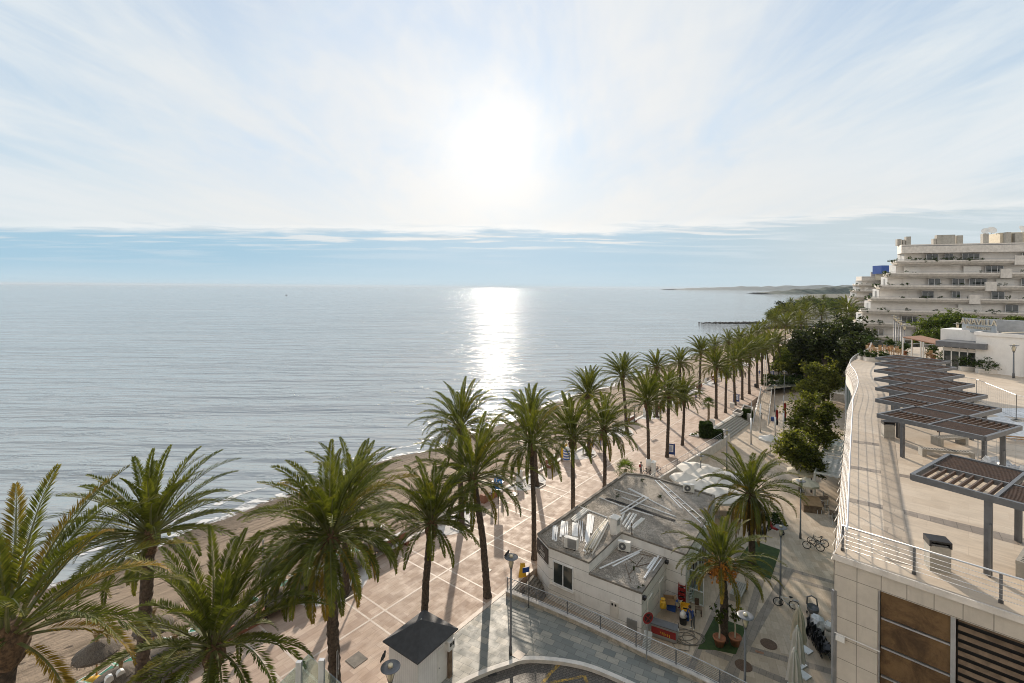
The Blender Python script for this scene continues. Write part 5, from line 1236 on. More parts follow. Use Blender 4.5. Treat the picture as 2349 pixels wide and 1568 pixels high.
# railings of the terrace
t = thing('railing', 'long steel railing along the seaward edge of the terrace, curving at its end', 'railing', tuple(T0)); metal_rail(t, [p+Vector((0, 0, 0)) for p in el], .92, 5, 1.15, lean=-.36, postm='stone', fin=True, rad=.033, brad=.010)
t = thing('railing', 'steel railing along the front edge of the terrace above the rusted panels', 'railing', tuple(T0+fd*2)); metal_rail(t, [T0+Vector((.36, .16, 0)), T0+fd*14+Vector((.1, .14, 0))], .90, 5, 1.9, postm='greymetal', fin=True, rad=.03)
t = thing('railing', 'steel railing at the far end of the terrace behind the wooden chairs', 'railing', tuple(edge[-1])); metal_rail(t, [edge[-1], Vector((62, 72.0, ZT)), Vector((64.5, 70.5, ZT))], 1.15, 6, 2.2)
# pergolas: four slatted bays in a grey steel frame
LX, LY = 4.3, 3.95
def pergola(label, loc, rz, near=False):
    t = thing('pergola', label, 'pergola', tuple(loc), 'slatted pergolas in a row on the terrace', rz); h = 2.55
    b = MB(); x, y = LX, LY
    for p, q in (((0, 0, h), (x, 0, h)), ((x, 0, h), (x, y, h)), ((x, y, h), (0, y, h)), ((0, y, h), (0, 0, h))): b.beam(p, q, .12, .22)
    b.beam((x/2, .06, h+.004), (x/2, y-.06, h+.004), .1, .18); b.beam((.06, y/2, h-.004), (x-.06, y/2, h-.004), .1, .18); b.build('frame', M['greymetal'], t)
    for i in (0, 1):
        for j in (0, 1):
            b = MB(); x0, x1, y0, y1 = i*x/2+.08, (i+1)*x/2-.08, j*y/2+.08, (j+1)*y/2-.08
            if (i+j) % 2 == 0:
                for k in range(8): xx = x0+(x1-x0)*(k+.5)/8; b.beam((xx, y0, h), (xx, y1, h), .05, .13)
            else:
                for k in range(15): yy = y0+(y1-y0)*(k+.5)/15; b.beam((x0, yy, h), (x1, yy, h), .045, .13)
            b.build('slat_bay', M['wood'], t)
    for (xx, yy) in ((x*.46, -.02), (x*.46, y-.12)) if near else ((.1, y*.56), (x-.08, y*.52)):
        b = MB(); b.box((xx, yy+.1, h/2-.06), (.2, .1, h-.1)); b.box((xx+.06, yy, .85), (.06, .12, 1.7)); b.build('post', M['greymetal'], t)
    return t

pergola('nearest slatted pergola on the terrace, cut by the right edge', Vector((14.5, 17.15, ZT)), math.radians(-57), True)
for i, (x, y) in enumerate(((19.7, 25.5), (22.3, 29), (24.9, 32.4), (27.5, 35.9), (30.3, 39.6), (33.2, 43.3), (36, 46.9))):
    lab = f'{ORD[i+1]} slatted pergola from the camera on the terrace' if i < 6 else 'farthest slatted pergola, last before the wooden chairs on the terrace'
    pergola(lab, Vector((x, y, ZT)), math.radians(-63.5))
# ---------------------------------------------------------------- terrace furniture
def tbin(label, loc, rz):
    t = thing('litter_bin', label, 'litter bin', tuple(loc), 'granite litter bins on the terrace', rz)
    b = MB(); b.box((0, 0, .42), (.56, .46, .84)); b.build('granite_body', M['concrete'], t)
    b = MB(); b.box((0, 0, 1.0), (.6, .5, .06)); b.box((-.27, 0, .9), (.06, .5, .14)); b.box((.27, 0, .9), (.06, .5, .14)); b.box((0, .22, .9), (.48, .06, .14)); b.build('hood', M['black'], t)
    b = MB(); b.box((0, -.16, .86), (.46, .04, .06)); b.build('slot_lip', M['greymetal'], t); return t
tbin('grey granite litter bin with a black hood near the front railing of the terrace', px(2150, 1306, ZT), math.radians(-22))
tbin('grey granite litter bin under the left corner of the second pergola', px(2037, 1004, ZT)+Vector((0, 0, 0)), math.radians(-20))
def holed_bench(label, loc, rz, L=1.9, W_=.72, back=False, h=.5):
    t = thing('stone_bench', label, 'bench', tuple(loc), 'perforated stone benches', rz)
    b = MB()
    b.box((0, 0, h-.06), (L, W_, .12)); b.build('seat', M['concrete'], t)
    for s in (-1, 1): b = MB(); b.box((s*(L/2-.1), 0, (h-.12)/2), (.2, W_-.01, h-.125)); b.build('leg', M['concrete'], t)
    b = MB()
    for i in range(int(L/.15)):
        for j in range(5):
            x = -L/2+.12+i*.15; y = -W_/2+.14+j*(W_-.28)/4
            if abs(x) < L/2-.1: b.box((x, y, h+.003), (.035, .085, .006), .5)
    b.build('seat_holes', M['darkhole'], t)
    if back:
        b = MB(); b.box((L*.08, W_*.32, h+.3), (L*.8, .05, .2)); b.build('backrest', M['wood'], t)
        for s in (-.25, .4): b = MB(); b.box((L*s, W_*.32, h+.12), (.05, .03, .3)); b.build('backrest_bracket', M['greymetal'], t)
    return t
holed_bench('perforated stone bench with a brown wooden backrest on the terrace', px(2178, 1020, ZT), math.radians(10), 2.0, .6, True)
holed_bench('long low perforated stone bench running behind the nearest pergola', px(2170, 1050, ZT), math.radians(-16), 2.4, .45, h=.42)
holed_bench('perforated stone bench at the right edge of the terrace near the front railing', px(2385, 1312, ZT), math.radians(35), 2.2, .8, h=.55)
holed_bench('perforated stone bench on the plaza beside the fruiting palm', px(1694, 1366, ZL), math.radians(52), 2.1, .85, h=.52)
def streetlamp(label, loc, h=6.0, rz=0.0, R=.44, group='round-topped street lamps'):
    t = thing('street_lamp', label, 'street lamp', tuple(loc), group, rz)
    b = MB(); b.tube([(0, 0, 0), (0, 0, .5), (0, 0, .55), (0, 0, h-.75)], [.11, .1, .075, .055], 10); b.build('post', M['greymetal'], t, smooth=True)
    b = MB(); b.lathe([(.055, h-.78), (.09, h-.7), (.10, h-.62)], n=10); b.build('collar', M['greymetal'], t)
    b = MB(); b.lathe([(.08, h-.64), (.13, h-.45), (.15, h-.2), (.13, h-.1)], n=12); b.build('lantern', M['lampglass'], t, smooth=True)
    b = MB()
    for k in range(4): a = k*PI/2+.4; b.tube([(.09*math.cos(a), .09*math.sin(a), h-.66), (.26*math.cos(a), .26*math.sin(a), h-.05)], .012, 5)
    b.build('arm', M['greymetal'], t)
    b = MB(); b.lathe([(.10, h-.05), (R*.7, h-.035), (R, h), (R*.98, h+.015), (R*.6, h+.01), (.1, h+.02)], n=24); b.build('disc_shade', M['greymetal'], t, smooth=True)
    b = MB(); b.lathe([(.12, h+.02), (.11, h+.12), (.05, h+.16)], n=12); b.build('top_cap', M['lampglass'], t, smooth=True); return t
streetlamp('tall street lamp with a bird on its disc, left of the white building', px(1171, 1502), 6.1)
streetlamp('street lamp whose disc fills the bottom edge left of the hut', Vector((-5.3, 21.2, -.2)), 6.2)
streetlamp('street lamp with round disc nearest the folded parasols on the plaza', Vector(((1715.5-1174.5)/1089*26.6, 26.6, ZL)), 5.9)
streetlamp('street lamp on the plaza with the pale bicycle leaning on it', px(1790, 1386, ZL), 5.9)
streetlamp('street lamp on the plaza next to the black bicycles', px(1836, 1236, ZL), 5.6)
streetlamp('street lamp rising between the white parasols and the retaining wall', px(1607, 1130, ZL), 4.4)
streetlamp('street lamp at the foot of the broad steps', px(1667, 1080, ZL), 5.4)
streetlamp('street lamp among the trees right behind the access ramp', px(1777, 945, ZL), 5.2)
streetlamp('street lamp in the garden behind the hedge wall', px(1799, 905, .2), 5.0)
streetlamp('street lamp under the olive street tree by the awnings', px(1861, 1130, ZL), 4.6)
TL = 'street lamps on the terrace'
for x, y, top, lab in ((2325, 868, 793, 'right terrace lamp standing before the white restaurant wall'), (2289, 850, 777, 'left terrace lamp before the white restaurant wall, by the bushes'), (2074.5, 812, 747.5, 'nearest terrace lamp in the close file by the wooden chairs'), (2066.5, 806, 738, 'second terrace lamp in the close file by the wooden chairs'), (2061, 802, 732, 'third terrace lamp in the close file by the wooden chairs'), (2055, 798, 729, 'fourth terrace lamp in the close file by the wooden chairs'), (2051, 794, 725, 'farthest terrace lamp in the close file by the wooden chairs'), (2196, 820, 743, 'terrace lamp with its head showing over the restaurant roof')):
    p = px(x, y, ZT); streetlamp(lab, p, (y-top)*p.y/1089, R=.42, group=TL)
def bird(label, loc, rz, s=1.0):
    t = thing('bird', label, 'bird', tuple(loc), None, rz); b = MB()
    b.tube([(-.2*s, 0, .06*s), (-.08*s, 0, .12*s), (.03*s, 0, .17*s), (.09*s, 0, .24*s), (.11*s, 0, .29*s), (.17*s, 0, .285*s)], [.02*s, .06*s, .075*s, .045*s, .042*s, .006*s], 8); b.build('body', M['rubber'], t, smooth=True)
    for k in (-.025, .025): b = MB(); b.tube([(-.02*s, k*s, 0), (-.02*s, k*s, .1*s)], .007*s, 4); b.build('leg', M['rubber'], t)
    return t
p = px(1171, 1502); bird('dark bird perched on the disc of the tall street lamp', p+Vector((-.25, .1, 6.11)), .6, 1.1)
bird('dark bird perched on the street lamp disc at the bottom edge', Vector((-5.65, 21.3, 6.22)), 1.2, 1.1)
bird('dark bird standing on wet sand at the waterline', px(393, 1222, -2.1), .8, 1.9)
# bushes in troughs, wooden chairs, temporary fence, plastic sheeting
def trough(label, loc, rz, L, bush=1.0, m='hedge', trough_m='stone', seed=1):
    t = thing('planter_trough', label, 'planter', tuple(loc), 'planted troughs on the terrace', rz); b = MB(); b.box((0, 0, .25), (L, .6, .5)); b.build('trough', M[trough_m], t)
    n = max(1, int(L/.8)); cl = [((k+.5)/n*L-L/2, 0, .5+.35*bush, .5*bush) for k in range(n)]
    link('foliage', leaf_mesh('foliage', cl, M[m], seed, 420*n, .11), t); return t
for i, (x, y, L, lab) in enumerate(((1985, 826, 1.6, 'first planted trough at the curved end of the terrace'), (2008, 829, 2.6, 'long planted trough next to the curved end of the terrace'), (2035, 832, 1.2, 'low planted trough half under the farthest pergola'))): trough(lab, px(x, y, ZT), math.radians(-5), L, .9, seed=60+i)
for i, (x, y, lab) in enumerate(((1996, 797, 'potted round bush behind the stacked wooden chairs'), (2042, 805, 'potted round bush left of the file of lamps'), (2075, 815, 'potted round bush right of the file of lamps'), (2141, 824, 'potted bush in a terracotta box beside the clay awning'))):
    p = px(x, y, ZT); t = thing('potted_bush', lab, 'potted plant', tuple(p), 'potted bushes on the terrace'); b = MB(); b.lathe([(.32, 0), (.45, .6), (.4, .6)], n=4); b.build('pot', M['terracotta'], t); link('foliage', leaf_mesh('foliage', [(0, 0, 1.1, .75), (.1, .1, 1.4, .5)], M['hedge'], 70+i, 700, .13), t)
for i, (x, y, L, s, lab) in enumerate(((2195, 845, 3.4, 1.5, 'tall bushes in a trough before the restaurant window'), (2240, 852, 3.2, 1.5, 'dark bushes in a trough left of the restaurant lamps'), (2268, 857, 2.2, 1.5, 'round dark bush in a trough at the lamp foot by the restaurant wall'))): trough(lab, px(x, y, ZT), math.radians(-16), L, s, seed=80+i)
def chair(name='wooden_chair', m='teak', legm=None, fold=False):
    t = thing(name, '', 'chair'); lm = M[legm or m]
    b = MB(); b.box((0, 0, .45), (.48, .46, .04)); b.build('seat', M[m], t)
    b = MB(); [b.box((0, .23+.02*k, .58+.12*k), (.46, .025, .08)) for k in range(4)]; b.build('backrest', M[m], t)
    for sx_ in (-.21, .21):
        for sy_ in (-.2, .22): b = MB(); b.beam((sx_, sy_, 0), (sx_, sy_+(.06 if sy_ > 0 else 0), .98 if sy_ > 0 else .44), .045, .045, up=(0, 1, 0)); b.build('leg', lm, t)
        b = MB(); b.beam((sx_*1.1, -.2, .66), (sx_*1.1, .26, .68), .05, .03); b.build('armrest', M[m], t)
    return t
ch0 = None; cg = 'stacked wooden chairs on the terrace'; r = random.Random(3)
spots = [(1993, 812, 'left'), (2003, 813, 'left'), (2013, 814, 'left'), (2022, 812, 'left'), (2033, 812, 'left')], [(2047, 814, 'middle'), (2055, 815, 'middle'), (2063, 818, 'middle')], [(2122, 822, 'right'), (2131, 825, 'right')]
for grp in spots:
    for i, (x, y, w_) in enumerate(grp):
        for k in range(2):
            p = px(x, y, ZT)+Vector((0, 0, .28*k)); lab = f'teak armchair in the {w_} group of stacked chairs on the terrace'
            if ch0 is None: ch0 = chair(); ch0.location = p; ch0['label'] = lab; ch0['group'] = cg
            else: dup(ch0, p, r.uniform(0, 6), lab, cg)
# temporary mesh fence on feet
FG = 'temporary mesh fence panels on the terrace'
def fencepanel(p, q, lab):
    t = thing('mesh_fence', lab, 'fence', tuple(p), FG); d = q-p; b = MB()
    for f in (0, 1): b.tube([d*f, d*f+Vector((0, 0, 1.9))], .022, 6)
    b.tube([Vector((0, 0, 1.88)), d+Vector((0, 0, 1.88))], .018, 6); b.tube([Vector((0, 0, .2)), d+Vector((0, 0, .2))], .018, 6); b.build('frame', M['galv'], t)
    b = MB(); n = int(d.length/.3)
    for k in range(1, n): b.tube([d*(k/n)+Vector((0, 0, .2)), d*(k/n)+Vector((0, 0, 1.88))], .004, 3, False)
    for k in range(1, 6): b.tube([Vector((0, 0, .2+k*.28)), d+Vector((0, 0, .2+k*.28))], .004, 3, False)
    b.build('mesh', M['galv'], t)
    for f in (0.02, .98): b = MB(); p2 = d*f; b.box((p2.x, p2.y, .06), (.7, .24, .12), .4); b.build('foot', M['concrete'], t)
fp = [px(2195, 910, ZT), px(2262, 950, ZT), px(2331, 966, ZT), px(2420, 990, ZT)]
fp = [px(2150, 905, ZT), px(2240, 922, ZT), px(2331, 967, ZT), px(2450, 1000, ZT)]
for i in range(3): fencepanel(fp[i], fp[i+1], ['far', 'middle', 'near'][i]+' temporary wire fence panel around the sheeting on the terrace')
fencepanel(px(2243, 1078, ZT), px(2400, 1110, ZT), 'temporary wire fence panel beside the second pergola post')
def crumple(name, label, pts, seed, m='tarp', h=.18, cat='plastic sheet'):
    rr = random.Random(seed); P = [px(x, y, ZT) for x, y in pts]; c = sum(P, Vector())/len(P); o = MB(); n = 9
    a, b_, c_, d = P; vs = []
    for i in range(n):
        for j in range(n):
            u, v = i/(n-1), j/(n-1); p = (a*(1-u)+b_*u)*(1-v)+(d*(1-u)+c_*u)*v-c; e = 0 if i in (0, n-1) or j in (0, n-1) else 1
            vs.append((p.x+rr.uniform(-.06, .06), p.y+rr.uniform(-.06, .06), .012+e*rr.uniform(.0, h)))
    o.add(vs, [(i*n+j, (i+1)*n+j, (i+1)*n+j+1, i*n+j+1) for i in range(n-1) for j in range(n-1)]); ob = o.build(name, M[m]); ob.location = c; return tag(ob, label, cat)
crumple('plastic_sheet', 'large crumpled pale plastic sheet lying on the terrace inside the wire fence', [(2190, 968), (2300, 955), (2400, 985), (2330, 1012)], 1)
crumple('plastic_sheet', 'white crumpled plastic bundle by the post of the second pergola', [(2235, 1062), (2295, 1058), (2370, 1092), (2330, 1100)], 2, h=.5)
crumple('plastic_sheet', 'flat translucent sheet spread at the far right of the fenced area', [(2230, 935), (2349, 938), (2420, 965), (2290, 955)], 3, h=.06)
for i, (x, y, lab) in enumerate(((2330, 1010, 'pale timber offcut on the sheeting at the right edge'), (2341, 1016, 'second pale timber offcut beside the first on the sheeting'))):
    p = px(x, y, ZT); b = MB(); b.beam((-1, .3, .2), (1, -.3, .2), .16, .06); o = b.build('timber', M['teak']); o.location = p; tag(o, lab, 'timber')
# ---------------------------------------------------------------- white restaurant on the terrace
RA, RB = px(2238, 853, ZT), px(2420, 874, ZT); RH = 4.2
d = (RB-RA); d.z = 0; d.normalize(); n_ = Vector((-d.y, d.x, 0)); RB = RA+d*22; bk = 13
t = RT = thing('restaurant', 'white flat-roofed restaurant with a clay awning at the back of the terrace', 'restaurant', tuple(RA))
rz = math.atan2(d.y, d.x)
b = MB(); b.box(RA+d*11+n_*bk/2+Vector((0, 0, RH/2)), (22, bk, RH), rz); b.build('wall', M['white'], t, world=True)
b = MB()
for (a, c) in ((RA, RB), (RB, RB+n_*bk), (RB+n_*bk, RA+n_*bk), (RA+n_*bk, RA)): b.beam(a+Vector((0, 0, RH+.18)), c+Vector((0, 0, RH+.18)), .3, .36)
b.build('parapet', M['white'], t, world=True)
b = MB(); q = RA+d*5.3-n_*.03; b.box(q+Vector((0, 0, 1.5)), (2.8, .08, 3.0), rz); dr = b.build('door', M['darkhole'], t, world=True); b = MB(); b.box(q+d*.9-n_*.06+Vector((0, 0, 1.5)), (.05, .05, 2.9), rz); b.box(q+d*.9-n_*.08+Vector((0, 0, 1.2)), (.25, .02, .3), rz); b.build('door_frame', M['galv'], dr, world=True)
# glazed corner bay with dark fascia, projecting to the left
GA = RA-d*2.9+n_*.2
b = MB(); b.box(GA+d*1.5+n_*3+Vector((0, 0, 1.6)), (2.95, 6, 3.2), rz); wg = b.build('glazed_bay', M['paneglass'], t, world=True)
b = MB(); b.box(GA+d*1.7+n_*2.4+Vector((0, 0, 2.95)), (4.4, 6.6, .62), rz); b.build('dark_fascia', M['greymetal'], t, world=True)
b = MB()
for k in range(5): b.box(GA+d*(k*.72)-n_*.03+Vector((0, 0, 1.3)), (.1, .1, 2.6), rz)
for k in range(5): b.box(GA-d*.03+n_*(k*1.45+.06)+Vector((0, 0, 1.3)), (.1, .1, 2.6), rz)
b.build('window_frames', M['whitepaint'], wg, world=True)
b = MB(); b.box(GA+d*1.45-n_*.04+Vector((0, 0, 2.3)), (2.9, .08, .4), rz); b.build('lintel_panel', M['stone'], t, world=True)
b = MB(); b.box(GA+d*1.2+n_*4.6+Vector((0, 0, 3.8)), (4.6, 4, 1.4), rz); b.build('upper_room', M['white'], t, world=True)
# clay tiled awning on posts to the left
Aw = GA-d*.3+n_*1.6; b = MB(); p0, p1, p2, p3 = Aw+Vector((0, 0, 2.5)), Aw+n_*4.2+Vector((0, 0, 2.5)), Aw+n_*5.4-d*4.2+Vector((0, 0, 3.15)), Aw+n_*.8-d*4.6+Vector((0, 0, 3.15))
b.add([p0, p1, p2, p3]+[p-Vector((0, 0, .12)) for p in (p0, p1, p2, p3)], [(0, 1, 2, 3), (7, 6, 5, 4), (0, 4, 5, 1), (1, 5, 6, 2), (2, 6, 7, 3), (3, 7, 4, 0)]); b.build('clay_awning', M['clay'], t, world=True)
for p in (p2, p3, p2.lerp(p3, .5), p0.lerp(p3, .5)): b = MB(); b.beam((p.x, p.y, ZT), (p.x, p.y, p.z-.1), .12, .12, up=(0, 1, 0)); b.build('awning_post', M['whitepaint'], t, world=True)
# sign on the roof
text('ANAVILLA', t, RA-d*.4+n_*2.2+Vector((0, 0, RH+1.35))-RA, .95, M['beige'], (PI/2, 0, rz-.55), 'roof_lettering', .03); text('RESTAURANTE', t, RA-d*.4+n_*2.2+Vector((0, 0, RH+.68))-RA, .44, M['beige'], (PI/2, 0, rz-.55), 'roof_lettering', .02)
b = MB(); b.box(RA-d*.35+n_*2.28+Vector((0, 0, RH+.95)), (4.2, .05, 1.7), rz-.55); b.build('sign_backing', M['galv'], t, world=True)
b = MB()
for k in (-1.6, 0, 1.6): q = RA-d*.3+n_*2.4+Vector((math.cos(rz-.55)*k, math.sin(rz-.55)*k, 0)); b.beam(q+Vector((0, 0, RH-.5)), q+Vector((0, 0, RH+1.7)), .08, .08, up=(0, 1, 0))
b.build('sign_frame', M['oldwood'], t, world=True)
b = MB(); b.box(RA+d*1.9+n_*6+Vector((0, 0, RH+.8)), (5.5, 1.2, 1.6), rz); b.build('rooftop_duct', M['galv'], t, world=True)
acunit(RA+d*7.2+n_*3.2+Vector((0, 0, RH)), rz, 'big louvred air conditioner on the restaurant roof', 1.7, 1.2, .9)
for i, k in enumerate((2.5, 4.4, 9)): crum = MB(); p = RA+d*k+n_*3.5+Vector((0, 0, RH+.2)); crum.beam(p-d*1.2, p+d*1.2+n_*.6+Vector((0, 0, .3)), .9, .06); tag(crum.build('roofing_sheet', M['beige']), ['left', 'middle', 'right'][i]+' loose roofing sheet lying on the restaurant roof', 'roofing sheet')
# ================================================================ APARTMENTS WITH STEPPED BALCONIES
def apartments(name, label, A, B, ret, z0, floors, step, hh, top_extra, chim, seed, detail=True):
    """facade from A (left corner) to B (right), side face turning back along ret; lower floors reach farther out"""
    t = thing('apartment_building', label, 'building', (A.x, A.y, z0)); r = random.Random(seed)
    f = (A-B); f.z = 0; f.normalize(); n_ = Vector((f.y, -f.x, 0))
    if n_.y > 0: n_ = -n_
    back = Vector((.74, .67, 0))*26
    for k in range(floors):
        z = z0+k*hh; ext = step*(floors-1-k); ca = A+f*ext+n_*ext*.35; tip = ca+ret*(1.0); cb = B+n_*ext*.35
        body = [ca-f*3.0-n_*2.6+ret*.18, tip-f*1.5, tip+back*.9, cb+back, cb-n_*2.6]
        b = MB(); b.prism([tuple(p[:2]) for p in body], z, z+hh); b.build('wall', M['white'], t, world=True, fix=True)
        # balcony slab with its splayed parapet
        o = [ca, tip, tip+back*.8, cb+back, cb]; s_ = [ca-f*.9-n_*.8, tip-f*.9, tip+back*.8-f*.9, cb+back, cb-n_*.8]
        b = MB(); zt, zb = z+.95, z-.35
        for i in (0, 1):
            p, q, pi, qi = o[i], o[i+1], s_[i], s_[i+1]; b.face((pi.x, pi.y, zb), (qi.x, qi.y, zb), (q.x, q.y, zt-.35), (p.x, p.y, zt-.35)); b.face((p.x, p.y, zt-.35), (q.x, q.y, zt-.35), (q.x, q.y, zt), (p.x, p.y, zt))
        p, q, pi, qi = o[4], o[0], s_[4], s_[0]; b.face((pi.x, pi.y, zb), (qi.x, qi.y, zb), (q.x, q.y, zt-.35), (p.x, p.y, zt-.35)); b.face((p.x, p.y, zt-.35), (q.x, q.y, zt-.35), (q.x, q.y, zt), (p.x, p.y, zt))
        b.face(*[(p.x, p.y, zb) for p in reversed(s_)]); b.face(*[(p.x, p.y, z+.02) for p in o])
        b.build('balcony', M['stone'], t, world=True)
        b = MB(); b.tube([o[4]+Vector((0, 0, z-o[4].z+1.2)), o[0]+Vector((0, 0, z-o[0].z+1.2)), o[1]+Vector((0, 0, z-o[1].z+1.2))], .035, 5); b.build('balcony_rail', M['galv'], t, world=True)
        # windows, shutters, awnings
        L = (body[0]-body[4]).length; x = 1.5; fz = math.atan2(f.y, f.x)
        while x < L-3:
            w = r.choice([1.6, 2.4, 3.4, 4.6]); c = body[4]+f*(x+w/2)+n_*.03; kind = r.random()
            if kind < .52:
                b = MB(); b.box((c.x, c.y, z+1.5), (w, .08, 2.3), fz); wd = b.build('window', M['paneglass'], t, world=True)
                b = MB(); m_ = max(2, int(w/.9))
                for i in range(m_+1): q = c+f*(w*(i/m_-.5))+n_*.06; b.box((q.x, q.y, z+1.5), (.08, .08, 2.32), fz)
                b.build('frame', M['whitemetal'], wd, world=True)
            elif kind < .68: b = MB(); b.box((c.x, c.y, z+1.5), (w, .1, 2.3), fz); b.build('shutter', M['whitepaint'], t, world=True)
            if r.random() < .4 and k < floors-1: q = c+n_*1.0; b = MB(); b.beam(q-f*w*.6+Vector((0, 0, z-q.z+2.75)), q+f*w*.6+Vector((0, 0, z-q.z+2.75)), 1.5, .07); b.build('awning', M['canvas'], t, world=True)
            x += w+r.uniform(.8, 2.4)
        for sx_ in (.25, .6):
            c = body[0].lerp(body[1], sx_); e = (body[1]-body[0]).normalized(); b = MB(); q = c+Vector((e.y, -e.x, 0))*(-.04 if (Vector((e.y, -e.x, 0))).x > 0 else .04); b.box((q.x, q.y, z+1.5), (1.6, .1, 2.2), math.atan2(e.y, e.x)); b.build('shutter', M['whitepaint'], t, world=True)
        # party piers across the balcony and plants spilling over
        for q in (.30+.05*k, .72+.04*k):
            c = o[4].lerp(o[0], 1-q)-n_*.1 if q < 1 else None
            if c is not None: b = MB(); b.box((c.x, c.y, z+.75), (2.1, .5, 2.2), fz); b.build('pier', M['stone'], t, world=True)
        cl = []
        for i in range(26):
            if r.random() < (.9 if k in (1, 2, floors-1) else .4): p = o[4].lerp(o[0], r.random()); cl.append((p.x-t.location.x-n_.x*.5, p.y-t.location.y-n_.y*.5, z-z0+1.0+r.uniform(0, .2), r.uniform(.35, .75)))
        for i in range(5): p = o[0].lerp(o[1], r.random()); cl.append((p.x-t.location.x-n_.x*.3, p.y-t.location.y, z-z0+1.0, r.uniform(.3, .7)))
        link('balcony_plants', leaf_mesh('balcony_plants', cl, M['hedge'], seed*10+k, 55*len(cl), .2), t)
    z = z0+floors*hh; body = [A-f*1.6-n_*1.0, A-f*1.2+ret*.8, A-f+ret+back*.8, B+back, B-n_*1.0]
    b = MB(); b.prism([tuple(p[:2]) for p in body], z-.3, z+1.9); b.build('roof_band', M['stone'], t, world=True, fix=True)
    b = MB(); P2 = body[4]+n_*.03; P1 = body[0]+n_*.03+f*.03; b.face((P2.x, P2.y, z+1.45), (P1.x, P1.y, z+1.45), (P1.x, P1.y, z+1.6), (P2.x, P2.y, z+1.6)); b.build('dark_stripe', M['greymetal'], t, world=True)
    for (q, w, h_) in chim: c = body[0].lerp(body[4], q)-n_*3; b = MB(); b.box((c.x, c.y, z+1.9+h_/2), (w, 1.2, h_), math.atan2(f.y, f.x)); b.build('chimney', M['concrete'], t, world=True)
    if top_extra:
        c = body[0].lerp(body[4], .72)-n_*7; b = MB(); b.box((c.x, c.y, z+3.3), (14, 7, 2.8), math.atan2(f.y, f.x)); pt = b.build('penthouse', M['beige'], t, world=True)
        for i, (q, rr) in enumerate(((.42, .8), (.45, .95), (.60, 1.0), (.76, .6), (.8, .55))):
            c = body[0].lerp(body[4], q+.08)-n_*6; tt = thing('satellite_dish', ['leftmost satellite dish in profile', 'tilted satellite dish just right of the leftmost one', 'largest lone satellite dish', 'left one of the two small satellite dishes', 'right one of the two small satellite dishes'][i]+' on the apartment roof', 'satellite dish', (c.x, c.y, z+4.7), None, -.9+.5*i)
            b = MB(); b.lathe([(.02, 0), (rr*.6, .12*rr), (rr, .36*rr), (rr*.98, .40*rr), (rr*.58, .17*rr), (.02, .05)], n=18); ds = b.build('dish', M['whitepaint'], tt, smooth=True); ds.rotation_euler = (math.radians(62), 0, 0); ds.location = (0, 0, rr*.85)
            b = MB(); b.tube([(0, 0, 0), (0, 0, rr*.85)], .07, 6); b.build('mast', M['galv'], tt)
    return t
apartments('a', 'large stepped white apartment block with long planted balconies at the right', Vector((98.5, 122, 0)), Vector((137, 108, 0)), Vector((3.2, 5.6, 0)), 10.6, 7, 2.05, 3.17, True, [(.01, .9, 1.7), (.035, .5, 1.5), (.06, 1, 2.3), (.2, .6, 1.6), (.225, 1.2, 2.5), (.27, 2.8, 2.5), (.33, 1.2, 2.3), (.46, 1.1, 2.6), (.57, 1, 2.8), (.62, 1.4, 2.5), (.74, 1.7, 2.8), (.97, 1, 2.4)], 4)
apartments('b', 'farther stepped apartment block with a blue roof box, left of the large one', Vector((184, 252, 0)), Vector((240, 231, 0)), Vector((3, 9, 0)), 9, 6, 1.35, 3.2, False, [(.1, 1.8, 2.4), (.16, 1.8, 2.2)], 6)
t = thing('water_tank', 'blue angular box on the roof of the farther apartment block', 'roof box', (193, 247, 28)); b = MB(); b.prism([(-3.2, -3), (-2, -3.6), (4, -3.6), (4, 3), (-3.2, 3)], 3.4, 7.6); b.build('blue_box', M['blue'], t); b = MB(); b.box((.6, 0, 1.7), (5.4, 5, 3.4)); b.build('plinth', M['beige'], t)
# ================================================================ BEACH THINGS
def parasol(label, loc, R=1.35, h=2.25, seed=1, tilt=0.0):
    r = random.Random(seed); t = thing('thatched_parasol', label, 'parasol', tuple(loc), 'thatched parasols on the beach')
    b = MB(); b.tube([(0, 0, -.3), (0, 0, h+.3)], .05, 7); b.build('pole', M['pole'], t, smooth=True)
    b = MB(); b.lathe([(R, h-.32), (R*.98, h-.22), (R*.72, h-.02), (R*.42, h+.16), (R*.2, h+.30), (.1, h+.36)], n=40, rag=.035, rnd=r); b.build('thatch_cap', M['thatch'], t)
    b = MB(); b.lathe([(R*.50, h+.10), (R*.46, h+.17), (R*.24, h+.33), (.1, h+.42)], n=26, rag=.05, rnd=r); b.build('thatch_collar', M['thatch'], t)
    b = MB(); b.lathe([(.13, h+.34), (.085, h+.5), (.13, h+.78), (.16, h+.9), (.02, h+.86)], n=14, rag=.1, rnd=r)
    for k in range(46):
        a = r.uniform(0, 6.28); b.tube([(.06*math.cos(a), .06*math.sin(a), h+.6), (.22*r.random()*math.cos(a)+.1*math.cos(a), .3*r.random()*math.sin(a), h+.85+r.uniform(0, .3))], .006, 3, False)
    b.build('straw_tuft', M['straw'], t)
    b = MB()
    for k in range(110):
        a = r.uniform(0, 6.28); q = R*r.uniform(.94, 1.0); b.tube([(q*math.cos(a), q*math.sin(a), h-.3), ((q+.08)*math.cos(a+.03), (q+.08)*math.sin(a), h-.3-r.uniform(.05, .2))], .008, 3, False)
    b.build('straw_fringe', M['thatch'], t); return t
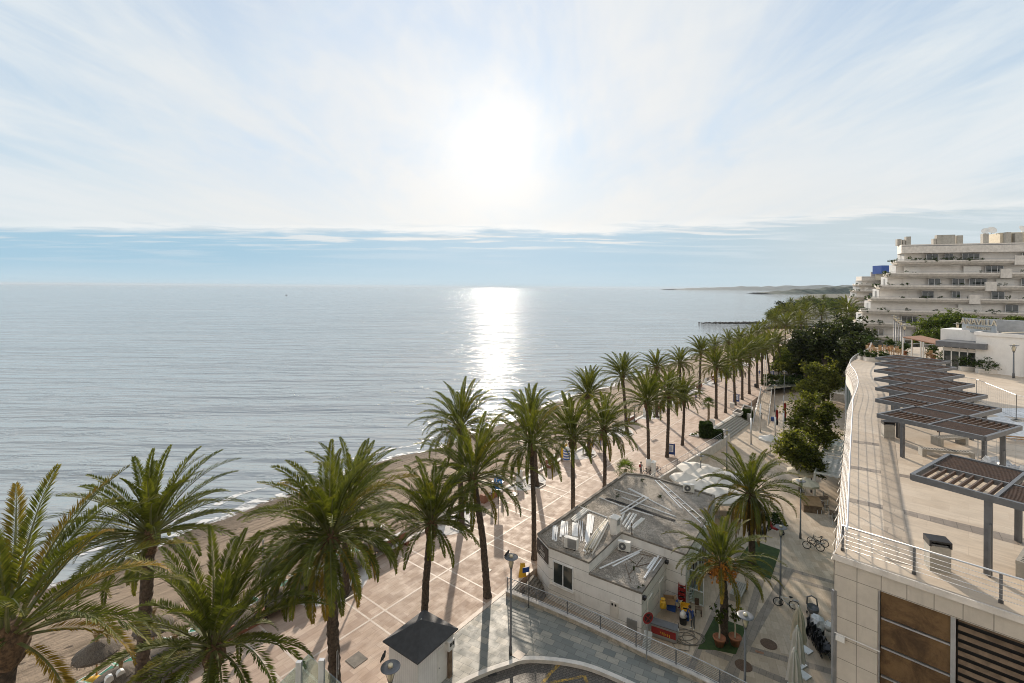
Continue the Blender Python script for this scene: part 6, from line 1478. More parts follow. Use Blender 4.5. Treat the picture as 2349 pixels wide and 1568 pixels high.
for i, (x, y, R, lab) in enumerate(((222, 1493, 1.15, 'thatched parasol standing apart on the sand at lower left'), (402, 1502, 1.7, 'wide thatched parasol beside the railing below the short dark palm'), (277, 1563, 1.4, 'thatched parasol at the bottom edge between the two left trunks'), (352, 1436, 1.1, 'thatched parasol behind the trunk of the tall left palm'), (523, 1425, 1.5, 'thatched parasol behind the low brick planter, partly behind fronds'), (638, 1375, 1.35, 'thatched parasol with wide cap left of the orange folding sign'), (632, 1300, 1.3, 'thatched parasol beside the grey beach shower post'), (703, 1338, 1.5, 'large thatched parasol close to the railing left of the thick trunk'), (708, 1256, 1.15, 'thatched parasol left of the big palm on the open sand'), (799, 1290, 1.35, 'thatched parasol behind the white pillars pair'), (789, 1215, 1.0, 'small thatched parasol farthest toward the water'), (866, 1249, 1.3, 'thatched parasol behind the railing left of the first bench'))):
    p = px(x, y, -1.45+2.0); parasol(lab, Vector((p.x, p.y, sand_z(*ST(p))-.02)), R, 2.25, 100+i)
def sunbed():
    t = thing('sun_lounger', '', 'sun lounger')
    b = MB(); b.box((0, 0, .32), (.62, 1.35, .05)); b.build('bed_canvas', M['green'], t)
    b = MB(); b.beam((0, .66, .33), (0, 1.2, .78), .6, .04); b.build('back_canvas', M['green'], t)
    b = MB()
    for s in (-.33, .33): b.beam((s, -.72, .3), (s, .68, .3), .06, .1); b.beam((s, .64, .3), (s, 1.24, .8), .06, .09)
    b.beam((-.33, -.72, .3), (.33, -.72, .3), .06, .1); b.beam((-.33, 1.24, .8), (.33, 1.24, .8), .06, .09); b.build('frame', M['whitepaint'], t)
    for s in (-.33, .33):
        for y in (-.55, .5): b = MB(); b.beam((s, y, 0), (s*.96, y+.08, .3), .07, .06, up=(0, 1, 0)); b.build('leg', M['whitepaint'], t)
        b = MB(); b.beam((s*1.1, .15, .5), (s*1.1, .75, .52), .06, .05); b.beam((s*1.1, .2, .3), (s*1.1, .2, .5), .05, .05, up=(0, 1, 0)); b.build('armrest', M['whitepaint'], t)
    return t
sb = None; r = random.Random(8)
beds = [(241, 1548, 'beside the lone parasol at lower left'), (186, 1566, 'at the bottom edge left of the lone parasol'), (455, 1440, 'behind the short dark palm, farther one'), (424, 1460, 'behind the short dark palm, nearer one'), (452, 1516, 'right next to the railing under the short dark palm'), (371, 1566, 'at the railing foot near the bottom edge'), (310, 1512, 'half behind the tall left trunk'), (529, 1402, 'between the parasols behind the brick planter'), (570, 1385, 'by the dark lamp post, right of three in a row'), (548, 1398, 'by the dark lamp post, middle of three in a row'), (530, 1412, 'by the dark lamp post, left of three in a row'), (644, 1415, 'behind the railing just right of the brick planter'), (650, 1345, 'between two parasols left of the orange folding sign'), (697, 1318, 'left of the pole of the open-sand parasol'), (728, 1306, 'right of the pole of the open-sand parasol'), (787, 1268, 'behind the big palm trunk, left of a pair'), (808, 1270, 'behind the big palm trunk, right of a pair'), (830, 1308, 'behind the railing near the white box lamp'), (854, 1296, 'behind the railing right of the white box lamp')]
for x, y, lab in beds:
    p = px(x, y, -1.2); loc = Vector((p.x, p.y, sand_z(*ST(p))+.0)); lab = 'green sun lounger '+lab
    if sb is None: sb = sunbed(); sb.location = loc; sb.rotation_euler = (0, 0, ANG+2.0); tag(sb, lab, None, 'green sun loungers on the beach')
    else: dup(sb, loc, ANG+2.0+r.uniform(-.5, .5), lab, 'green sun loungers on the beach')
p = px(219, 1570, -1.3); t = thing('kayak', 'yellow plastic float lying under the lone parasol at the bottom edge', 'float', tuple(p)); b = MB(); b.ball((0, 0, .2), 1.0, 12, 7, .9, .35, .2); b.build('hull', M['yellow'], t, smooth=True); b = MB(); b.ball((0, 0, .33), .4, 10, 5, .8, .4, .15); b.build('seat_well', M['oldwood'], t)
p = px(682, 1340, -1.3); t = thing('folding_sign', 'orange folding sign standing on the sand beside a parasol', 'sign', tuple(p), None, .7); b = MB(); b.beam((-.2, 0, 0), (0, 0, .9), .5, .03, up=(0, 1, 0)); b.build('panel', M['yellow'], t); b = MB(); b.beam((.25, 0, 0), (0, 0, .9), .5, .03, up=(0, 1, 0)); b.build('panel', M['yellow'], t)
p = px(603, 1318, -1.4); t = thing('beach_shower', 'tall grey shower post on the sand with a small side arm', 'shower', tuple(p)); b = MB(); b.tube([(0, 0, -.2), (0, 0, 2.9)], .07, 8); b.build('post', M['galv'], t); b = MB(); b.tube([(0, 0, 2.2), (-.4, 0, 2.35)], .03, 6); b.build('arm', M['galv'], t)
p = px(1179, 1085, -1.5); t = thing('flag_pole', 'slim grey pole standing on the sand behind the playground sign', 'pole', tuple(p)); b = MB(); b.tube([(0, 0, -.2), (0, 0, 5.4)], [.05, .03], 7); b.build('pole', M['galv'], t); b = MB(); b.ball((0, 0, 5.42), .07); b.build('finial', M['whitepaint'], t)
# rocky jetty and boats on the sea
r = random.Random(21); t = thing('jetty', 'low jetty of dark rocks reaching into the sea beyond the palms', 'jetty', tuple(px(1660, 742, ZS)))
p0, p1 = px(1606, 742, ZS), px(1760, 743, ZS); b = MB()
for k in range(190):
    f = r.random()**.8; p = p0.lerp(p1, f); s = r.uniform(.7, 1.7)*(.6+.5*f); b.ball((p.x+r.gauss(0, .9), p.y+r.gauss(0, 1.8), ZS+r.uniform(-.2, .55)*(.5+f)), s, 6, 4, 1, r.uniform(.6, 1), .7, .3, r)
b.build('rocks', M['rock'], t, world=True)
def boat(label, x, y, L, cabin=True):
    p = px(x, y, ZS); t = thing('boat', label, 'boat', tuple(p), None, .3); b = MB(); w = L*.16
    o = [(-L/2, -w, L*.09), (L*.2, -w, L*.09), (L/2, 0, L*.13), (L*.2, w, L*.09), (-L/2, w, L*.09)]; lo = [(-L*.47, -w*.7, -.2), (L*.18, -w*.6, -.2), (L*.4, 0, -.2), (L*.18, w*.6, -.2), (-L*.47, w*.7, -.2)]
    b.add(o+lo, [(0, 1, 2, 3, 4)]+[(i, 5+i, 5+(i+1) % 5, (i+1) % 5) for i in range(5)]); b.build('hull', M['greymetal'], t)
    b = MB(); b.box((L*.02, 0, L*.18), (L*.3, w*1.3, L*.2)); b.box((-L*.3, 0, L*.13), (L*.12, w, L*.1)); b.build('wheelhouse', M['greymetal'], t)
    b = MB(); b.tube([(L*.02, 0, L*.2), (L*.02, 0, L*.5)], L*.012, 5); b.build('mast', M['black'], t); return t
boat('small dark fishing boat far out right of the sun glitter', 1333, 665.5, 15); boat('tiny dark boat far out on the left part of the sea', 657, 678, 5.5)
b = MB(); p0, p1 = px(1725, 671.5, ZS), px(1790, 672, ZS); b.beam(p0+Vector((0, 0, .5)), p1+Vector((0, 0, .5)), 12, 2.5); tag(b.build('breakwater', M['rock']), 'thin dark breakwater lying off the far headland', 'breakwater')
# ================================================================ GLASS SCREEN BELOW THE BALCONY
Yg = 9.0
gp = [pd(x, y, Y) for x, y, Y in ((560, 1600, 8.0), (707, 1502, 9.4), (850, 1600, 8.2))]
t = thing('glass_screen', 'clear glass screen corner on two grey posts at the bottom edge of the view', 'glass screen', (gp[1].x, gp[1].y, 13.0))
for a, c in ((gp[0], gp[1]), (gp[1], gp[2])):
    b = MB(); zt = gp[1].z; d = (c-a); d.z = 0; n_ = Vector((-d.y, d.x, 0)).normalized()*.006
    a2, c2 = Vector((a.x, a.y, zt)), Vector((c.x, c.y, zt)); lo = Vector((0, 0, -2.6)); b.add([a2-n_, c2-n_, c2+n_, a2+n_, a2-n_+lo, c2-n_+lo, c2+n_+lo, a2+n_+lo], [(0, 1, 2, 3), (0, 4, 5, 1), (2, 6, 7, 3), (1, 5, 6, 2), (0, 3, 7, 4), (4, 7, 6, 5)]); b.build('pane', M['glass'], t, world=True)
for x, y, Y in ((686, 1518, 8.9), (738, 1513, 8.9)):
    p = pd(x, y, Y); b = MB(); b.beam((p.x, p.y, p.z-2.6), (p.x, p.y, p.z), .1, .07, up=(0, 1, 0)); b.build('post', M['galv'], t, world=True)
b = MB(); b.prism([(p.x+ox, p.y+oy) for p, ox, oy in ((gp[0], 0, .3), (gp[1], 0, .3), (gp[2], .3, .3), (gp[2], 0, -4), (gp[0], 0, -4))], gp[1].z-2.9, gp[1].z-2.6); b.build('balcony_slab', M['white'], t, world=True, fix=True)
# ================================================================ STREET SIGNS
p = px(1483, 1520); t = thing('road_sign', 'round red and black no-stopping sign on a grey post at the street wall', 'sign', tuple(p), None, math.radians(18))
b = MB(); b.tube([(0, 0, 0), (.02, 0, 1.6), (.05, 0, 3.05)], .035, 8); b.build('post', M['galv'], t)
def disc(r0, y, m, nm, z=2.75, n=26, x=.05):
    b = MB(); vs = [(x+r0*math.cos(2*PI*k/n), y, z+r0*math.sin(2*PI*k/n)) for k in range(n)]; vs2 = [(v[0], v[1]+.008, v[2]) for v in vs]; b.add(vs+vs2, [tuple(range(n)), tuple(range(2*n-1, n-1, -1))]+[(k, n+k, n+(k+1) % n, (k+1) % n) for k in range(n)]); return b.build(nm, M[m], t, fix=True)
disc(.36, -.06, 'red', 'plate'); disc(.26, -.070, 'black', 'field')
for a in (45, 135): b = MB(); ca, sa = math.cos(math.radians(a)), math.sin(math.radians(a)); b.beam((.05-.26*ca, -.078, 2.75-.26*sa), (.05+.26*ca, -.078, 2.75+.26*sa), .06, .008, up=(0, 1, 0)); b.build('bar', M['red'], t)
p = px(775, 1610); t = thing('road_sign', 'round traffic sign seen from its grey back beside the thick palm trunk', 'sign', tuple(Vector((-9.15, 25.2, 0))), None, math.radians(-60)); b = MB(); b.tube([(0, 0, 0), (0, 0, 3.6)], .035, 8); b.build('post', M['galv'], t); disc(.42, .04, 'galv', 'plate', 3.2, x=0); b = MB(); b.box((0, .05, 2.62), (.34, .02, .3)); b.build('small_plate', M['galv'], t)
p = px(1213, 1395); t = thing('street_name_sign', 'small dark blue flag sign on a thin black post at the street wall', 'sign', tuple(p), None, math.radians(20)); b = MB(); b.tube([(0, 0, 0), (0, 0, 3.0)], .035, 7); b.build('post', M['black'], t); b = MB(); b.box((-.26, 0, 2.78), (.48, .03, .36)); b.build('flag_panel', M['navy'], t)
p = px(1193, 1345); t = thing('wet_floor_stand', 'orange stand folded behind the left end of the street railing', 'stand', tuple(Vector((1.0, 37.6, 0)))); b = MB(); b.beam((-.15, 0, 0), (0, 0, 1.15), .35, .03, up=(0, 1, 0)); b.beam((.15, .1, 0), (0, 0, 1.15), .35, .03, up=(0, 1, 0)); b.build('panel', M['yellow'], t)
b = MB(); q = px(1208, 1382, .004); b.box(q, (1.3, .45, .012), ANG); tag(b.build('drain_grate', M['galv']), 'slotted drain grate on the street at the foot of the sign post', 'drain')
b = MB(); q = px(1128, 1545, -.2); b.box(q, (.55, .4, .012), .3); tag(b.build('drain_grate', M['black']), 'black gully grate in the cobbles below the kerb', 'drain')
# ================================================================ SERVICE YARD OF THE WHITE BUILDING
K = lambda X, Y, z=ZL: px((2380+X*.2571)/1.6347, (2060+Y*.2571)/1.6347, z)
yr = math.radians(-27)
p = K(430, 1290); t = thing('cool_box', 'long steel and red drinks cooler in the yard beside the building', 'cooler', tuple(p), None, yr)
b = MB(); b.box((0, 0, .48), (1.7, .62, .84)); b.build('cabinet', M['galv'], t); b = MB(); b.box((0, -.318, .52), (1.62, .02, .46)); f_ = b.build('red_front', M['red'], t); b = MB(); [b.box((-.2+.12*k, -.333, .5-.015*k), (.05, .01, .1+.05*(k % 3))) for k in range(6)]; b.build('printed_marks', M['yellow'], f_); b = MB(); b.box((0, 0, .93), (1.78, .7, .06)); b.build('lid', M['greymetal'], t)
for sx_ in (-.75, .75): b = MB(); b.box((sx_, 0, .03), (.1, .5, .06)); b.build('foot', M['black'], t)
def crates(label, p, n, m, rz, w=.42, d=.32, h=.29):
    for k in range(n):
        t = thing('crate', f'{m} plastic bottle crate, {["lowest", "second", "third", "fourth", "fifth"][k]} {label}', 'crate', (p.x, p.y, p.z+k*h), 'plastic crates in the service yard', rz)
        b = MB(); [b.box(c, s) for c, s in (((0, 0, .02), (w, d, .04)), ((-w/2, 0, h/2), (.03, d, h-.02)), ((w/2, 0, h/2), (.03, d, h-.02)), ((0, d/2, h/2), (w-.03, .03, h-.02)), ((0, -d/2, .06), (w-.03, .03, .12)), ((0, -d/2, h-.05), (w-.03, .03, .08)))]; b.build('crate_body', M[m], t); b = MB(); b.box((0, -d/2+.04, h*.5), (w*.5, .02, .1)); b.build('handle_gap', M['darkhole'], t)
crates('in the tall red stack against the wall', K(690, 850), 5, 'red', yr, .5, .4, .36)
crates('under the yellow crate beside the worker', K(725, 1010), 2, 'blue', yr+.1, .6, .45, .33)
q = K(735, 1010); q.z += .66; crates('lying on the blue crates', q, 1, 'yellow', yr+.15, .62, .46, .36)
def boxy(name, label, cat, p, size, m, rz, lid=None):
    t = thing(name, label, cat, tuple(p), None, rz); b = MB(); w, d, h = size; [b.box(c, s) for c, s in (((0, 0, .015), (w, d, .03)), ((-w/2+.01, 0, h/2), (.02, d, h)), ((w/2-.01, 0, h/2), (.02, d, h)), ((0, d/2-.01, h/2), (w-.04, .02, h)), ((0, -d/2+.01, h/2), (w-.04, .02, h)))]; b.build('box_body', M[m], t)
    b = MB(); b.beam((-w/2, -d/2, h), (-w/2-.14, -d/2, h-.12), .02, d*.9, up=(0, 1, 0)); b.beam((w/2, 0, h), (w/2+.14, 0, h+.1), d*.9, .015); b.build('flap', M[lid or m], t); return t
q = K(500, 960); q.z += .9; boxy('cardboard_box', 'brown cardboard box with open flaps on top of the drinks cooler', 'box', q, (.75, .5, .42), 'cardboard', yr+.3)
q = K(600, 900); q.z += .5; boxy('cardboard_box', 'pale flattened cardboard box behind the drinks cooler', 'box', q, (.6, .4, .3), 'beige', yr-.2)
boxy('blue_bin', 'blue plastic tub half hidden behind the cardboard boxes', 'tub', K(540, 880), (.6, .5, .7), 'blue', yr)
q = K(410, 1040); q.z += .55; t = thing('carrier_bag', 'full yellow carrier bag standing on the left end of the cooler', 'bag', tuple(q+Vector((0, 0, .4))), None, .3); b = MB(); b.lathe([(.2, 0), (.24, .2), (.2, .42), (.1, .52), (.17, .62)], n=12, rag=.12, rnd=random.Random(3)); b.build('bag_body', M['yellow'], t); b = MB(); b.tube([(-.1, 0, .5), (-.05, 0, .72), (.08, 0, .7), (.1, 0, .5)], .015, 5); b.build('handle', M['yellow'], t)
p = K(705, 1085); t = thing('water_jug', 'white plastic jug lying on a dark drum beside the worker', 'jug', tuple(p)); b = MB(); b.lathe([(.2, .45), (.24, .5), (.24, .7), (.14, .85), (.06, .88), (.06, .95)], n=14); b.build('jug_body', M['whitepaint'], t, smooth=True); b = MB(); b.lathe([(.24, 0), (.25, .44)], n=14); b.build('drum', M['rubber'], t)
p = K(605, 1290); t = thing('pressure_washer', 'white and red machine on the floor at the end of the cooler', 'machine', tuple(p), None, yr); b = MB(); b.box((0, 0, .3), (.3, .4, .5)); b.build('housing', M['whitepaint'], t); b = MB(); b.box((0, -.205, .38), (.22, .02, .2)); b.build('front_panel', M['red'], t); b = MB(); b.tube([(-.12, .2, .5), (-.12, .25, .9), (.12, .25, .9), (.12, .2, .5)], .018, 6); b.build('handle', M['black'], t)
p = K(740, 1300); t = thing('hose', 'grey hose lying in loose loops on the yard paving', 'hose', tuple(p)); b = MB(); pts = []; r = random.Random(7)
for k in range(90): a = k*.33; R_ = .55+.3*math.sin(k*.21)+.0045*k; pts.append((R_*math.cos(a)*1.1+.25*math.sin(k*.09)+.004*k, R_*math.sin(a)*.8-.15*math.cos(k*.05), .03+.012*(k % 3)))
b.tube(pts, .022, 6); b.build('hose_coil', M['darkconc'], t, smooth=True); b = MB(); b.tube([(-.3, .2, .03), (-1.1, -.3, .03), (-1.0, -1.0, .03), (-.2, -1.2, .03), (.05, -.6, .03)], .02, 6); b.build('hose_end', M['darkconc'], t, smooth=True)
p = K(930, 960); t = thing('stool', 'dark wooden chair with a low seat standing right of the worker', 'chair', tuple(p), None, yr+.2); b = MB(); b.box((0, 0, .5), (.46, .44, .05)); b.build('seat', M['oldwood'], t)
for sx_ in (-.19, .19):
    for sy_ in (-.18, .18): b = MB(); b.box((sx_, sy_, .24), (.05, .05, .48)); b.build('leg', M['wood'], t)
b = MB(); b.box((-.1, .2, .85), (.3, .04, .5)); b.build('backrest', M['wood'], t)
p = K(820, 800); t = thing('metal_chair', 'white slatted chair leaning tilted against the wall behind the worker', 'chair', tuple(p), None, yr+.9); b = MB(); [b.beam((x, 0, .1), (x+.12, .1, 1.15), .035, .03, up=(0, 1, 0)) for x in (-.22, .22)]; [b.beam((-.2+.1*z, .05+z*.08, .2+z), (.2+.1*z, .05+z*.08, .2+z), .03, .06, up=(0, 1, 0)) for z in (0, .2, .4, .6, .8)]; b.build('frame', M['whitemetal'], t)
p = px(1634, 1316, ZL); t = thing('barrel', 'oak wine barrel with dark hoops standing on end behind the fruiting palm', 'barrel', tuple(p)); b = MB(); b.lathe([(.38, 0), (.47, .35), (.49, .55), (.47, .75), (.38, 1.1), (.36, 1.06), (.02, 1.06)], n=22); b.build('staves', mat('oak_staves', (.19, .095, .04), .6, var=.35, scale=6), t, smooth=True)
for z, rr in ((.08, .405), (.32, .472), (.78, .472), (1.02, .405)): b = MB(); b.lathe([(rr, z-.03), (rr+.008, z), (rr, z+.03)], n=22); b.build('hoop', M['black'], t)
q = px(1530, 1465, ZL); t = thing('metal_sheet', 'crooked pale board leaning inside the street wall below the no-stopping sign', 'board', tuple(px(1492, 1490, ZL)), None, .5); b = MB(); b.beam((-.4, 0, .05), (.1, .3, 1.0), .8, .03, up=(0, 1, 0)); b.build('panel', M['whitemetal'], t)
def pottedtree(label, p, seed):
    t = thing('potted_tree', label, 'potted plant', tuple(p)); b = MB(); b.lathe([(.26, 0), (.38, .5), (.42, .52), (.42, .6), (.36, .6), (.34, .52), (.02, .52)], n=18); b.build('pot', M['terracotta'], t, smooth=True); b = MB(); b.tube([(0, 0, .5), (.03, .02, 1.1), (-.02, .05, 1.75)], [.06, .05, .04], 7); [b.tube([(0, .03, 1.5), (.35*math.cos(a), .35*math.sin(a), 2.1)], .02, 5) for a in (0.3, 2.2, 4.2)]; b.build('stem', M['beige'], t); link('foliage', leaf_mesh('foliage', [(.2, 0, 2.15, .34), (-.2, .15, 2.25, .3), (0, -.25, 2.0, .28), (.3, .2, 1.9, .2)], M['leafmid'], seed, 300, .1), t)
pottedtree('potted small tree with a bare stem left of the fruiting palm trunk', px(1650, 1482, ZL), 5); pottedtree('potted small leafy tree right of the fruiting palm trunk', px(1686, 1480, ZL), 6)
# ================================================================ PLAZA THINGS
Q = lambda X, Y, z=ZL: px((2700+X*.3207)/1.6347, (2060+Y*.3207)/1.6347, z)
for i, (X, Y, lab) in enumerate(((570, 1112, 'round brown manhole cover between the lamp and the folded parasols'), (275, 1365, 'round brown manhole cover at the foot of the nearest plaza lamp'))):
    p = Q(X, Y); b = MB(); b.lathe([(.52, 0), (.52, .012), (.46, .014), (.02, .014)], n=28); o = b.build('manhole_cover', mat('rusty_cover', (.12, .075, .05), .8, var=.3, scale=9)); o.location = p+Vector((0, 0, .006)); tag(o, lab, 'manhole cover')
p = Q(463, 1207); b = MB(); b.box((0, 0, .01), (.5, .2, .02), -.4); o = b.build('drain_grate', M['clay']); o.location = p; tag(o, 'small reddish drain slot between the two round manhole covers', 'drain')
def folded(label, x, y_top, y_rim, Y, m, R=.42):
    top = pd(x, y_top, Y); h = top.z-ZL; hr = pd(x, y_rim, Y).z-ZL
    t = thing('folded_parasol', label, 'parasol', (top.x, top.y, ZL), 'folded cream parasols on the plaza'); b = MB(); b.tube([(0, 0, .05), (0, 0, h)], .03, 7); b.build('pole', M['whitepaint'], t)
    n = 20; pr = [(.04, h), (.1, h-.08), (R*.55, h-.5), (R*.62, h-.62), (R*.8, h-1.3), (R, hr)]; b = MB(); vs = []
    for rr, z in pr:
        for k in range(n): a = 2*PI*k/n; q = rr*(1 if k % 2 else .62+.3*(rr < .2)); vs.append((q*math.cos(a), q*math.sin(a), z-(.08 if k % 4 == 1 and rr > .3 else 0)))
    b.add(vs, [(i*n+k, i*n+(k+1) % n, (i+1)*n+(k+1) % n, (i+1)*n+k) for i in range(len(pr)-1) for k in range(n)]); b.build('folded_canvas', M[m], t); b = MB(); b.lathe([(.04, h-.01), (.05, h+.05), (.02, h+.09)], n=8); b.build('finial', M['whitepaint'], t); b = MB(); b.box((0, 0, .04), (.75, .75, .08), .5); b.build('base_plate', M['whitemetal'], t)
folded('farther folded parasol in greyish beige canvas on the plaza', 1832, 1392, 1470, 30.6, 'beige', .5); folded('middle folded parasol in cream canvas with a collar flap', 1829, 1438, 1514, 29.0, 'canvas', .46); folded('nearest folded parasol in cream canvas cut by the bottom edge', 1822, 1488, 1562, 27.4, 'canvas', .46)
# bicycles
def bicycle(name='bicycle', m='black', tyre='rubber'):
    t = thing(name, '', 'bicycle'); f = M[m]
    for x in (-.53, .53):
        b = MB(); b.tube([(x+.33*math.cos(2*PI*k/22), 0, .34+.33*math.sin(2*PI*k/22)) for k in range(23)], .034, 6, False); wh = b.build('wheel', M[tyre], t, smooth=True)
        b = MB(); [b.tube([(x, 0, .34), (x+.32*math.cos(2*PI*k/12), .012*(-1)**k, .34+.32*math.sin(2*PI*k/12))], .004, 3, False) for k in range(12)]; b.tube([(x, -.05, .34), (x, .05, .34)], .03, 6); b.build('spokes', M['galv'], wh)
    b = MB(); A, B, Cc, D, E = (-.53, 0, .34), (-.12, 0, .32), (-.28, 0, .82), (.36, 0, .86), (.53, 0, .34)
    for p, q, r_ in ((A, B, .022), (A, Cc, .02), (B, Cc, .028), (B, (.33, 0, .72), .032), (Cc, (.35, 0, .80), .024), ((.33, 0, .7), D, .03), ((.34, 0, .72), E, .022)): b.tube([p, q], r_, 6)
    b.build('frame', f, t, smooth=True)
    b = MB(); b.tube([D, (.33, 0, 1.02)], .016, 6); b.tube([(.18, -.29, 1.0), (.31, -.2, 1.03), (.34, 0, 1.02), (.31, .2, 1.03), (.18, .29, 1.0)], .014, 6); b.build('handlebar', M['greymetal'], t, smooth=True)
    b = MB(); b.ball((-.3, 0, .93), .13, 10, 6, 1.1, .75, .35); b.build('saddle', M['rubber'], t, smooth=True); b = MB(); b.tube([Cc, (-.3, 0, .92)], .014, 6); b.build('seat_post', M['galv'], t)
    b = MB(); b.tube([(-.12, -.08, .32), (-.12, -.10, .15)], .012, 5); b.tube([(-.12, .08, .32), (-.12, .10, .49)], .012, 5); b.lathe([(.09, -.01), (.09, .01)], (-.12, 0, .32), 12); b.build('crank', M['galv'], t)
    b = MB(); [b.box((-.62, y, .74), (.4, .02, .02)) for y in (-.06, 0, .06)]; b.tube([(-.75, 0, .74), (-.53, 0, .38)], .01, 5); b.build('rear_rack', M['galv'], t); return t
b0 = bicycle(m='black'); b0.location = px(1866, 1262, ZL); b0.rotation_euler = (.06, .0, math.radians(155)); tag(b0, 'black bicycle in front of the parked pair on the plaza', None, 'parked bicycles')
dup(b0, px(1876, 1252, ZL), math.radians(150), 'black bicycle behind, doubled with the one in front by the lamp', 'parked bicycles').rotation_euler = (-.06, 0, math.radians(150))
b1 = bicycle(m='whitemetal'); b1.location = px(1803, 1394, ZL); b1.rotation_euler = (-.12, 0, math.radians(158)); tag(b1, 'pale silver bicycle leaning on the foot of the plaza lamp', None, 'parked bicycles')
dup(b0, px(1487, 1092, 0), math.radians(20), 'dark bicycle parked by the palm wrapped in white near the gravel roof', 'parked bicycles')
dup(b0, px(1505, 1086, 0), math.radians(35), 'dark bicycle behind the white totem at the start of the retaining wall', 'parked bicycles')
# pushchair, stacked chairs, covered table and bucket
p = Q(1085, 800); t = thing('pushchair', 'grey plastic pushchair seat standing beside the stacked black chairs', 'pushchair', tuple(p), None, -.4)
b = MB(); b.lathe([(.26, .35), (.36, .5), (.4, .75), (.38, .8), (.3, .6), (.05, .48)], n=18, sy=1.15); b.build('tub', M['greymetal'], t, smooth=True); b = MB(); b.tube([(-.34, .25, .75), (-.3, .42, 1.2), (0, .48, 1.32), (.3, .42, 1.2), (.34, .25, .75)], .05, 8); b.build('hood_ring', M['greymetal'], t, smooth=True); b = MB(); [b.tube([(x, y, .1), (x*.6, y*.5, .5)], .02, 6) for x in (-.3, .3) for y in (-.35, .35)]; b.build('chassis', M['black'], t)
for x in (-.32, .32):
    for y in (-.36, .36): b = MB(); b.tube([(x-.03, y, .1), (x+.03, y, .1)], .1, 12); b.build('wheel', M['rubber'], t)
def legchair():
    t = thing('stacked_chair', '', 'chair'); b = MB(); b.box((0, 0, .44), (.46, .44, .035)); b.build('seat', M['black'], t); b = MB(); b.beam((-.21, .22, .62), (.21, .22, .62), .03, .3); b.build('backrest', M['black'], t)
    for x in (-.2, .2):
        for y in (-.2, .2): b = MB(); b.beam((x*1.3, y*1.4, 0), (x, y, .44 if y < 0 else .8), .028, .028, up=(0, 1, 0)); b.build('leg', M['black'], t)
    return t
lc = None; cgp = 'black chairs stacked in a nest against the terrace building'; r = random.Random(17)
for i in range(9):
    for k in range(3):
        f = i/8; p = Q(1095+170*f, 1030+260*f)+Vector((0, 0, .22*k)); lab = f'black chair in the tangled stack against the building, {["far", "middle", "near"][i//3]} third'
        if lc is None: lc = legchair(); lc.location = p; tag(lc, lab, None, cgp)
        else:
            o = dup(lc, p, r.uniform(-.3, .3)+.7, lab, cgp); o.rotation_euler = (r.uniform(-.5, -.2), r.uniform(-.3, .3), o.rotation_euler[2])
p = Q(1140, 1010); t = thing('covered_table', 'stack under a crumpled pale plastic cover among the black chairs', 'covered stack', tuple(p)); b = MB(); b.lathe([(.55, .7), (.5, 1.0), (.4, 1.25), (.1, 1.4)], n=16, rag=.16, rnd=random.Random(5)); b.build('plastic_cover', M['tarp'], t); b = MB(); b.tube([(.1, -.4, .2), (.05, -.3, .9)], .04, 6); b.build('pole_end', M['whitepaint'], t); b = MB(); b.lathe([(.4, 0), (.42, .7)], n=12); b.build('table_core', M['black'], t)
p = Q(1275, 1075); t = thing('bucket', 'white round bucket with a handle set on the stacked chairs', 'bucket', tuple(p+Vector((0, 0, .75)))); b = MB(); b.lathe([(.24, 0), (.3, .42), (.27, .42), (.02, .36)], n=18); b.build('bucket_body', M['whitepaint'], t, smooth=True); b = MB(); b.tube([(-.28, 0, .4), (-.2, 0, .62), (0, 0, .7), (.2, 0, .62), (.28, 0, .4)], .02, 6); b.build('handle', M['steel'], t); 
for X, Y, lab in ((1010, 1190, 'grey floor slab base beside the middle folded parasol'), (985, 1485, 'grey floor slab base beside the nearest folded parasol')):
    b = MB(); b.box((0, 0, .04), (.6, .6, .08), .5); o = b.build('parasol_base', M['whitemetal']); o.location = Q(X, Y); tag(o, lab, 'parasol base')
# open square parasols over the cafe
def sqparasol(label, p, R, h, rz, m='canvas'):
    t = thing('cafe_parasol', label, 'parasol', tuple(p), 'open white cafe parasols on the plaza', rz); b = MB(); b.tube([(0, 0, 0), (0, 0, h+.5)], .045, 8); b.build('pole', M['galv'], t); n = 8; b = MB()
    rim = [(R*math.cos(2*PI*k/n+PI/8)*(1.08 if k % 2 else 1.0), R*math.sin(2*PI*k/n+PI/8)*(1.0 if k % 2 else 1.08), h) for k in range(n)]; drop = [(x*1.005, y*1.005, h-.22) for x, y, z in rim]
    b.add(rim+drop+[(0, 0, h+.62)], [(k, (k+1) % n, 16) for k in range(n)]+[(k, 8+k, 8+(k+1) % n, (k+1) % n) for k in range(n)]); b.build('canopy', M[m], t)
    b = MB(); b.lathe([(R*.16, h+.54), (.04, h+.68)], n=8); b.build('vent_cap', M[m], t); b = MB(); [b.tube([(0, 0, h+.2), tuple(Vector(q)*.97+Vector((0, 0, .02)))], .014, 4) for q in rim]; b.build('ribs', M['galv'], t); b = MB(); b.lathe([(.4, 0), (.4, .1), (.1, .14)], n=12); b.build('base', M['concrete'], t)
for x, y, R, lab in ((1573, 1092, 1.7, 'left open white parasol nearest the air conditioner on the roof edge'), (1598, 1070, 2.2, 'open white parasol at the back of the white group by the retaining wall'), (1622, 1078, 2.2, 'open white parasol in the middle of the white group'), (1608, 1110, 2.2, 'large open white parasol in front of the group, behind the building roof'), (1645, 1095, 2.2, 'open white parasol half covered by the dead palm fronds'), (1650, 1128, 2.4, 'right front open white parasol beside the dead palm fronds'), (1692, 1090, 1.9, 'open white parasol behind the plaza palm crown')):
    p = px(x, y, ZL+2.75); sqparasol(lab, Vector((p.x, p.y, ZL)), R, 2.5, ANG)
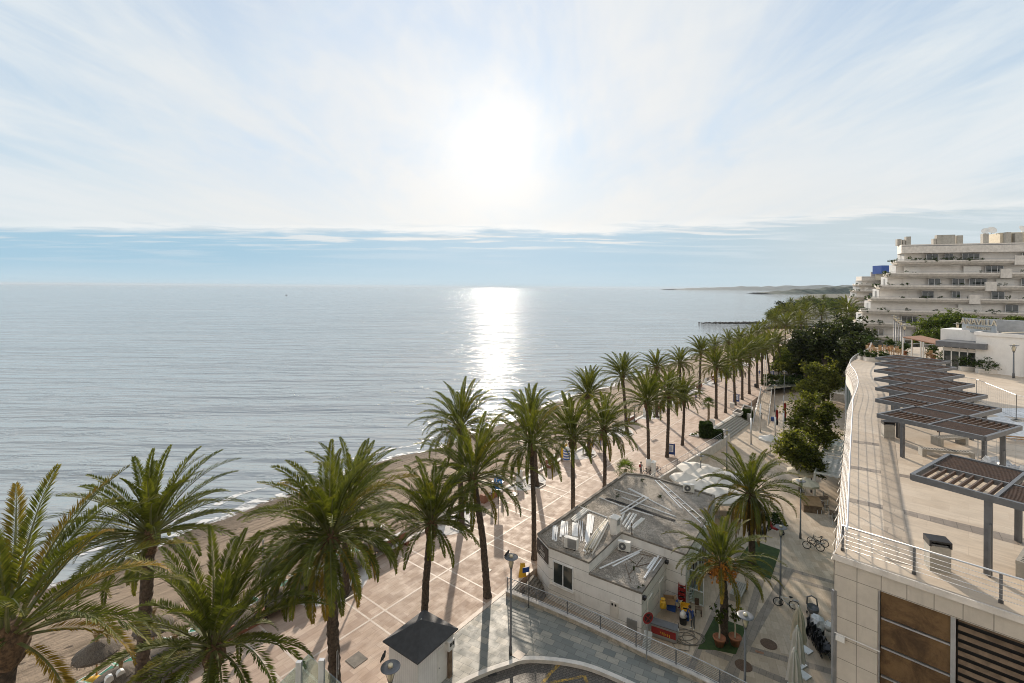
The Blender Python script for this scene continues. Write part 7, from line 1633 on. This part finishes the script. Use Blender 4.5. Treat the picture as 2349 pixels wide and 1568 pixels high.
for x, y, R, lab, m in ((1838, 1078, 1.5, 'pale open parasol by the trees left of the restaurant awnings', 'beige'), (1848, 1104, 1.3, 'lower pale open parasol below the first by the awnings', 'beige'), (1768, 1004, 1.6, 'flat pale parasol peeping out left of the dark street tree', 'canvas')):
    p = px(x, y, ZL+2.6); sqparasol(lab, Vector((p.x, p.y, ZL)), R, 2.4, .3, m)
# restaurant awning frames against the building
def awning(label, pts, zt, rows):
    """white post frame carrying wavy cream cloth"""
    P = [px(x, y, zt) for x, y in pts]; t = thing('cloth_pergola', label, 'awning', (P[0].x, P[0].y, ZL), 'cloth awnings of the plaza restaurant')
    for i, p in enumerate(P): b = MB(); b.beam((p.x, p.y, ZL), (p.x, p.y, zt), .16, .16, up=(0, 1, 0)); b.build('post', M['whitepaint'], t, world=True)
    for i in range(4): b = MB(); b.beam(P[i], P[(i+1) % 4], .12, .16); b.build('beam', M['whitepaint'], t, world=True)
    n, m_ = 36, rows*2+1; vs = []
    for j in range(m_):
        for i in range(n+1):
            u, v = i/n, j/(m_-1); p = (P[0]*(1-u)+P[1]*u)*(1-v)+(P[3]*(1-u)+P[2]*u)*v; vs.append((p.x, p.y, zt-.05-.16*abs(math.sin(u*PI*5))-.1*math.sin(v*PI*rows)**2))
    b = MB(); b.add(vs, [(j*(n+1)+i, j*(n+1)+i+1, (j+1)*(n+1)+i+1, (j+1)*(n+1)+i) for j in range(m_-1) for i in range(n)]); b.build('cloth', M['canvas'], t, world=True)
    for k in range(1, 5): b = MB(); f = k/5; b.beam(P[0].lerp(P[3], f), P[1].lerp(P[2], f), .05, .07); b.build('cross_bar', M['whitepaint'], t, world=True)
awning('nearer wavy cloth awning on white posts beside the terrace building', [(1869, 1084), (1941, 1098), (1950, 1055), (1885, 1045)], ZL+3.1, 3)
awning('farther wavy cloth awning on white posts under the trees', [(1886, 1037), (1950, 1050), (1958, 1018), (1898, 1006)], ZL+3.1, 3)
awning('small white pergola frame at the foot of the curved glass facade', [(1905, 900), (1940, 905), (1938, 890), (1908, 887)], ZL+3.2, 2)
# restaurant tables and chairs under and before the awning
cg2 = 'chairs of the plaza restaurant'; c0 = chair('cafe_chair', 'oldwood', 'whitemetal'); c0.location = px(1877, 1178, ZL); c0['label'] = 'brown and white cafe chair before the nearer awning, left one'; c0['group'] = cg2
for x, y, rz, lab in ((1893, 1172, 1.8, 'brown and white cafe chair before the nearer awning, right one'), (1907, 1190, 2.6, 'cafe chair beside the table at the railing foot'), (1918, 1206, .4, 'cafe chair in front of the table at the railing foot'), (1868, 1160, 3.4, 'cafe chair under the awning, far left one'), (1895, 1150, .9, 'cafe chair under the awning, far right one')): dup(c0, px(x, y, ZL), rz, lab, cg2)
def ctable(label, p, rz, m='oldwood'):
    t = thing('cafe_table', label, 'table', tuple(p), None, rz); b = MB(); b.box((0, 0, .74), (.9, .8, .04)); b.build('tabletop', M[m], t)
    for x in (-.38, .38):
        for y in (-.33, .33): b = MB(); b.box((x, y, .36), (.05, .05, .72)); b.build('leg', M['whitemetal'], t)
ctable('brown cafe table at the foot of the terrace railing', px(1922, 1195, ZL), .4); ctable('brown cafe table under the nearer awning', px(1886, 1158, ZL), .2)
p = px(1860, 1172, ZL); t = thing('wooden_counter', 'weathered brown box counter with a sloping top before the awning', 'counter', tuple(p), None, -.25); b = MB(); b.add([(-.9, -.6, 0), (.9, -.6, 0), (.9, .6, 0), (-.9, .6, 0), (-.9, -.6, .8), (.9, -.6, .8), (.9, .6, 1.25), (-.9, .6, 1.25)], [(0, 3, 2, 1), (0, 1, 5, 4), (1, 2, 6, 5), (2, 3, 7, 6), (3, 0, 4, 7)]); b.build('counter_body', M['oldwood'], t); b = MB(); b.add([(-.98, -.68, .79), (.98, -.68, .79), (.98, .68, 1.30), (-.98, .68, 1.30), (-.98, -.68, .83), (.98, -.68, .83), (.98, .68, 1.34), (-.98, .68, 1.34)], [(3, 2, 1, 0), (4, 5, 6, 7), (0, 1, 5, 4), (1, 2, 6, 5), (2, 3, 7, 6), (3, 0, 4, 7)]); b.build('sloping_top', M['cardboard'], t)
# red motor scooter and low shrubs
p = px(1779, 1222, ZL); t = thing('scooter', 'red motor scooter parked under the hanging dead palm fronds', 'scooter', tuple(p), None, math.radians(125))
b = MB(); b.tube([(-.75, 0, .62), (-.35, 0, .66), (-.1, 0, .38), (.3, 0, .34), (.5, 0, .6), (.52, 0, .92)], [.13, .2, .16, .13, .14, .08], 10); b.build('body', M['red'], t, smooth=True)
for x in (-.62, .62): b = MB(); b.tube([(x+.2*math.cos(2*PI*k/16), 0, .25+.2*math.sin(2*PI*k/16)) for k in range(17)], .055, 6, False); wh = b.build('wheel', M['rubber'], t, smooth=True); b = MB(); b.tube([(x, -.05, .25), (x, .05, .25)], .13, 12); b.build('rim', M['galv'], wh)
b = MB(); b.ball((-.38, 0, .86), .3, 10, 6, 1.25, .5, .3); b.build('seat', M['rubber'], t, smooth=True); b = MB(); b.tube([(.42, -.34, 1.02), (.5, 0, 1.0), (.42, .34, 1.02)], .025, 6); b.build('handlebar', M['black'], t); b = MB(); b.ball((.62, 0, .95), .09); b.build('headlight', M['whitemetal'], t, smooth=True); b = MB(); b.box((-.8, 0, .98), (.34, .36, .28)); b.build('top_box', M['black'], t)
for i, (x, y, R, lab) in enumerate(((1745, 1195, .6, 'low dark shrub behind the red scooter, left one'), (1773, 1193, .5, 'low dark shrub behind the red scooter, middle one'), (1785, 1208, .6, 'low dark shrub behind the red scooter, right one'))):
    o = link('shrub', leaf_mesh('shrub', [(0, 0, .4, R), (.4, .2, .35, R*.8)], M['hedge'], 120+i, 700, .1)); o.location = px(x, y, ZL); tag(o, lab, 'shrub', 'low shrubs around the scooter')
p = px(1745, 1228, ZL); t = thing('barrel_pots', 'cluster of dark round pots stacked by the dead palm fronds', 'pots', tuple(p)); 
for i, (x, y) in enumerate(((0, 0), (.5, .3), (.1, .6))): b = MB(); b.lathe([(.2, 0), (.3, .35), (.28, .6), (.02, .55)], (x, y, 0), 14); b.build('pot', M['black'], t, smooth=True)
b = MB(); b.lathe([(.3, 0), (.36, .5), (.3, 1.0), (.36, 1.05), (.3, 1.5), (.1, 1.6)], n=14); o = b.build('litter_bin', M['greymetal'], smooth=True); o.location = px(1953, 1065, ZL); tag(o, 'dark green cylindrical bin stack at the foot of the facade pillar', 'litter bin')
# clipped bushes near the steps
for x, y, R, H_, lab, nm in ((1619.5, 1004, 1.05, 2.3, 'large clipped cylindrical bush left of the broad steps', 'clipped_bush'), (1647, 1006, .75, 1.2, 'small round bush at the end of the retaining wall railing', 'round_bush'), (1715, 962, .9, 1.7, 'loose shrub in the planter between steps and ramp', 'planter_shrub')):
    p = px(x, y, 0 if x < 1700 else ZL+.2); t = thing(nm, lab, 'bush', tuple(p)); rr = random.Random(int(x)); V = []; F = []
    for k in range(4200):
        a = rr.uniform(0, 6.283); q = R*(1-.25*rr.random()**2); z = rr.uniform(0, H_)
        if rr.random() < .3: q = R*rr.random()**.5; z = H_*rr.uniform(.93, 1.03)
        q *= 1-.25*max(0, z/H_-.75)*2-.15*max(0, .15-z/H_)*4; c = Vector((q*math.cos(a), q*math.sin(a), z+.08*math.sin(a*3)))
        u = Vector((rr.gauss(0, 1), rr.gauss(0, 1), rr.gauss(0, 1))).normalized(); v = u.cross(Vector((rr.gauss(0, 1), rr.gauss(0, 1), 1))).normalized(); s_ = .11*rr.uniform(.6, 1.3); b0 = len(V); V += [c-u*s_, c+v*s_*.45, c+u*s_, c-v*s_*.45]; F.append((b0, b0+1, b0+2, b0+3))
    me = bpy.data.meshes.new('foliage'); me.from_pydata([tuple(v) for v in V], [], F); me.materials.append(M['hedge']); link('foliage', me, t)
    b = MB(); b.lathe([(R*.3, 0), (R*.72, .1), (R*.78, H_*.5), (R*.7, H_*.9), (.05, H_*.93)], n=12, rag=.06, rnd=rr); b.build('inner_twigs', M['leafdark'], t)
for i, (x, y, lab) in enumerate(((1594, 999, 'small planted square bed with low green tufts in the promenade'),)):
    t = thing('flower_bed', lab, 'flower bed', tuple(px(x, y))); b = MB(); b.box((0, 0, .05), (1.5, 1.5, .1), ANG); b.build('bed_kerb', M['stone'], t); link('tufts', leaf_mesh('tufts', [(.3, .2, .2, .4), (-.3, -.2, .18, .4)], M['leafmid'], 5, 300, .12), t)
# hedges of the garden
for i, (x, y, L, H_, z, lab) in enumerate(((1800, 888, 9, 1.5, -.3, 'dark trailing hedge hanging behind the low garden wall'), (1812, 872, 8, 1.3, .3, 'square clipped dark hedge above the garden wall'), (1780, 872, 5, 1.2, .3, 'light green bed planting left of the clipped hedge'), (1840, 884, 8, 1.8, -.2, 'right part of the dark hedge behind the garden wall'))):
    p = px(x, y, z); cl = [(L*(k/8-.5), 0, H_*.5, H_*.55) for k in range(9)]; o = link('hedge', leaf_mesh('hedge', cl, M['hedge' if i != 2 else 'leafmid'], 130+i, 2600, .2)); o.location = p; o.rotation_euler = (0, 0, -.1); tag(o, lab, 'hedge')
# square white planters with seats on the promenade, white totem
for i, (x, y, lab) in enumerate(((1679.5, 935, 'white pedestal bin on the promenade behind the thin palm'), (1634, 975, 'pale square pedestal beside the young fan palm'))):
    t = thing('pedestal', lab, 'pedestal', tuple(px(x, y))); b = MB(); b.box((0, 0, .4), (.7, .7, .8), ANG); b.build('block', M['marble'], t); b = MB(); b.box((0, 0, .83), (.8, .8, .06), ANG); b.build('cap', M['stone'], t)
p = px(1499, 1092); t = thing('totem', 'white post box with a tilted board at the start of the retaining wall', 'post', tuple(p), None, ANG); b = MB(); b.box((0, 0, .8), (.4, .4, 1.6)); b.build('post_body', M['whitepaint'], t); b = MB(); b.beam((-.3, 0, 1.62), (.4, 0, 1.75), .5, .05); b.build('top_board', M['whitepaint'], t)
p = px(1740, 888); t = thing('litter_bin', 'dark bin hung on a post by the palm at the top of the ramp', 'litter bin', tuple(px(1733, 892))); b = MB(); b.lathe([(.26, .3), (.3, 1.1), (.26, 1.12), (.02, 1.0)], n=14); b.build('bin_body', M['black'], t, smooth=True); b = MB(); b.tube([(.3, 0, 0), (.3, 0, 1.2)], .04, 6); b.build('post', M['black'], t)
t = thing('litter_bin', 'grey bin standing at the foot of the flag mast on the plaza', 'litter bin', tuple(px(1772, 970, ZL))); b = MB(); b.lathe([(.24, .25), (.28, 1.0), (.24, 1.02), (.02, .9)], n=14); b.build('bin_body', M['navy'], t, smooth=True); b = MB(); b.tube([(.28, 0, 0), (.28, 0, 1.1)], .04, 6); b.build('post', M['greymetal'], t)
# flag masts
def mast(label, x, y, ytop, z=ZL, thick=True, flag=None):
    p = px(x, y, z); h = (y-ytop)*p.y/1089; t = thing('flag_mast', label, 'flag mast', tuple(p)); b = MB()
    if thick: b.tube([(0, 0, 0), (0, 0, h*.62)], .13, 10); b.build('mast_foot', M['steel'], t, smooth=True); b = MB(); b.tube([(0, 0, h*.62), (0, 0, h)], [.06, .04], 8); b.build('mast_top', M['galv'], t, smooth=True)
    else: b.tube([(0, 0, 0), (0, 0, h)], [.07, .045], 8); b.build('mast_top', M['whitepaint'], t, smooth=True)
    b = MB(); b.lathe([(.2, 0), (.2, .05), (.14, .08)], n=12); b.build('base_ring', M['galv'], t)
    if flag:
        for i, (m, z0, z1) in enumerate(flag):
            n = 9; vs = []; rr = random.Random(i+int(x))
            for j in range(8):
                for k in range(n): f = j/7; a = k/(n-1); vs.append((.08+a*.34*math.sin(1.2+f), .10*math.sin(a*9+f*3), z0+(z1-z0)*f-.1*a*(1-f)))
            b = MB(); b.add(vs, [(j*n+k, j*n+k+1, (j+1)*n+k+1, (j+1)*n+k) for j in range(7) for k in range(n-1)]); o = b.build('flag', M[m], t); so_ = o.modifiers.new('thickness', 'SOLIDIFY'); so_.thickness = .02
mast('steel flag mast nearest the plaza palm, standing bare', 1723, 1020, 922); mast('steel flag mast in front of the access ramp, standing bare', 1744, 993, 886)
mast('flag mast with furled red and dark green cloth beside the ramp', 1778.5, 1000, 930, flag=(('red', 2.6, 4.3), ('black', 1.8, 2.7)))
mast('flag mast with a hanging red, white and black banner by the trees', 1797, 1000, 908, flag=(('red', 3.0, 4.3), ('black', 2.4, 3.0), ('whitepaint', 1.9, 2.4), ('red', 4.3, 5.4)))
mast('slim white flagpole at the top of the ramp, left one', 1753, 899, 816, 0, False); mast('slim white flagpole at the top of the ramp, right one', 1757.5, 902, 812, 0, False)
# ================================================================ PEOPLE
def person(label, loc, rz, top, leg, pose='walk', shoe='black', hair='hair', h=1.72, bag=None):
    """one skinned figure, coloured by region"""
    t = thing('person', label, 'person', tuple(loc), None, rz); k = h/1.72
    V = []; E = []; R = []
    def v(x, y, z, r, par=None):
        V.append((x*k, y*k, z*k)); R.append(r*k)
        if par is not None: E.append((par, len(V)-1))
        return len(V)-1
    lean = .28 if pose == 'bend' else .02; st = .22 if pose == 'walk' else .03
    pel = v(0, 0, .93, .135); wa = v(0, -lean*.35, 1.1, .12, pel); ch = v(0, -lean*.8, 1.32, .15, wa); nk = v(0, -lean*1.1, 1.48, .06, ch); hd = v(0, -lean*1.25-.01, 1.60, .095, nk); tp = v(0, -lean*1.25, 1.68, .075, hd); v(0, -lean*1.25-.1, 1.585, .02, hd)
    for s in (-1, 1):
        hp = v(.095*s, 0, .86, .095, pel); kn = v(.1*s, -st*s*.35-.03, .49, .062, hp); an = v(.1*s, st*s*.55*(1 if s > 0 else .9), .08, .042, kn); v(.1*s, st*s*.55-.15, .04, .04, an)
        sh = v(.18*s, -lean*.8, 1.40, .062, ch); el = v(.24*s, -lean*.8+(.1*s*(-1) if pose == 'walk' else -.12), 1.13, .042, sh); wr = v(.24*s, -lean*.8-.12-(.12 if pose == 'bend' else 0), .92 if pose != 'bend' else 1.0, .032, el); pa = v(.24*s, -lean*.8-.15-(.16 if pose == 'bend' else 0), .85 if pose != 'bend' else .96, .034, wr)
        for f in range(4): a = v(.24*s+(f-1.5)*.019, -lean*.8-.17-(.17 if pose == 'bend' else 0), (.80 if pose != 'bend' else .92), .009, pa); v(.24*s+(f-1.5)*.018, -lean*.8-.165-(.16 if pose == 'bend' else 0), (.755+.008*abs(f-1.3) if pose != 'bend' else .88), .0075, a)
        v(.24*s-.04*s, -lean*.8-.19-(.17 if pose == 'bend' else 0), (.815 if pose != 'bend' else .94), .010, pa)
    me = bpy.data.meshes.new('body'); me.from_pydata(V, E, []); o = bpy.data.objects.new('body', me); C.objects.link(o)
    o.modifiers.new('skin', 'SKIN'); o.modifiers.new('sub', 'SUBSURF').levels = 1
    for i, sv in enumerate(me.skin_vertices[0].data): sv.radius = (R[i], R[i]*(.8 if i in (1, 2) else 1)); sv.use_root = (i == 0)
    dg = bpy.context.evaluated_depsgraph_get(); m2 = bpy.data.meshes.new_from_object(o.evaluated_get(dg)); bpy.data.objects.remove(o)
    m2.materials.clear(); [m2.materials.append(m) for m in (M['skin'], M[top], M[leg], M[shoe])]
    for p in m2.polygons:
        c = p.center/k; hand = abs(c.x) > .2 and c.z < (.93 if pose != 'bend' else 1.02)
        p.material_index = 0 if c.z > 1.46 or (hand and c.z > .7) else 1 if c.z > .95 or abs(c.x) > .205 and c.z > .7 else 2 if c.z > .1 else 3; p.use_smooth = True
    link('body', m2, t)
    b = MB(); b.ball((0, (-lean*1.25+.015)*k, 1.665*k), .112*k, 12, 7, .95, 1.02, .85); b.build('hair', M[hair], t, smooth=True)
    if bag: b = MB(); b.ball((0, .18*k, 1.25*k), .2*k, 10, 7, .8, .55, 1.1); b.build('backpack', M[bag], t, smooth=True)
    return t
person('worker in dark clothes and white shoes bending over the crates in the yard', K(850, 1165), math.radians(-60), 'navy', 'greymetal', 'bend', 'whitepaint', h=1.75)
p = px(1596, 917); person('left person of the couple strolling on the promenade, in dark jacket', p, .4, 'black', 'navy'); person('right person of the couple strolling on the promenade, in brownish coat', px(1605, 918), .3, 'oldwood', 'greymetal', h=1.66)
person('lone person in black walking between the palm rows', px(1709.5, 868), .2, 'black', 'greymetal', h=1.65); person('person in dark blue walking behind a palm trunk near the ramp top', px(1742.5, 864), 2.9, 'navy', 'navy')
person('person in a black jacket on the access ramp half behind the mast', px(1745, 966, ZL+.2), 3.1, 'black', 'greymetal')
person('person in grey with a red backpack near the palm wrapped in white', px(1470, 1092), 2.2, 'galv', 'greymetal', 'stand', bag='red')
p = W(37.4, 10.9, 0); t = thing('white_wrap', 'white cloth wrapped around the foot of the palm behind the roof', 'cloth', tuple(p)); b = MB(); b.lathe([(.36, .0), (.33, .8), (.3, 1.5)], n=16, rag=.03, rnd=random.Random(2)); b.build('cloth_wrap', M['whitepaint'], t, smooth=True)
